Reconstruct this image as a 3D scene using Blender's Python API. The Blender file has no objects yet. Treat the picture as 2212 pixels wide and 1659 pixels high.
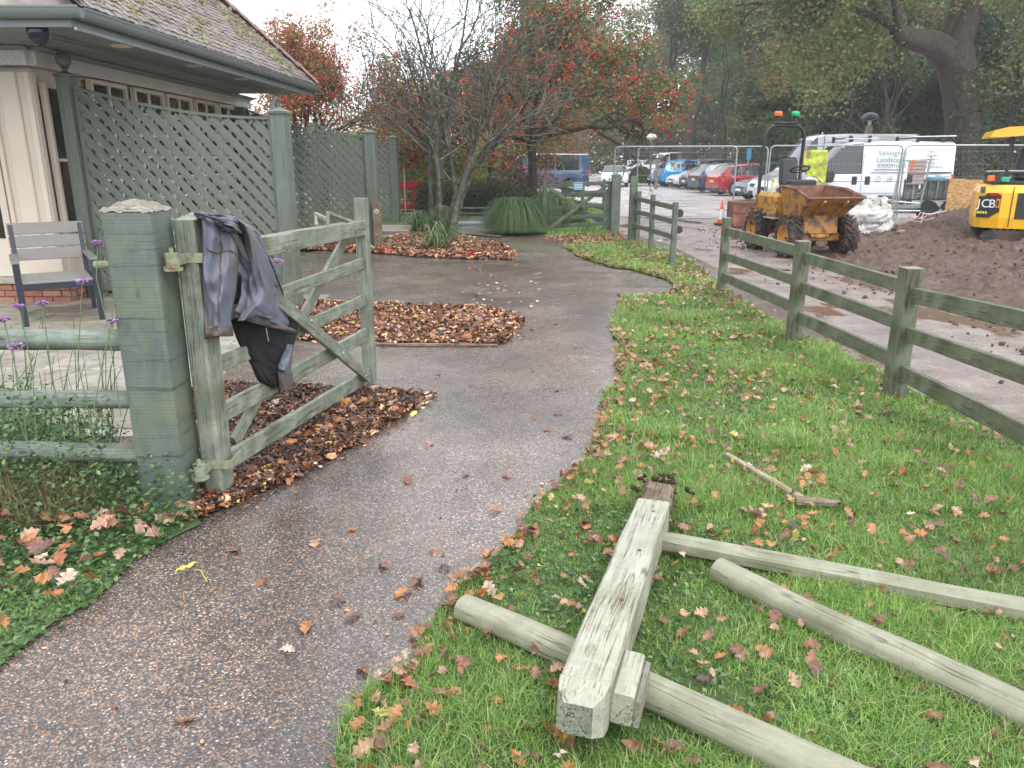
import bpy, math, random
import numpy as np
from mathutils import Vector, Matrix, noise as mnoise

sc = bpy.context.scene
# ---------------------------------------------------------------- camera
CH, PITCH, FPX = 1.65, math.radians(16.2), 1665.0
cam_d = bpy.data.cameras.new('camera'); cam = bpy.data.objects.new('camera', cam_d)
sc.collection.objects.link(cam); sc.camera = cam
cam.location = (0, 0, CH); cam.rotation_euler = (math.radians(90) - PITCH, 0, 0)
cam_d.sensor_width = 36.0; cam_d.lens = 36.0 * FPX / 2212.0
cam_d.clip_start = 0.05; cam_d.clip_end = 900
# ---------------------------------------------------------------- world (overcast)
SUN_EL, SUN_AZ = math.radians(48), math.radians(150)
world = bpy.data.worlds.new('World'); sc.world = world; world.use_nodes = True
wn, wl = world.node_tree.nodes, world.node_tree.links
wn.clear()
wout = wn.new('ShaderNodeOutputWorld'); bg = wn.new('ShaderNodeBackground'); bg.inputs[1].default_value = 0.12
sky = wn.new('ShaderNodeTexSky'); sky.sky_type = 'NISHITA'; sky.sun_disc = False
sky.sun_elevation = SUN_EL; sky.sun_rotation = SUN_AZ
tc = wn.new('ShaderNodeTexCoord'); cl = wn.new('ShaderNodeTexNoise'); cl.inputs['Scale'].default_value = 2.6; cl.inputs['Detail'].default_value = 6
crp = wn.new('ShaderNodeValToRGB'); crp.color_ramp.elements[0].position = 0.34; crp.color_ramp.elements[1].position = 0.6
crp.color_ramp.elements[0].color = (7.6, 8.0, 8.7, 1); crp.color_ramp.elements[1].color = (9.8, 9.9, 10.1, 1)
mx = wn.new('ShaderNodeMix'); mx.data_type = 'RGBA'; mx.inputs[0].default_value = 0.9
wl.new(tc.outputs['Generated'], cl.inputs['Vector']); wl.new(cl.outputs[0], crp.inputs[0])
wl.new(sky.outputs[0], mx.inputs[6]); wl.new(crp.outputs[0], mx.inputs[7])
wl.new(mx.outputs[2], bg.inputs[0]); wl.new(bg.outputs[0], wout.inputs[0])
sd = bpy.data.lights.new('sun', 'SUN'); sd.energy = 0.8; sd.angle = math.radians(25); sd.color = (1, 0.97, 0.93)
sun = bpy.data.objects.new('sun', sd); sc.collection.objects.link(sun); sun.location = (0, 0, 30)
sdir = Vector((math.sin(SUN_AZ) * math.cos(SUN_EL), math.cos(SUN_AZ) * math.cos(SUN_EL), math.sin(SUN_EL)))
sun.rotation_euler = sdir.to_track_quat('Z', 'Y').to_euler()
sc.view_settings.view_transform = 'Standard'; sc.view_settings.look = 'None'
sc.view_settings.exposure = 1.20; sc.view_settings.gamma = 1.0; sc.view_settings.use_curve_mapping = False
sc.render.engine = 'CYCLES'
sc.cycles.max_bounces = 8; sc.cycles.diffuse_bounces = 4; sc.cycles.glossy_bounces = 2
sc.cycles.transparent_max_bounces = 12; sc.cycles.transmission_bounces = 3
sc.cycles.use_denoising = True

# ---------------------------------------------------------------- geometry of the view, used only to survey the place
cp, sp = math.cos(PITCH), math.sin(PITCH)
def ray(x, y):
    a = (x - 1106) / FPX; b = -(y - 829.5) / FPX
    return (a, cp + b * sp, -sp + b * cp)
def G(x, y, z=0.0):
    r = ray(x, y); t = (z - CH) / r[2]; return Vector((r[0] * t, r[1] * t, z))
def atX(x, y, X):
    r = ray(x, y); t = X / r[0]; return Vector((X, r[1] * t, CH + r[2] * t))
def atY(x, y, Y):
    r = ray(x, y); t = Y / r[1]; return Vector((r[0] * t, Y, CH + r[2] * t))
def Zat(X, Y, y):            # height of the point above (X,Y) seen on row y
    b = -(y - 829.5) / FPX; return CH + Y * (-sp + b * cp) / (cp + b * sp)
def onplane(x, y, p, n):     # on the vertical plane through p with normal n
    r = Vector(ray(x, y)); o = Vector((0, 0, CH)); t = (Vector(p) - o).dot(n) / r.dot(n); return o + r * t

# ---------------------------------------------------------------- materials
MATS = {}
class N:
    def __init__(s, name):
        s.m = bpy.data.materials.new(name); s.m.use_nodes = True
        s.t = s.m.node_tree; s.n = s.t.nodes; s.l = s.t.links
        s.b = s.n['Principled BSDF']; MATS[name] = s.m
    def new(s, ty, **k):
        nd = s.n.new(ty)
        for a, v in k.items(): setattr(nd, a, v)
        return nd
    def link(s, a, b): s.l.new(a, b)
    def coord(s, kind='Object', scale=(1, 1, 1)):
        tcn = s.new('ShaderNodeTexCoord'); mp = s.new('ShaderNodeMapping'); mp.inputs['Scale'].default_value = scale
        if kind == 'World':
            g = s.new('ShaderNodeNewGeometry'); s.link(g.outputs['Position'], mp.inputs['Vector'])
        else: s.link(tcn.outputs[kind], mp.inputs['Vector'])
        return mp.outputs[0]
    def noise(s, vec, scale, detail=4, rough=0.55, dist=0):
        nn = s.new('ShaderNodeTexNoise'); nn.inputs['Scale'].default_value = scale; nn.inputs['Detail'].default_value = detail
        nn.inputs['Roughness'].default_value = rough; nn.inputs['Distortion'].default_value = dist
        s.link(vec, nn.inputs['Vector']); return nn.outputs[0]
    def voro(s, vec, scale, feature='F1', out='Color'):
        v = s.new('ShaderNodeTexVoronoi'); v.feature = feature; v.inputs['Scale'].default_value = scale
        s.link(vec, v.inputs['Vector']); return v.outputs[out]
    def ramp(s, fac, stops, interp='LINEAR'):
        r = s.new('ShaderNodeValToRGB'); r.color_ramp.interpolation = interp
        el = r.color_ramp.elements
        while len(el) < len(stops): el.new(0.5)
        for e, (p, c) in zip(el, stops):
            e.position = p; e.color = (c[0], c[1], c[2], 1) if isinstance(c, (tuple, list)) else (c, c, c, 1)
        s.link(fac, r.inputs[0]); return r.outputs[0]
    def mix(s, fac, a, b, blend='MIX'):
        m = s.new('ShaderNodeMix', data_type='RGBA', blend_type=blend)
        for v, i in ((fac, 0), (a, 6), (b, 7)):
            if isinstance(v, (int, float)): m.inputs[i].default_value = v if i == 0 else (v, v, v, 1)
            elif isinstance(v, (tuple, list)): m.inputs[i].default_value = (*v[:3], 1)
            else: s.link(v, m.inputs[i])
        return m.outputs[2]
    def math(s, op, a, b=0.0):
        m = s.new('ShaderNodeMath', operation=op)
        for v, i in ((a, 0), (b, 1)):
            if isinstance(v, (int, float)): m.inputs[i].default_value = v
            else: s.link(v, m.inputs[i])
        return m.outputs[0]
    def rand(s):
        g = s.new('ShaderNodeNewGeometry'); o = s.new('ShaderNodeObjectInfo')
        return s.math('FRACT', s.math('ADD', g.outputs['Random Per Island'], o.outputs['Random']))
    def bump(s, h, strength=0.4, dist=0.01):
        b = s.new('ShaderNodeBump'); b.inputs['Strength'].default_value = strength; b.inputs['Distance'].default_value = dist
        s.link(h, b.inputs['Height']); s.link(b.outputs[0], s.b.inputs['Normal'])
    def col(s, c):
        if isinstance(c, (tuple, list)): s.b.inputs['Base Color'].default_value = (*c[:3], 1)
        else: s.link(c, s.b.inputs['Base Color'])
    def rough(s, r):
        if isinstance(r, (int, float)): s.b.inputs['Roughness'].default_value = r
        else: s.link(r, s.b.inputs['Roughness'])
    def done(s): return s.m

def simple(name, c, rough=0.6, metal=0.0, var=0.18, scale=6, bump=0.1, coat=0, dirt=None, dscale=3, dlo=.5, dhi=.62):
    n = N(name); v = n.coord('Object')
    nz = n.noise(v, scale, 5)
    lo = tuple(x * (1 - var) for x in c); hi = tuple(min(1, x * (1 + var)) for x in c)
    cc = n.ramp(nz, [(0.3, lo), (0.7, hi)])
    if dirt:
        d = n.ramp(n.noise(v, dscale, 8, .68), [(dlo, 0), (dhi, 1)])
        cc = n.mix(d, cc, dirt)
    n.col(cc); n.b.inputs['Metallic'].default_value = metal
    n.rough(n.ramp(n.noise(v, scale * 3, 3), [(0.3, max(0, rough - .08)), (0.7, min(1, rough + .08))]))
    if coat: n.b.inputs['Coat Weight'].default_value = coat; n.b.inputs['Coat Roughness'].default_value = 0.06
    if bump: n.bump(n.noise(v, scale * 8, 4), bump, 0.004)
    return n.done()

def wood(name, c, grain=(0.10, 0.10, 0.08), peel=0.5, pale=None, algae=None, rough=0.62, saw=False, scale=1.0):
    """painted timber, grain along the local X axis"""
    n = N(name)
    g = n.coord('Object', (0.9 * scale, 14 * scale, 14 * scale)); gf = n.coord('Object', (2.0 * scale, 60 * scale, 60 * scale)); o = n.coord('Object')
    streak = n.noise(g if not saw else n.coord('Object', (2, 5, 5)), 3.0, 6, .6, .3); fine = n.noise(gf, 2.0, 5, .6)
    cc = n.ramp(streak, [(0.3, tuple(x * .8 for x in c)), (0.7, tuple(min(1, x * 1.18) for x in c))])
    if pale:
        pf = n.ramp(n.noise(o, 5, 6, .65), [(0.42, 0), (0.62, 1)]); cc = n.mix(pf, cc, pale)
    if algae:
        af = n.ramp(n.noise(o, 3.2, 7, .7), [(0.46, 0), (0.68, 0.85)]); cc = n.mix(af, cc, algae)
    pk = n.math('MULTIPLY', n.ramp(fine, [(0.50, 0), (0.62, 1)]), n.ramp(n.noise(o, 7, 5, .7), [(peel - .1, 0), (peel + .1, 1)]))
    cc = n.mix(pk, cc, grain)
    sp_ = n.ramp(n.noise(o, 45, 4, .7), [(0.62, 0), (0.74, .55)]); cc = n.mix(sp_, cc, tuple(x * .6 for x in grain))
    cn = n.math('ABSOLUTE', n.math('SUBTRACT', n.noise(n.coord('Object', (.55 * scale, 13 * scale, 13 * scale)), 1.7, 3, .6, .25), .5))
    ck = n.math('MULTIPLY', n.ramp(cn, [(.004, 1), (.016, 0)]) if not saw else n.ramp(cn, [(.001, .6), (.004, 0)]), n.ramp(n.noise(o, 1.9, 4, .6), [(.46, 0), (.58, .7)])); cc = n.mix(ck, cc, tuple(x * .35 for x in grain))
    kd = n.voro(n.coord('Object', (3.2, 8, 8)), 1.0, 'F1', 'Distance'); kn = n.ramp(kd, [(.05, .8), (.13, 0)]); cc = n.mix(kn, cc, tuple(x * .7 for x in grain))
    h = n.math('SUBTRACT', n.math('SUBTRACT', n.math('MULTIPLY', fine, .6), n.math('MULTIPLY', pk, .5)), n.math('MULTIPLY', ck, 1.5))
    if saw:
        sv = n.coord('Object', (1, 0.1, 0.1)); w = n.new('ShaderNodeTexWave'); w.wave_type = 'BANDS'; w.bands_direction = 'X'
        w.inputs['Scale'].default_value = 20; w.inputs['Distortion'].default_value = 3.5; w.inputs['Detail'].default_value = 3; w.inputs['Detail Scale'].default_value = 1.2
        n.link(sv, w.inputs['Vector']); cr = n.ramp(w.outputs[1], [(0.0, .62), (0.35, 1)])
        crk = n.ramp(n.noise(n.coord('Object', (30, 1.6, 1.6)), 1.0, 5, .65), [(0.57, 1), (0.66, .55)])
        cr = n.mix(.55, cr, (1, 1, 1)); cc = n.mix(1.0, cc, n.mix(1.0, cr, crk, 'MULTIPLY'), 'MULTIPLY')
        h = n.math('ADD', h, n.math('MULTIPLY', crk, .6))
    n.col(cc); n.rough(rough); n.bump(h, .55, .006); return n.done()

def leafmat(name, stops, rough=0.5, trans=0.25, interp='LINEAR', tone=None, tr=(.55, 1.35)):
    n = N(name); r = n.rand(); c = n.ramp(r, stops, interp)
    if tone:
        v = n.coord('World'); f = n.noise(v, tone, 4); c = n.mix(1.0, c, n.ramp(f, [(0.32, tr[0]), (0.68, tr[1])]), 'MULTIPLY')
    n.col(c); n.rough(rough)
    if trans:
        tb = n.new('ShaderNodeBsdfTranslucent'); n.link(c, tb.inputs[0]); ms = n.new('ShaderNodeMixShader'); ms.inputs[0].default_value = trans
        out = n.n['Material Output']; n.link(n.b.outputs[0], ms.inputs[1]); n.link(tb.outputs[0], ms.inputs[2]); n.link(ms.outputs[0], out.inputs[0])
    return n.done()

SAGE = (0.112, 0.142, 0.124)
wood('paint_post', SAGE, grain=(.09, .09, .07), peel=.62, algae=(.17, .19, .11), saw=True)
wood('paint_gate', (0.160, 0.193, 0.155), grain=(0.082, 0.073, 0.058), peel=.50, pale=(0.270, 0.286, 0.229), algae=(0.094, 0.102, 0.058))
wood('paint_rail', (0.134, 0.171, 0.139), grain=(0.084, 0.072, 0.059), peel=.48, pale=(0.218, 0.259, 0.218), algae=(0.084, 0.088, 0.050))
wood('paint_trellis', (0.116, 0.139, 0.118), peel=.72, algae=(0.101, 0.112, 0.081))
wood('paint_fence', (0.109, 0.121, 0.078), grain=(0.047, 0.052, 0.027), peel=.55, algae=(0.064, 0.071, 0.030), pale=(0.156, 0.175, 0.123))
wood('paint_far', (0.119, 0.145, 0.119), grain=(0.062, 0.062, 0.044), peel=.55, algae=(0.066, 0.075, 0.040))
wood('old_post', (0.320, 0.325, 0.254), grain=(0.120, 0.099, 0.063), peel=.50, pale=(0.400, 0.400, 0.324), algae=(0.224, 0.230, 0.155))
wood('old_rail', (0.245, 0.244, 0.172), grain=(0.126, 0.111, 0.073), peel=.70, pale=(0.312, 0.309, 0.229), algae=(0.177, 0.180, 0.111))
wood('grey_wood', (0.192, 0.176, 0.144), grain=(0.072, 0.064, 0.048), peel=.5, pale=(0.272, 0.256, 0.216))
wood('end_grain', (.15, .17, .13), grain=(.05, .05, .035), peel=.4, pale=(.24, .27, .21), rough=.9)
wood('brown_wood', (.16, .11, .07), grain=(.06, .045, .03), peel=.5, pale=(.24, .19, .14))
wood('rot_wood', (.10, .07, .045), grain=(.02, .015, .01), peel=.42, pale=(.22, .17, .12), rough=.9)
wood('handle_wood', (.30, .22, .15), grain=(.12, .08, .05), peel=.55, pale=(.36, .30, .22))
simple('cream', (.62, .54, .45), .5, var=.05, scale=1, dirt=(.50, .43, .35), dlo=.6, dhi=.8)
n = N('render_dash'); v = n.coord('World'); nz = n.noise(v, 45, 6, .7)
n.col(n.ramp(nz, [(.3, (.42, .41, .40)), (.5, (.72, .71, .69)), (.8, (.80, .79, .77))])); n.rough(.9); n.bump(nz, 1.0, .02); n.done()
simple('soffit_paint', (.19, .212, .218), .42, var=.08, scale=1.5, bump=.03)
simple('gutter_paint', (.14, .16, .155), .30, var=.03, scale=.4, bump=0)
simple('downlight', (.62, .58, .44), .4, var=.03)
simple('dark_dome', (.02, .02, .045), .12, var=.05, bump=0)
n = N('window_glass'); v = n.coord('World'); nz = n.noise(v, 1.3, 3)
n.col(n.ramp(nz, [(.3, (.012, .014, .012)), (.7, (.05, .05, .04))])); n.rough(.04); n.b.inputs['Specular IOR Level'].default_value = .7; n.done()
n = N('car_glass'); n.col((.018, .022, .024)); n.rough(.05); n.b.inputs['Specular IOR Level'].default_value = .8; n.done()
# roof tiles
n = N('roof_tile'); v = n.coord('World'); r = n.rand()
c = n.ramp(r, [(0, (.105, .078, .075)), (.35, (.16, .125, .125)), (.7, (.20, .165, .17)), (1, (.24, .19, .16))])
d = n.ramp(n.noise(v, 9, 7, .7), [(.48, 0), (.66, .9)]); c = n.mix(d, c, (.26, .25, .21))
d = n.ramp(n.noise(v, 3.5, 7, .75), [(.52, 0), (.64, .85)]); c = n.mix(d, c, (.15, .15, .07)); n.col(c); n.rough(.75); n.bump(n.noise(v, 60, 4), .6, .01); n.done()
n = N('hip_tile'); v = n.coord('World'); r = n.rand(); c = n.ramp(r, [(0, (.18, .10, .09)), (1, (.27, .165, .145))])
c = n.mix(n.ramp(n.noise(v, 12, 6, .7), [(.45, 0), (.65, .8)]), c, (.26, .23, .20)); n.col(c); n.rough(.8); n.bump(n.noise(v, 50, 4), .5, .01); n.done()
leafmat('moss_lump', [(0, (.10, .10, .035)), (.5, (.20, .20, .08)), (1, (.28, .26, .15))], .95, 0)
n = N('brick'); v = n.coord('World'); r = n.rand(); c = n.ramp(r, [(0, (.22, .075, .05)), (.5, (.32, .12, .075)), (1, (.38, .17, .11))])
c = n.mix(n.ramp(n.noise(v, 25, 6, .7), [(.5, 0), (.7, .7)]), c, (.36, .26, .20)); n.col(c); n.rough(.85); n.bump(n.noise(v, 80, 4), .5, .008); n.done()
simple('mortar', (.33, .30, .26), .95, var=.2, scale=20, bump=.4)
n = N('slab'); v = n.coord('World'); r = n.rand(); c = n.ramp(r, [(0, (.27, .24, .19)), (.5, (.33, .30, .25)), (1, (.38, .355, .31))])
c = n.mix(n.ramp(n.noise(v, 6, 7, .72), [(.45, 0), (.62, .75)]), c, (.15, .145, .115)); n.col(c)
n.rough(n.ramp(n.noise(v, 3, 4), [(.4, .28), (.6, .55)])); n.bump(n.noise(v, 40, 5), .3, .006); n.done()
# resin bound gravel path
n = N('path_gravel'); v = n.coord('World')
c1 = n.voro(v, 150); v1 = n.new('ShaderNodeSeparateColor'); n.link(c1, v1.inputs[0])
stone = n.ramp(v1.outputs[0], [(0, (.035, .031, .034)), (.28, (.075, .066, .068)), (.48, (.13, .115, .115)), (.64, (.21, .18, .17)), (.77, (.33, .23, .15)), (.84, (.42, .23, .11)), (.93, (.50, .45, .40)), (.985, (.66, .64, .61))], 'CONSTANT')
edge = n.ramp(n.voro(v, 150, 'F1', 'Distance'), [(.34, 1), (.66, .42)])
cc = n.mix(1.0, stone, edge, 'MULTIPLY')
big = n.ramp(n.noise(v, 1.1, 6, .68), [(.32, .72), (.68, 1.48)]); cc = n.mix(1.0, cc, big, 'MULTIPLY')
tint = n.ramp(n.noise(v, .7, 4), [(.40, (1.16, .99, .88)), (.62, (1.03, 1.0, .98))]); cc = n.mix(1.0, cc, tint, 'MULTIPLY')
cc = n.mix(.20, cc, n.mix(1.0, (.18, .16, .155), big, 'MULTIPLY')); cc = n.mix(1.0, cc, n.ramp(n.noise(v, .45, 5, .6), [(.36, .52), (.6, 1.05)]), 'MULTIPLY'); cc = n.mix(n.ramp(n.noise(v, 2.3, 9, .8), [(.60, 0), (.66, .5)]), cc, (.035, .03, .03))
# moss film in the shaded side paths
sx = n.new('ShaderNodeSeparateXYZ'); n.link(v, sx.inputs[0])
mossx = n.math('MULTIPLY', n.ramp(n.math('DIVIDE', n.math('MULTIPLY', sx.outputs[0], -1), 3.0), [(.10, 0), (.36, 1)]), n.ramp(n.math('DIVIDE', sx.outputs[1], 20.0), [(.235, 0), (.26, 1), (.45, .75), (.8, 1)]))
ml = n.math('ABSOLUTE', n.math('ADD', n.math('ADD', sx.outputs[1], n.math('MULTIPLY', sx.outputs[0], .5)), -15.66)); ml = n.math('MULTIPLY', n.ramp(n.math('DIVIDE', ml, 2.0), [(.12, 1), (.50, 0)]), n.ramp(n.math('DIVIDE', n.math('ADD', sx.outputs[0], 4.0), 8.0), [(.55, 1), (.68, 0)]))
mf = n.math('MAXIMUM', n.math('MULTIPLY', n.ramp(n.noise(v, 4.5, 8, .75), [(.54, 0), (.63, 1)]), mossx), n.ramp(n.math('ADD', ml, n.noise(v, 3.5, 8, .75)), [(.95, 0), (1.15, .55)]))
cc = n.mix(mf, cc, n.ramp(n.noise(v, 22, 6, .8), [(.35, (.03, .045, .010)), (.65, (.12, .15, .025))]))
n.col(cc)
wet = n.ramp(n.noise(v, 1.6, 5, .65), [(.38, .12), (.62, .36)]); n.rough(n.math('ADD', wet, n.math('MULTIPLY', mf, .4)))
n.bump(n.math('ADD', n.math('MULTIPLY', edge, 1.0), n.math('MULTIPLY', n.noise(v, 260, 2), .4)), .42, .003); n.link(n.ramp(n.noise(v, .8, 6, .7), [(.36, .15), (.6, .65)]), n.b.inputs['Coat Weight']); n.b.inputs['Coat Roughness'].default_value = .24; n.done()
n = N('moss_ground'); v = n.coord('World'); c = n.ramp(n.noise(v, 7, 8, .75), [(.3, (.06, .055, .03)), (.48, (.085, .105, .02)), (.75, (.14, .18, .03))]); n.col(c); n.rough(.9); n.bump(n.noise(v, 60, 6, .8), .9, .02); n.done()
n = N('lawn_soil'); v = n.coord('World'); c = n.ramp(n.noise(v, 8, 8, .7), [(.35, (.045, .065, .02)), (.6, (.075, .13, .032))]); n.col(c); n.rough(.95); n.bump(n.noise(v, 60, 5), .6, .02); n.done()
n = N('bed_soil'); v = n.coord('World'); c = n.ramp(n.noise(v, 14, 8, .75), [(.3, (.018, .010, .006)), (.55, (.05, .026, .015)), (.8, (.10, .055, .03))]); n.col(c); n.rough(.75); n.bump(n.noise(v, 50, 6, .75), 1, .02); n.done()
n = N('far_ground'); v = n.coord('World'); c = n.ramp(n.noise(v, .6, 8, .7), [(.3, (.035, .035, .018)), (.7, (.07, .08, .03))]); n.col(c); n.rough(.95); n.done()
# mud, track and car park
n = N('mud'); v = n.coord('World')
c = n.ramp(n.noise(v, 5, 9, .72), [(.28, (.050, .029, .022)), (.5, (.115, .068, .050)), (.72, (.20, .128, .10))])
c = n.mix(n.ramp(n.noise(v, .5, 5), [(.5, 0), (.68, .7)]), c, (.135, .072, .048))
n.col(c); n.rough(n.ramp(n.noise(v, 2.2, 6, .7), [(.36, .34), (.6, .78)])); n.bump(n.noise(v, 24, 9, .8), 1.0, .035); n.done()
n = N('track_tarmac'); v = n.coord('World')
c = n.ramp(n.noise(v, 2.2, 9, .74), [(.30, (.135, .108, .10)), (.5, (.245, .20, .185)), (.68, (.36, .305, .285))])
spk = n.ramp(n.noise(v, 42, 5, .75), [(.56, 0), (.64, .85)]); c = n.mix(spk, c, (.075, .048, .04))
pud = n.ramp(n.noise(n.coord('World', (1, .55, 1)), 1.15, 4, .55), [(.56, 0), (.60, 1)])
c = n.mix(n.math('MULTIPLY', pud, .8), c, (.17, .105, .065)); n.col(c)
n.rough(n.mix(pud, n.ramp(n.noise(v, 1.5, 6, .7), [(.35, .16), (.65, .5)]), .04))
n.bump(n.math('MULTIPLY', n.noise(v, 30, 7, .8), n.math('SUBTRACT', 1.0, pud)), .7, .02); n.done()
n = N('car_park_gravel'); v = n.coord('World')
c = n.ramp(n.noise(v, 1.1, 10, .78), [(.30, (.22, .18, .175)), (.5, (.44, .395, .385)), (.68, (.62, .58, .57))])
c = n.mix(n.ramp(n.noise(v, 11, 6, .8), [(.57, 0), (.66, .6)]), c, (.13, .085, .07)); n.col(c)
n.rough(n.ramp(n.noise(v, .9, 6, .7), [(.36, .18), (.62, .6)])); n.bump(n.noise(v, 14, 8, .8), .4, .02); n.done()
n = N('brick_paving'); v = n.coord('World'); bt = n.new('ShaderNodeTexBrick'); bt.inputs['Scale'].default_value = 5
bt.inputs['Color1'].default_value = (.16, .135, .12, 1); bt.inputs['Color2'].default_value = (.11, .10, .09, 1); bt.inputs['Mortar'].default_value = (.05, .06, .03, 1)
n.link(v, bt.inputs['Vector']); n.col(bt.outputs[0]); n.rough(.7); n.done()
# foliage
GRASS = [(0, (0.088, 0.161, 0.035)), (.3, (0.149, 0.270, 0.051)), (.6, (0.218, 0.380, 0.079)), (.85, (0.332, 0.513, 0.134)), (.93, (0.473, 0.528, 0.205)), (1, (0.594, 0.455, 0.267))]
leafmat('grass_blade', GRASS, .40, .38, tone=1.2, tr=(.82, 1.28))
leafmat('grass_dry', [(0, (.10, .10, .035)), (.5, (.22, .17, .08)), (1, (.34, .26, .14))], .7, .2)
leafmat('oak_leaf', [(0, (.20, .085, .05)), (.16, (.29, .14, .08)), (.34, (.38, .22, .15)), (.46, (.42, .25, .155)), (.54, (.40, .17, .06)), (.74, (.16, .075, .055)), (.84, (.50, .37, .28)), (.90, (.33, .12, .045)), (.955, (.40, .34, .09)), (.975, (.09, .05, .045))], .30, .12, 'CONSTANT', tone=38)
leafmat('mulch', [(0, (0.055, 0.025, 0.015)), (.25, (0.128, 0.048, 0.026)), (.45, (0.237, 0.096, 0.044)), (.62, (0.365, 0.149, 0.068)), (.74, (0.620, 0.280, 0.130)), (.82, (0.766, 0.489, 0.274)), (.93, (0.101, 0.053, 0.032)), (.985, (0.601, 0.577, 0.113))], .40, .05, 'CONSTANT')
leafmat('bark_chip', [(0, (.022, .011, .008)), (.35, (.06, .026, .016)), (.65, (.11, .05, .03)), (.85, (.18, .09, .055)), (.95, (.05, .04, .03))], .45, 0, 'CONSTANT')
leafmat('ground_ivy', [(0, (0.024, 0.072, 0.023)), (.4, (0.047, 0.111, 0.036)), (.75, (0.101, 0.189, 0.058)), (1, (0.203, 0.286, 0.117))], .45, .2)
leafmat('oak_crown', [(0, (0.071, 0.103, 0.039)), (.35, (0.103, 0.144, 0.055)), (.6, (0.144, 0.187, 0.066)), (.90, (0.213, 0.225, 0.075)), (.97, (0.297, 0.220, 0.072)), (1, (0.347, 0.206, 0.072))], .5, .4, tone=.45)
leafmat('understorey_leaf', [(0, (0.102, 0.137, 0.061)), (.5, (0.137, 0.178, 0.077)), (.88, (0.185, 0.214, 0.088)), (1, (0.238, 0.202, 0.088))], .5, .4, tone=.4)
leafmat('oak_crown_dark', [(0, (0.052, 0.086, 0.044)), (.5, (0.085, 0.130, 0.062)), (.85, (0.124, 0.176, 0.075)), (1, (0.195, 0.195, 0.085))], .5, .4, tone=.4)
leafmat('oak_crown_gold', [(0, (0.094, 0.105, 0.042)), (.35, (0.149, 0.149, 0.055)), (.65, (0.220, 0.182, 0.061)), (1, (0.308, 0.209, 0.072))], .5, .4, tone=.5)
leafmat('autumn_crown', [(0, (.10, .14, .045)), (.22, (.17, .20, .055)), (.40, (.30, .23, .065)), (.58, (.42, .22, .07)), (.74, (.42, .12, .07)), (.88, (.36, .08, .07)), (1, (.22, .22, .09))], .5, .4)
leafmat('haw_crown', [(0, (0.062, 0.106, 0.036)), (.35, (0.095, 0.157, 0.050)), (.62, (0.157, 0.190, 0.062)), (.78, (0.291, 0.202, 0.056)), (.88, (0.291, 0.101, 0.050)), (.93, (0.538, 0.403, 0.078)), (.97, (0.078, 0.123, 0.045))], .45, .35, 'CONSTANT')
leafmat('berry', [(0, (.40, .012, .015)), (.6, (.55, .03, .02)), (1, (.62, .09, .025))], .25, 0)
leafmat('shrub_light', [(0, (.07, .12, .02)), (.5, (.13, .20, .03)), (1, (.24, .30, .05))], .5, .35)
leafmat('shrub_dark', [(0, (.018, .035, .014)), (.6, (.035, .055, .02)), (1, (.08, .06, .02))], .5, .2)
leafmat('hedge_leaf', [(0, (.03, .06, .02)), (.6, (.05, .095, .03)), (1, (.09, .14, .04))], .5, .2)
leafmat('strap_leaf', [(0, (.05, .11, .035)), (.5, (.09, .17, .055)), (.9, (.18, .24, .09)), (1, (.30, .28, .12))], .4, .25)
leafmat('tuft_leaf', [(0, (.035, .08, .022)), (.5, (.06, .125, .035)), (.9, (.11, .17, .05)), (1, (.24, .20, .08))], .4, .25)
leafmat('pink_bloom', [(0, (.50, .27, .30)), (1, (.66, .44, .44))], .6, .3)
leafmat('purple_bloom', [(0, (.26, .11, .34)), (.5, (.40, .21, .46)), (1, (.58, .38, .60))], .6, .3)
n = N('stem_green'); n.col((.09, .15, .06)); n.rough(.5); n.done()
def barkm(name, a, b, lichen=None):
    n = N(name); v = n.coord('World', (1, 1, .35)); nz = n.noise(v, 14, 8, .7)
    c = n.ramp(nz, [(.35, a), (.65, b)])
    if lichen: c = n.mix(n.ramp(n.noise(n.coord('World'), 9, 6, .7), [(.50, 0), (.62, .9)]), c, lichen)
    n.col(c); n.rough(.85); n.bump(nz, .9, .03); n.done()
simple('pale_lath', (.24, .245, .21), .6, var=.2, scale=5)
barkm('bark_oak', (.024, .018, .016), (.075, .057, .048))
barkm('bark_dark', (.018, .014, .012), (.05, .04, .033))
barkm('bark_lichen', (.035, .035, .028), (.09, .09, .07), (.13, .16, .11))
barkm('bark_twig', (.07, .065, .055), (.13, .12, .10), (.19, .22, .16))
# manufactured
simple('galv', (.33, .35, .36), .42, .75, var=.15, scale=9, bump=.05)
simple('iron_painted', (.23, .26, .18), .5, .0, var=.2, scale=20, dirt=(.17, .09, .045), dscale=22, dlo=.52, dhi=.66, bump=.3)
simple('chair_frame', (.022, .026, .040), .35, var=.1)
simple('chair_slat', (.19, .172, .162), .5, var=.06, scale=8)
simple('chair_seat', (.22, .225, .20), .45, var=.12, scale=10)
simple('black_plastic', (.02, .02, .022), .5, var=.2)
simple('black_rubber', (.022, .020, .019), .85, var=.3, scale=10, bump=.3, dirt=(.085, .055, .042), dscale=6, dlo=.42, dhi=.6)
simple('tyre', (.02, .02, .021), .8, var=.2)
simple('rim', (.42, .43, .45), .3, .6, var=.1)
simple('rust_skip', (.20, .085, .045), .75, var=.35, scale=7, bump=.35, dirt=(.10, .055, .04), dscale=5, dlo=.42, dhi=.6)
simple('rust_red', (.15, .055, .035), .7, var=.3, scale=5, bump=.3, dirt=(.24, .13, .08), dscale=5)
simple('dumper_yellow', (.52, .25, .035), .5, var=.12, scale=4, bump=.15, dirt=(.12, .072, .048), dscale=7, dlo=.48, dhi=.60)
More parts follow.
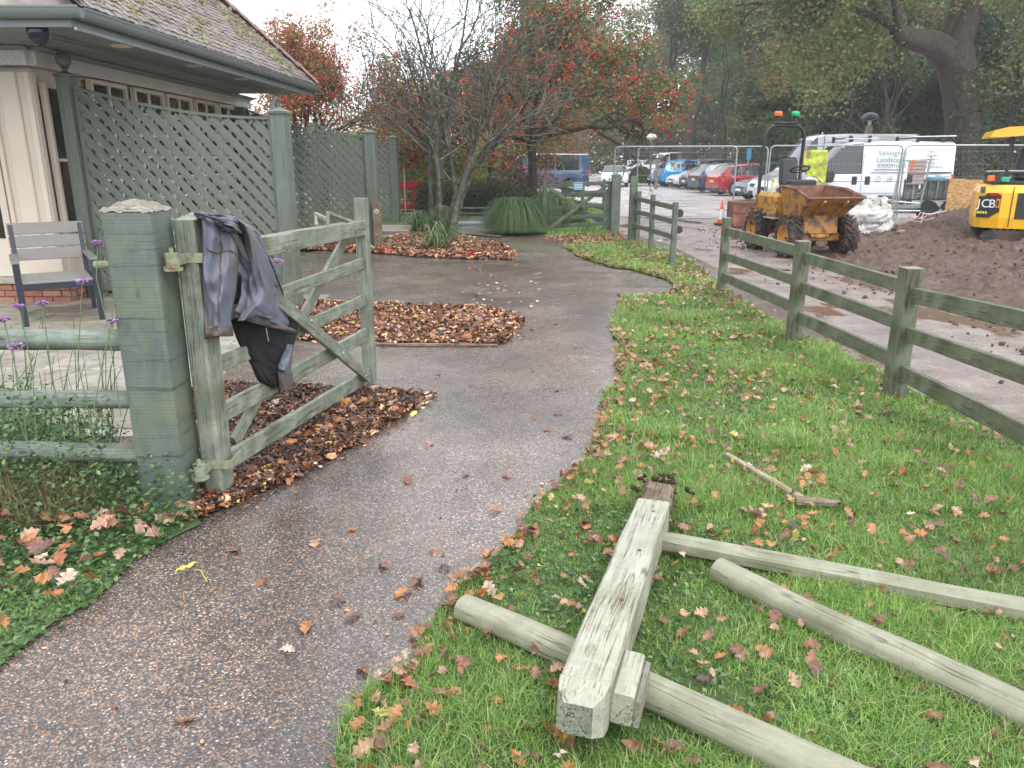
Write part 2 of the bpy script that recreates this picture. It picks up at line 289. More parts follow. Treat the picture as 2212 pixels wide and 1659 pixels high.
simple('dumper_skip', (.46, .215, .04), .6, var=.25, scale=5, bump=.3, dirt=(.115, .068, .05), dscale=5, dlo=.45, dhi=.58)
simple('digger_yellow', (.80, .44, .018), .33, var=.06, scale=2, bump=.03, coat=.3, dirt=(.55, .36, .12), dscale=8, dlo=.66, dhi=.8)
simple('seat_black', (.025, .026, .034), .5, var=.15)
simple('lamp_orange', (.85, .14, .03), .25, var=.03, bump=0)
simple('lamp_green', (.02, .38, .20), .25, var=.03, bump=0)
simple('handle_yellow', (.72, .66, .12), .4, var=.05)
simple('hivis', (.44, .56, .05), .7, var=.1, scale=8, bump=.2, dirt=(.22, .17, .06), dscale=6, dlo=.46, dhi=.62)
simple('bag_white', (.50, .50, .49), .55, var=.12, scale=6, bump=.3, dirt=(.34, .29, .25), dscale=6, dlo=.5, dhi=.66)
simple('tarp_grey', (.16, .17, .15), .45, var=.3, scale=6, bump=.3)
simple('strap_yellow', (.62, .56, .05), .5, var=.1)
simple('tape_red', (.60, .04, .04), .4, var=.05)
simple('tape_white', (.75, .70, .68), .4, var=.05)
simple('cone_orange', (.72, .10, .03), .45, var=.06)
simple('cone_white', (.70, .70, .70), .4, var=.06)
simple('barrier_red', (.62, .025, .02), .4, var=.1, scale=4)
simple('sign_blue', (.05, .25, .42), .4, var=.04)
simple('print_white', (.75, .77, .75), .5, var=.02)
simple('print_green', (.06, .20, .12), .5, var=.02, bump=0)
simple('print_grey', (.07, .085, .095), .5, var=.02, bump=0)
simple('print_black', (.015, .015, .015), .4, var=.02, bump=0)
simple('print_orange', (.85, .33, .02), .4, var=.02, bump=0)
simple('sticker_yellow', (.75, .70, .25), .5, var=.1)
simple('trailer_grey', (.07, .085, .08), .55, var=.25, scale=5, bump=.15, dirt=(.14, .13, .11), dscale=5)
simple('mesh_panel', (.34, .29, .27), .6, var=.2, scale=12)
n = N('osb'); v = n.coord('World'); vc = n.voro(n.coord('World', (1, 1, 2.6)), 14); s_ = n.new('ShaderNodeSeparateColor'); n.link(vc, s_.inputs[0])
n.col(n.ramp(s_.outputs[0], [(0, (.26, .13, .045)), (.5, (.42, .23, .08)), (1, (.56, .34, .14))])); n.rough(.7); n.bump(s_.outputs[1], .4, .005); n.done()
simple('jacket_grey', (.105, .115, .155), .55, var=.2, scale=5, bump=.2, dirt=(.14, .115, .095), dscale=3.6, dlo=.50, dhi=.70)
simple('jacket_lining', (.0035, .0035, .004), .92, var=.3, scale=20, bump=.5)
simple('jacket_cuff', (.085, .068, .066), .75, var=.3, scale=10, bump=.3)
simple('car_white', (.60, .62, .65), .22, var=.02, scale=1, bump=0, coat=.6)
simple('car_silver', (.38, .42, .47), .28, .35, var=.03, scale=1, bump=0, coat=.6)
simple('car_steel', (.20, .25, .32), .28, .35, var=.03, scale=1, bump=0, coat=.6)
simple('car_cyan', (.02, .26, .52), .22, .2, var=.03, scale=1, bump=0, coat=.7)
simple('car_navy', (.025, .05, .10), .25, .2, var=.03, scale=1, bump=0, coat=.7)
simple('car_blue', (.04, .09, .32), .25, .2, var=.03, scale=1, bump=0, coat=.7)
simple('van_blue', (.035, .07, .135), .25, .3, var=.03, scale=1, bump=0, coat=.7)
simple('car_black', (.018, .024, .026), .2, .1, var=.03, scale=1, bump=0, coat=.7)
simple('car_grey', (.08, .085, .10), .25, .3, var=.03, scale=1, bump=0, coat=.7)
simple('car_red', (.40, .015, .025), .22, .1, var=.03, scale=1, bump=0, coat=.7)
simple('car_green', (.12, .18, .13), .3, .2, var=.03, scale=1, bump=0, coat=.6)
simple('headlamp', (.72, .76, .80), .1, var=.05, scale=14, bump=0)
simple('tail_lamp', (.48, .01, .02), .2, var=.1, scale=14, bump=0)
simple('plate_yellow', (.68, .54, .05), .4, var=.03, bump=0)
simple('plate_white', (.70, .70, .68), .4, var=.03, bump=0)
simple('mustard_cloth', (.42, .27, .06), .8, var=.15)
simple('grey_slab', (.20, .23, .27), .35, var=.1)
simple('wood_deck', (.27, .235, .20), .6, var=.2, scale=8)
# ---------------------------------------------------------------- builders
COL = sc.collection
MW = {}
def M3(loc=(0, 0, 0), rz=0.0, rx=0.0, ry=0.0):
    return Matrix.Translation(loc) @ Matrix.Rotation(rz, 4, 'Z') @ Matrix.Rotation(ry, 4, 'Y') @ Matrix.Rotation(rx, 4, 'X')
def hook(o, parent, M):
    """link o; M is its world matrix"""
    COL.objects.link(o)
    if parent is not None:
        o.parent = parent; o.matrix_basis = MW[parent.name].inverted() @ M
    else: o.matrix_basis = M
    MW[o.name] = M; return o
def tag(o, label=None, cat=None, group=None, kind=None):
    if label: o['label'] = label
    if cat: o['category'] = cat
    if group: o['group'] = group
    if kind: o['kind'] = kind
    return o
def thing(name, label, cat, loc=(0, 0, 0), rz=0.0, group=None):
    o = bpy.data.objects.new(name, None); o.empty_display_size = .2
    hook(o, None, M3(loc, rz)); return tag(o, label, cat, group)
def mesh_np(name, V, F, mat, smooth=False, sharp=None):
    """V (n,3), F (m,k) arrays"""
    me = bpy.data.meshes.new(name); V = np.asarray(V, dtype=np.float32); F = np.asarray(F, dtype=np.int32)
    me.vertices.add(len(V)); me.vertices.foreach_set('co', V.ravel())
    k = F.shape[1]; me.loops.add(F.size); me.loops.foreach_set('vertex_index', F.ravel())
    me.polygons.add(len(F)); me.polygons.foreach_set('loop_start', np.arange(0, F.size, k, dtype=np.int32))
    me.polygons.foreach_set('loop_total', np.full(len(F), k, dtype=np.int32))
    if smooth: me.polygons.foreach_set('use_smooth', np.ones(len(F), dtype=bool))
    me.update(calc_edges=True)
    if mat: me.materials.append(MATS[mat])
    return me
def put(name, me, parent=None, M=None):
    """mesh in world coordinates unless M is given (then local to M)"""
    o = bpy.data.objects.new(name, me)
    return hook(o, parent, M if M is not None else Matrix.Identity(4))
def putl(name, me, parent, L=None):
    """mesh in the parent's own frame"""
    L = L if L is not None else Matrix.Identity(4)
    return hook(bpy.data.objects.new(name, me), parent, MW[parent.name] @ L)
class MB:
    def __init__(s): s.v = []; s.f = []
    def add(s, vs, fs, M=None):
        b = len(s.v)
        s.v += [tuple(M @ Vector(p)) if M else tuple(p) for p in vs]; s.f += [tuple(i + b for i in f) for f in fs]; return s
    def box(s, c, d, M=None, bev=0.0):
        x, y, z = d[0] / 2, d[1] / 2, d[2] / 2; T = Matrix.Translation(c); T = (M @ T) if M else T
        if bev <= 0:
            vs = [(a * x, b * y, e * z) for a in (-1, 1) for b in (-1, 1) for e in (-1, 1)]
            return s.add(vs, [(0, 1, 3, 2), (4, 6, 7, 5), (0, 4, 5, 1), (2, 3, 7, 6), (0, 2, 6, 4), (1, 5, 7, 3)], T)
        k = min(bev, x * .9, y * .9, z * .9); rings = []; vs = []
        for zz, ins in ((-z, k), (-z + k, 0), (z - k, 0), (z, k)):
            X, Y = x - ins, y - ins; e = max(k - ins, 0) if ins else k
            e = k * (.5 if ins else 1)
            vs += [(-X + e, -Y, zz), (X - e, -Y, zz), (X, -Y + e, zz), (X, Y - e, zz), (X - e, Y, zz), (-X + e, Y, zz), (-X, Y - e, zz), (-X, -Y + e, zz)]
        fs = [tuple(range(7, -1, -1)), tuple(range(24, 32))]
        for r in range(3):
            for i in range(8):
                j = (i + 1) % 8; fs.append((r * 8 + i, r * 8 + j, r * 8 + 8 + j, r * 8 + 8 + i))
        return s.add(vs, fs, T)
    def tube(s, pts, r, n=8, M=None, cap=True, sy=1.0):
        pts = [Vector(p) for p in pts]; rr = r if isinstance(r, (list, tuple)) else [r] * len(pts); vs = []
        up = None
        for i, p in enumerate(pts):
            t = (pts[min(i + 1, len(pts) - 1)] - pts[max(i - 1, 0)]).normalized()
            if up is None: up = Vector((0, 0, 1)) if abs(t.z) < .9 else Vector((1, 0, 0))
            a = t.cross(up).normalized(); up = a.cross(t).normalized()
            for k in range(n):
                w = 2 * math.pi * k / n; vs.append(p + (a * math.cos(w) + up * math.sin(w) * sy) * rr[i])
        fs = [(i * n + k, i * n + (k + 1) % n, (i + 1) * n + (k + 1) % n, (i + 1) * n + k) for i in range(len(pts) - 1) for k in range(n)]
        if cap: fs += [tuple(range(n - 1, -1, -1)), tuple(range((len(pts) - 1) * n, len(pts) * n))]
        return s.add(vs, fs, M)
    def lathe(s, prof, n=16, M=None, cap=True):
        """prof: (r, z) pairs about local Z"""
        vs = [(r * math.cos(2 * math.pi * k / n), r * math.sin(2 * math.pi * k / n), z) for r, z in prof for k in range(n)]
        fs = [(i * n + k, i * n + (k + 1) % n, (i + 1) * n + (k + 1) % n, (i + 1) * n + k) for i in range(len(prof) - 1) for k in range(n)]
        if cap: fs += [tuple(range(n - 1, -1, -1)), tuple(range((len(prof) - 1) * n, len(prof) * n))]
        return s.add(vs, fs, M)
    def prism(s, pts, d, M=None):
        """pts outline in local XZ, extruded along local Y by d (centred)"""
        n = len(pts); vs = [(x, -d / 2, z) for x, z in pts] + [(x, d / 2, z) for x, z in pts]
        fs = [tuple(range(n)), tuple(range(2 * n - 1, n - 1, -1))] + [(i, i + n, (i + 1) % n + n, (i + 1) % n) for i in range(n)]
        return s.add(vs, fs, M)
    def mesh(s, name, mat, smooth=False, ang=35):
        me = bpy.data.meshes.new(name); me.from_pydata(s.v, [], s.f)
        if mat: me.materials.append(MATS[mat])
        if smooth:
            me.polygons.foreach_set('use_smooth', [True] * len(me.polygons)); me.set_sharp_from_angle(angle=math.radians(ang))
        me.update(); return me
    def build(s, name, mat, parent=None, M=None, smooth=False, ang=35): return put(name, s.mesh(name, mat, smooth, ang), parent, M)
    def buildl(s, name, mat, parent, L=None, smooth=False, ang=35): return putl(name, s.mesh(name, mat, smooth, ang), parent, L)

def frame_x(p0, p1, up=(0, 0, 1)):
    p0, p1 = Vector(p0), Vector(p1); x = (p1 - p0).normalized(); u = Vector(up)
    if abs(x.dot(u)) > .98: u = Vector((0, 1, 0))
    y = u.cross(x).normalized(); z = x.cross(y)
    m = Matrix((x, y, z)).transposed().to_4x4(); m.translation = p0; return m, (p1 - p0).length
_rs = random.Random(5)
def beam(name, p0, p1, w, h, mat, parent=None, up=(0, 0, 1), bev=0.006, rough=0.0, nseg=6, taper=0.0, local=False):
    """square-sawn timber from p0 to p1; w across (local Y), h along up (local Z); grain runs along it"""
    M, L = frame_x(p0, p1, up); sec = []
    x, y = w / 2, h / 2
    sec = [(-x + bev, -y), (x - bev, -y), (x, -y + bev), (x, y - bev), (x - bev, y), (-x + bev, y), (-x, y - bev), (-x, -y + bev)]
    vs = []; n = 8; k = nseg if rough else 1; off = _rs.uniform(0, 9)
    for i in range(k + 1):
        t = i / k; sc_ = 1 - taper * t
        for j, (a, b) in enumerate(sec):
            da = db = dx = 0
            if rough:
                q = mnoise.noise(Vector((off + t * L * 3, j * .9, off * .7))) * rough; da = q * (1 if a > 0 else -1); db = q * (1 if b > 0 else -1) * .8
                if i in (0, k): dx = mnoise.noise(Vector((off, j * 1.7, i))) * rough * 1.2
            vs.append((t * L + dx, a * sc_ + da, b * sc_ + db))
    fs = [tuple(range(7, -1, -1)), tuple(range(k * n, k * n + n))]
    for i in range(k):
        for j in range(n): fs.append((i * n + j, i * n + (j + 1) % n, (i + 1) * n + (j + 1) % n, (i + 1) * n + j))
    b = MB(); b.add(vs, fs); return (b.buildl if local else b.build)(name, mat, parent, M)
def pole(name, p0, p1, r, mat, parent=None, n=18, rough=.004, flat=None, nseg=14, r1=None, bow=0.0):
    """round (or with flat: half-round) pole along p0..p1"""
    M, L = frame_x(p0, p1); vs = []; off = _rs.uniform(0, 9)
    for i in range(nseg + 1):
        t = i / nseg; rr = r + ((r1 if r1 else r) - r) * t; zb = bow * math.sin(math.pi * t); yb_ = bow * 1.6 * math.sin(2.3 * math.pi * t + off)
        for k in range(n):
            w = 2 * math.pi * k / n; q = rr + rough * mnoise.noise(Vector((off + t * L * 2, math.cos(w) * 1.5, math.sin(w) * 1.5))) * 2
            y, z = q * math.cos(w), q * math.sin(w)
            if flat is not None: y = max(y, flat) if flat < 0 else min(y, flat)
            vs.append((t * L, y + yb_, z + zb))
    fs = [(i * n + k, i * n + (k + 1) % n, (i + 1) * n + (k + 1) % n, (i + 1) * n + k) for i in range(nseg) for k in range(n)]
    fs += [tuple(range(n - 1, -1, -1)), tuple(range(nseg * n, nseg * n + n))]
    b = MB(); b.add(vs, fs); return b.build(name, mat, parent, M, smooth=True, ang=50)
def pip(X, Y, poly):
    """points in polygon"""
    inside = np.zeros(len(X), bool); n = len(poly); j = n - 1
    for i in range(n):
        xi, yi = poly[i][0], poly[i][1]; xj, yj = poly[j][0], poly[j][1]
        c = ((yi > Y) != (yj > Y)) & (X < (xj - xi) * (Y - yi) / ((yj - yi) + 1e-12) + xi); inside ^= c; j = i
    return inside
def vnoise(X, Y, s, seed=0):
    rg = np.random.RandomState(seed); T = rg.rand(64, 64); x = X * s; y = Y * s
    xi = np.floor(x).astype(int); yi = np.floor(y).astype(int); fx = x - xi; fy = y - yi
    fx = fx * fx * (3 - 2 * fx); fy = fy * fy * (3 - 2 * fy); g = lambda a, b: T[a % 64, b % 64]
    return (g(xi, yi) * (1 - fx) + g(xi + 1, yi) * fx) * (1 - fy) + (g(xi, yi + 1) * (1 - fx) + g(xi + 1, yi + 1) * fx) * fy
def fnoise(X, Y, s, seed=0, o=4, p=.5):
    r = 0; a = 1; t = 0
    for i in range(o): r = r + a * vnoise(X + 17 * i, Y + 9 * i, s * 2 ** i, seed + i); t += a; a *= p
    return r / t
def sheet(name, pts, z, mat, parent=None, wob=0.0, step=.25, label=None, kind='structure'):
    """flat ground sheet; the outline is subdivided and made uneven"""
    P2 = []
    n = len(pts)
    for i in range(n):
        a = Vector((pts[i][0], pts[i][1], 0)); b = Vector((pts[(i + 1) % n][0], pts[(i + 1) % n][1], 0)); L = (b - a).length
        k = max(1, min(80, int(L / step))) if wob else 1
        for j in range(k):
            p = a.lerp(b, j / k)
            if wob: p += Vector((mnoise.noise(Vector((p.x * 2.3, p.y * 2.3, 3))), mnoise.noise(Vector((p.x * 2.3, p.y * 2.3, 8))), 0)) * wob + Vector((mnoise.noise(Vector((p.x * 9, p.y * 9, 3))), mnoise.noise(Vector((p.x * 9, p.y * 9, 8))), 0)) * wob * .4
            P2.append((p.x, p.y, z))
    b = MB(); b.add(P2, [tuple(range(len(P2)))]); me = b.mesh(name, mat)
    if me.polygons[0].normal.z < 0: me.flip_normals()
    o = put(name, me, parent)
    if kind: o['kind'] = kind
    if label: o['label'] = label
    return o, [(p[0], p[1]) for p in P2]
def scatter(poly, n, rg, dens=None):
    xs = [p[0] for p in poly]; ys = [p[1] for p in poly]; out = []; got = 0
    while got < n:
        X = rg.uniform(min(xs), max(xs), n * 2); Y = rg.uniform(min(ys), max(ys), n * 2); k = pip(X, Y, poly)
        if dens is not None: k &= rg.rand(len(X)) < dens(X, Y)
        out.append(np.stack([X[k], Y[k]], 1)); got += k.sum()
        if not k.any(): break
    return np.concatenate(out)[:n]
def inst_mesh(base_v, base_f, pos, rot, scl):
    """many copies of a tiny mesh as one array mesh: pos (n,3), rot (n,3,3), scl (n,)"""
    n = len(pos); bv = np.asarray(base_v, float)
    V = np.einsum('nij,kj->nki', rot, bv) * np.asarray(scl).reshape(n, 1, -1) + pos[:, None, :]
    F = np.asarray(base_f)[None] + (np.arange(n) * len(bv))[:, None, None]
    return V.reshape(-1, 3), F.reshape(-1, F.shape[2])
def rotm(rg, n, tilt=.5):
    """random yaw, limited tilt"""
    a = rg.uniform(0, 2 * np.pi, n); b = rg.normal(0, tilt, n); c = rg.normal(0, tilt, n)
    ca, sa, cb, sb, cc, s2 = np.cos(a), np.sin(a), np.cos(b), np.sin(b), np.cos(c), np.sin(c); z = np.zeros(n); o = np.ones(n)
    Rz = np.stack([ca, -sa, z, sa, ca, z, z, z, o], 1).reshape(n, 3, 3)
    Rx = np.stack([o, z, z, z, cb, -sb, z, sb, cb], 1).reshape(n, 3, 3)
    Ry = np.stack([cc, z, s2, z, o, z, -s2, z, cc], 1).reshape(n, 3, 3)
    return Rz @ Rx @ Ry
def copy_tree(o, loc, rz=0.0, scl=1.0, label=None, group=None):
    c = o.copy(); COL.objects.link(c); c.location = loc; c.rotation_euler = (0, 0, rz); c.scale = (scl,) * 3
    if label: c['label'] = label
    if group: c['group'] = group
    for ch in list(o.children):
        d = ch.copy(); COL.objects.link(d); d.parent = c
        for g in list(ch.children):
            e = g.copy(); COL.objects.link(e); e.parent = d
    return c
def text_mesh(name, s, size, mat, ext=.002, align='LEFT', sx=1.0):
    cu = bpy.data.curves.new(name, 'FONT'); cu.body = s; cu.size = size; cu.extrude = ext; cu.align_x = align
    t = bpy.data.objects.new(name, cu); COL.objects.link(t); dg = bpy.context.evaluated_depsgraph_get()
    me = bpy.data.meshes.new_from_object(t.evaluated_get(dg)); bpy.data.objects.remove(t); bpy.data.curves.remove(cu)
    me.name = name; me.materials.clear(); me.materials.append(MATS[mat])
    if sx != 1: me.transform(Matrix.Diagonal((sx, 1, 1, 1)))
    return me
LEAFQ = (np.array([(0, 0, 0), (.5, .32, .05), (1, 0, .0), (.5, -.32, .05)]) - np.array([.5, 0, 0]), np.array([(0, 1, 2), (0, 2, 3)]))
def blades(pos, h, w, lean, rg, seg=2):
    """curved grass blades; pos (n,2|3)"""
    n = len(pos); a = rg.uniform(0, 2 * np.pi, n); d = np.stack([np.cos(a), np.sin(a)], 1); s = np.stack([-np.sin(a), np.cos(a)], 1)
    z0 = pos[:, 2] if pos.shape[1] > 2 else np.zeros(n); V = []
    for i in range(seg + 1):
        t = i / seg; off = d * (lean * h * t ** 1.8)[:, None]; zz = z0 + h * t * (1 - .35 * lean * t)
        ww = w * (1 - t) * .5 if i < seg else w * 0
        c = pos[:, :2] + off
        if i < seg:
            V.append(np.concatenate([c - s * ww[:, None], zz[:, None]], 1)); V.append(np.concatenate([c + s * ww[:, None], zz[:, None]], 1))
        else: V.append(np.concatenate([c, zz[:, None]], 1))
    V = np.stack(V, 1); k = V.shape[1]; F = []
    for i in range(seg - 1): F += [(2 * i, 2 * i + 1, 2 * i + 3), (2 * i, 2 * i + 3, 2 * i + 2)]
    F.append((2 * seg - 2, 2 * seg - 1, 2 * seg)); F = np.array(F)[None] + (np.arange(n) * k)[:, None, None]
    return V.reshape(-1, 3), F.reshape(-1, 3)
def merge(parts):
    V = []; F = []; b = 0
    for v, f in parts: V.append(v); F.append(f + b); b += len(v)
    return np.concatenate(V), np.concatenate(F)
# ================================================================ THE SETTING
rg = np.random.RandomState(11)
def W(*px): return [tuple(G(x, y)[:2]) for x, y in px]
sheet('ground', [(-260, -30), (260, -30), (260, 420), (-260, 420)], -.03, 'far_ground')
sheet('car_park', W((1040, 470), (1320, 520), (1700, 520), (2500, 520)) + [(75, 20), (75, 99), (-8, 99), (-6, 40)], -.012, 'car_park_gravel')
TRACK = W((1372, 512), (1400, 528), (1440, 548), (1500, 580), (1556, 628), (1640, 684), (1735, 742), (1840, 790), (1960, 850), (2100, 912), (2230, 970)) + [(4.4, 1.0), (7.5, 1.0), (8.5, 20), (6.5, 24), (2.6, 24)]
track, TRACKP = sheet('track', TRACK, -.004, 'track_tarmac', wob=.10)
PATHC = [(-3.4, .2), (-3.6, 4.6)] + [(-4.0, 12.5), (-3.2, 18.5), (2.6, 18.6)] + [(3.2, 16), (3.3, 9.5), (2.6, 4), (1.5, .2)]
sheet('path', PATHC, 0.0, 'path_gravel')
# lawn (right of the path) : outline surveyed along the path edge, then the track edge
EDGE_R = W((1215, 535), (1262, 560), (1330, 580), (1400, 592), (1452, 612), (1462, 628), (1440, 640), (1345, 648), (1322, 690), (1338, 735), (1335, 790), (1322, 850), (1312, 900), (1285, 950), (1262, 985), (1240, 1030), (1190, 1062), (1140, 1090), (1120, 1130), (1085, 1210), (1010, 1270), (985, 1310), (925, 1375), (890, 1420), (845, 1478), (775, 1530), (735, 1590), (715, 1659), (680, 1740)) + [(-.55, .6), (5.2, .6)]
LAWN = EDGE_R + [(p[0], p[1]) for p in W((2260, 985), (2100, 905), (1960, 838), (1840, 780), (1735, 734), (1640, 676), (1556, 618), (1500, 568), (1440, 540), (1395, 526), (1368, 518), (1262, 522))]
lawn, LAWNP = sheet('lawn', LAWN, .012, 'lawn_soil', wob=.10, step=.12)
# far lawn patch beyond the little gate, and under the shrubs
sheet('garden_ground', [(-8, 18.5), (1.9, 18.2), (2.3, 19), (1.9, 30), (1.0, 41), (-14, 41), (-14, 18.5)], .010, 'lawn_soil', wob=.2)
BEDC = W((640, 528), (700, 520), (815, 524), (870, 505), (960, 500), (1010, 512), (1080, 528), (1115, 548), (1108, 562), (1010, 560), (900, 556), (820, 548), (700, 542), (640, 540))
BEDB = W((560, 690), (640, 652), (760, 655), (900, 662), (1060, 668), (1118, 684), (1124, 706), (1085, 742), (980, 748), (800, 744), (690, 738), (580, 730))
BEDA = W((420, 1120), (500, 1092), (620, 1040), (760, 965), (860, 905), (938, 854), (840, 850), (745, 846), (620, 838), (500, 832), (380, 850), (430, 1000))
bed_objs = []
for nm, pl, z in (('leaf_bed', BEDC, .014), ('leaf_bed', BEDB, .015), ('leaf_bed', BEDA, .016)): bed_objs.append(sheet(nm, pl, z, 'bed_soil', wob=.05, step=.12))
IVY = W((-60, 1480), (30, 1420), (110, 1352), (200, 1300), (300, 1215), (380, 1170), (445, 1128), (420, 1095), (350, 1060), (250, 1000), (60, 900), (-150, 880)) + [(-4.2, 3.4), (-4.2, 1.7)]
verge, IVYP = sheet('verge', IVY, .013, 'lawn_soil', wob=.06, step=.12)
sheet('brick_path', W((985, 505), (1005, 484), (1020, 468), (1075, 468), (1100, 500), (1080, 514)), .022, 'brick_paving')
# patio slabs
patio, _ = sheet('patio', [(-8.2, 4.7), (-2.35, 4.5), (-2.3, 9.6), (-3.2, 9.6), (-8.2, 9.6)], .003, 'mortar')
sl = MB().box((0, 0, 0), (.595, .445, .03), bev=.006).mesh('slab', 'slab')
ang = math.radians(-4)
for i in range(-1, 15):
    for j in range(11):
        if (x0 := -8.1 + i * .61 + (.305 if j % 2 else 0)) > -2.6: continue
        y0 = 4.95 + j * .46
        put('paving_slab', sl, patio, M3((x0, y0 + (x0 + 5) * math.sin(ang) * .5, .004 + rg.uniform(-.002, .004)), ang * .5 + rg.normal(0, .004)))
# rest of the mud yard : heaped and clodded height field
gx = np.arange(3.9, 24, .06); gy = np.arange(1.5, 20.6, .06); GX, GY = np.meshgrid(gx, gy)
def mudh(X, Y):
    b = np.clip((X - 4.55 - .45 * (fnoise(X, Y, .8, 3) - .5) * 2) / 1.3, 0, 1) * np.clip((20.3 - Y) / 1.2, 0, 1)
    b *= np.clip((X - 4.2 - np.clip(Y - 12.0, 0, 9) * .28) / .8, 0, 1)
    clod = np.clip(fnoise(X, Y, 7, 5, 3, .6) - .45, 0, 1) * .26 + np.clip(fnoise(X, Y, 14, 8, 2) - .5, 0, 1) * .20
    und = fnoise(X, Y, .9, 7, 3) * .07
    h = -.05 + b * (.055 + clod + und)
    d = np.hypot((X - 12.9) / 3.9, (Y - 18.3) / 1.9); cone = np.clip(1 - d, 0, 1) ** 1.0 * 1.12
    d2 = np.hypot((X - 9.9) / 2.4, (Y - 17.4) / 1.3); cone2 = np.clip(1 - d2, 0, 1) ** 1.2 * .22
    d3 = np.hypot((X - 9.3) / 1.7, (Y - 12.9) / 1.1); cone3 = np.clip(1 - d3, 0, 1) ** 1.2 * .38
    c = np.maximum(np.maximum(cone, cone2), cone3)
    return h + c * (1 + .30 * (fnoise(X, Y, 2.2, 13, 4, .6) - .5)) + (c > .02) * np.clip(fnoise(X, Y, 9, 15, 3, .6) - .4, 0, 1) * .15
Z = mudh(GX, GY); idx = np.arange(GX.size).reshape(GX.shape)
F = np.stack([idx[:-1, :-1], idx[:-1, 1:], idx[1:, 1:], idx[1:, :-1]], -1).reshape(-1, 4)
zc = Z.ravel()[F].max(1); F = F[zc > -.045]
o = put('mud_yard', mesh_np('mud_yard', np.stack([GX, GY, Z], -1).reshape(-1, 3), F, 'mud', smooth=True)); tag(o, kind='structure')
# loose clods
P = np.stack([rg.uniform(3.6, 16, 9000), rg.uniform(5, 20, 9000)], 1)
k = rg.rand(9000) < np.clip((P[:, 0] - 3.6) / 1.5, .05, 1) * np.clip(fnoise(P[:, 0], P[:, 1], .8, 21) * 1.8 - .4, 0.05, 1); P = P[k]
cv = np.array([(1, 0, 0), (-.9, .1, 0), (0, 1, .1), (.1, -1, 0), (0, 0, .8), (0, 0, -.5)]); cf = np.array([(0, 2, 4), (2, 1, 4), (1, 3, 4), (3, 0, 4), (2, 0, 5), (1, 2, 5), (3, 1, 5), (0, 3, 5)])
zz = np.maximum(mudh(P[:, 0], P[:, 1]), -.004)
V, F = inst_mesh(cv, cf, np.stack([P[:, 0], P[:, 1], zz + .008], 1), rotm(rg, len(P), .6), np.minimum(rg.gamma(2.0, .008, len(P)) + .006, .05))
tag(put('soil_clods', mesh_np('soil_clods', V, F, 'mud')), kind='stuff')

# ---- grass
def lawn_density(X, Y): return np.clip(1.15 - (Y - 2.0) * .09, .28, 1)
def fence_side(X, Y): return X
parts = []
for (n_, y0, y1, h0, w0, seg) in ((300000, .9, 4.2, .050, .0040, 2), (230000, 4.2, 8.5, .066, .0058, 2), (90000, 8.5, 18, .065, .011, 1)):
    poly = LAWNP; X = rg.uniform(-.8, 5.3, n_ * 3); Y = rg.uniform(y0, y1, n_ * 3)
    k = pip(X, Y, poly) & (np.abs(X) < Y * .72 + .9); X = X[k][:n_]; Y = Y[k][:n_]
    cl_ = fnoise(X, Y, 3.0, 31, 3); lush = np.clip(fnoise(X, Y, .6, 37, 2) * 1.7 - .25 + (Y > 3.4) * .25, .25, 1.25)
    k = rg.rand(len(X)) < np.clip(cl_ * 2.2 - .3, .15, 1); X, Y, cl_, lush = X[k], Y[k], cl_[k], lush[k]
    h = h0 * rg.gamma(6, 1 / 6, len(X)) * (.45 + cl_) * lush * 1.35 * np.clip(1.25 - Y * .045, .5, 1)
    parts.append(blades(np.stack([X, Y, np.full(len(X), .01)], 1), h, np.full(len(X), w0) * rg.uniform(.6, 1.3, len(X)), rg.uniform(.2, 1.5, len(X)), rg, 2))
V, F = merge(parts); tag(put('grass', mesh_np('grass', V, F, 'grass_blade')), kind='stuff')
# coarse docks/clover among the grass
P = scatter(LAWNP, 20000, rg, lambda X, Y: np.clip(fnoise(X, Y, 1.7, 51, 3) * 2.6 - 1.05, 0, 1) * (Y < 9))
V, F = inst_mesh(*LEAFQ, np.concatenate([P, rg.uniform(.014, .035, (len(P), 1))], 1), rotm(rg, len(P), .35), rg.uniform(.014, .034, len(P)))
tag(put('clover', mesh_np('clover', V, F, 'ground_ivy')), kind='stuff')
# short grass in the garden behind
gp = W((1180, 515), (1330, 512), (1325, 470), (1290, 440), (1180, 440)); P = scatter(gp, 15000, rg)
V, F = blades(P, rg.uniform(.05, .12, len(P)), np.full(len(P), .02), rg.uniform(.1, .8, len(P)), rg, 2)
tag(put('garden_grass', mesh_np('garden_grass', V, F, 'grass_blade')), kind='stuff')
# verge at lower left: ivy carpet, grass, dry stalks
IVX = [(p[0] + rg.normal(0, .0), p[1]) for p in IVYP]; P = scatter(IVX, 34000, rg); P = P + rg.normal(0, .022, P.shape); zz = .012 + (.05 + .22 * np.clip((P[:, 1] - 3.05) / .4, 0, 1)) * np.clip((P[:, 1] - 2.4) / 1.0, 0.1, 1) * rg.rand(len(P)) * (.5 + fnoise(P[:, 0], P[:, 1], 3, 4))
V, F = inst_mesh(*LEAFQ, np.column_stack([P, zz]), rotm(rg, len(P), .45), rg.uniform(.016, .038, len(P)))
tag(put('ivy_carpet', mesh_np('ivy_carpet', V, F, 'ground_ivy')), kind='stuff')
P = scatter(IVYP, 16000, rg, lambda X, Y: np.where(Y < 2.9, 1, .3)); V, F = blades(P, rg.uniform(.02, .07, len(P)), np.full(len(P), .004), rg.uniform(.4, 1.5, len(P)), rg)
tag(put('verge_grass', mesh_np('verge_grass', V, F, 'grass_blade')), kind='stuff')
P = scatter([(-4.0, 3.2), (-1.95, 3.15), (-1.9, 4.1), (-3.9, 4.4)], 1500, rg, lambda X, Y: np.clip(fnoise(X, Y, 2.4, 61) * 2.4 - .7, 0, 1))
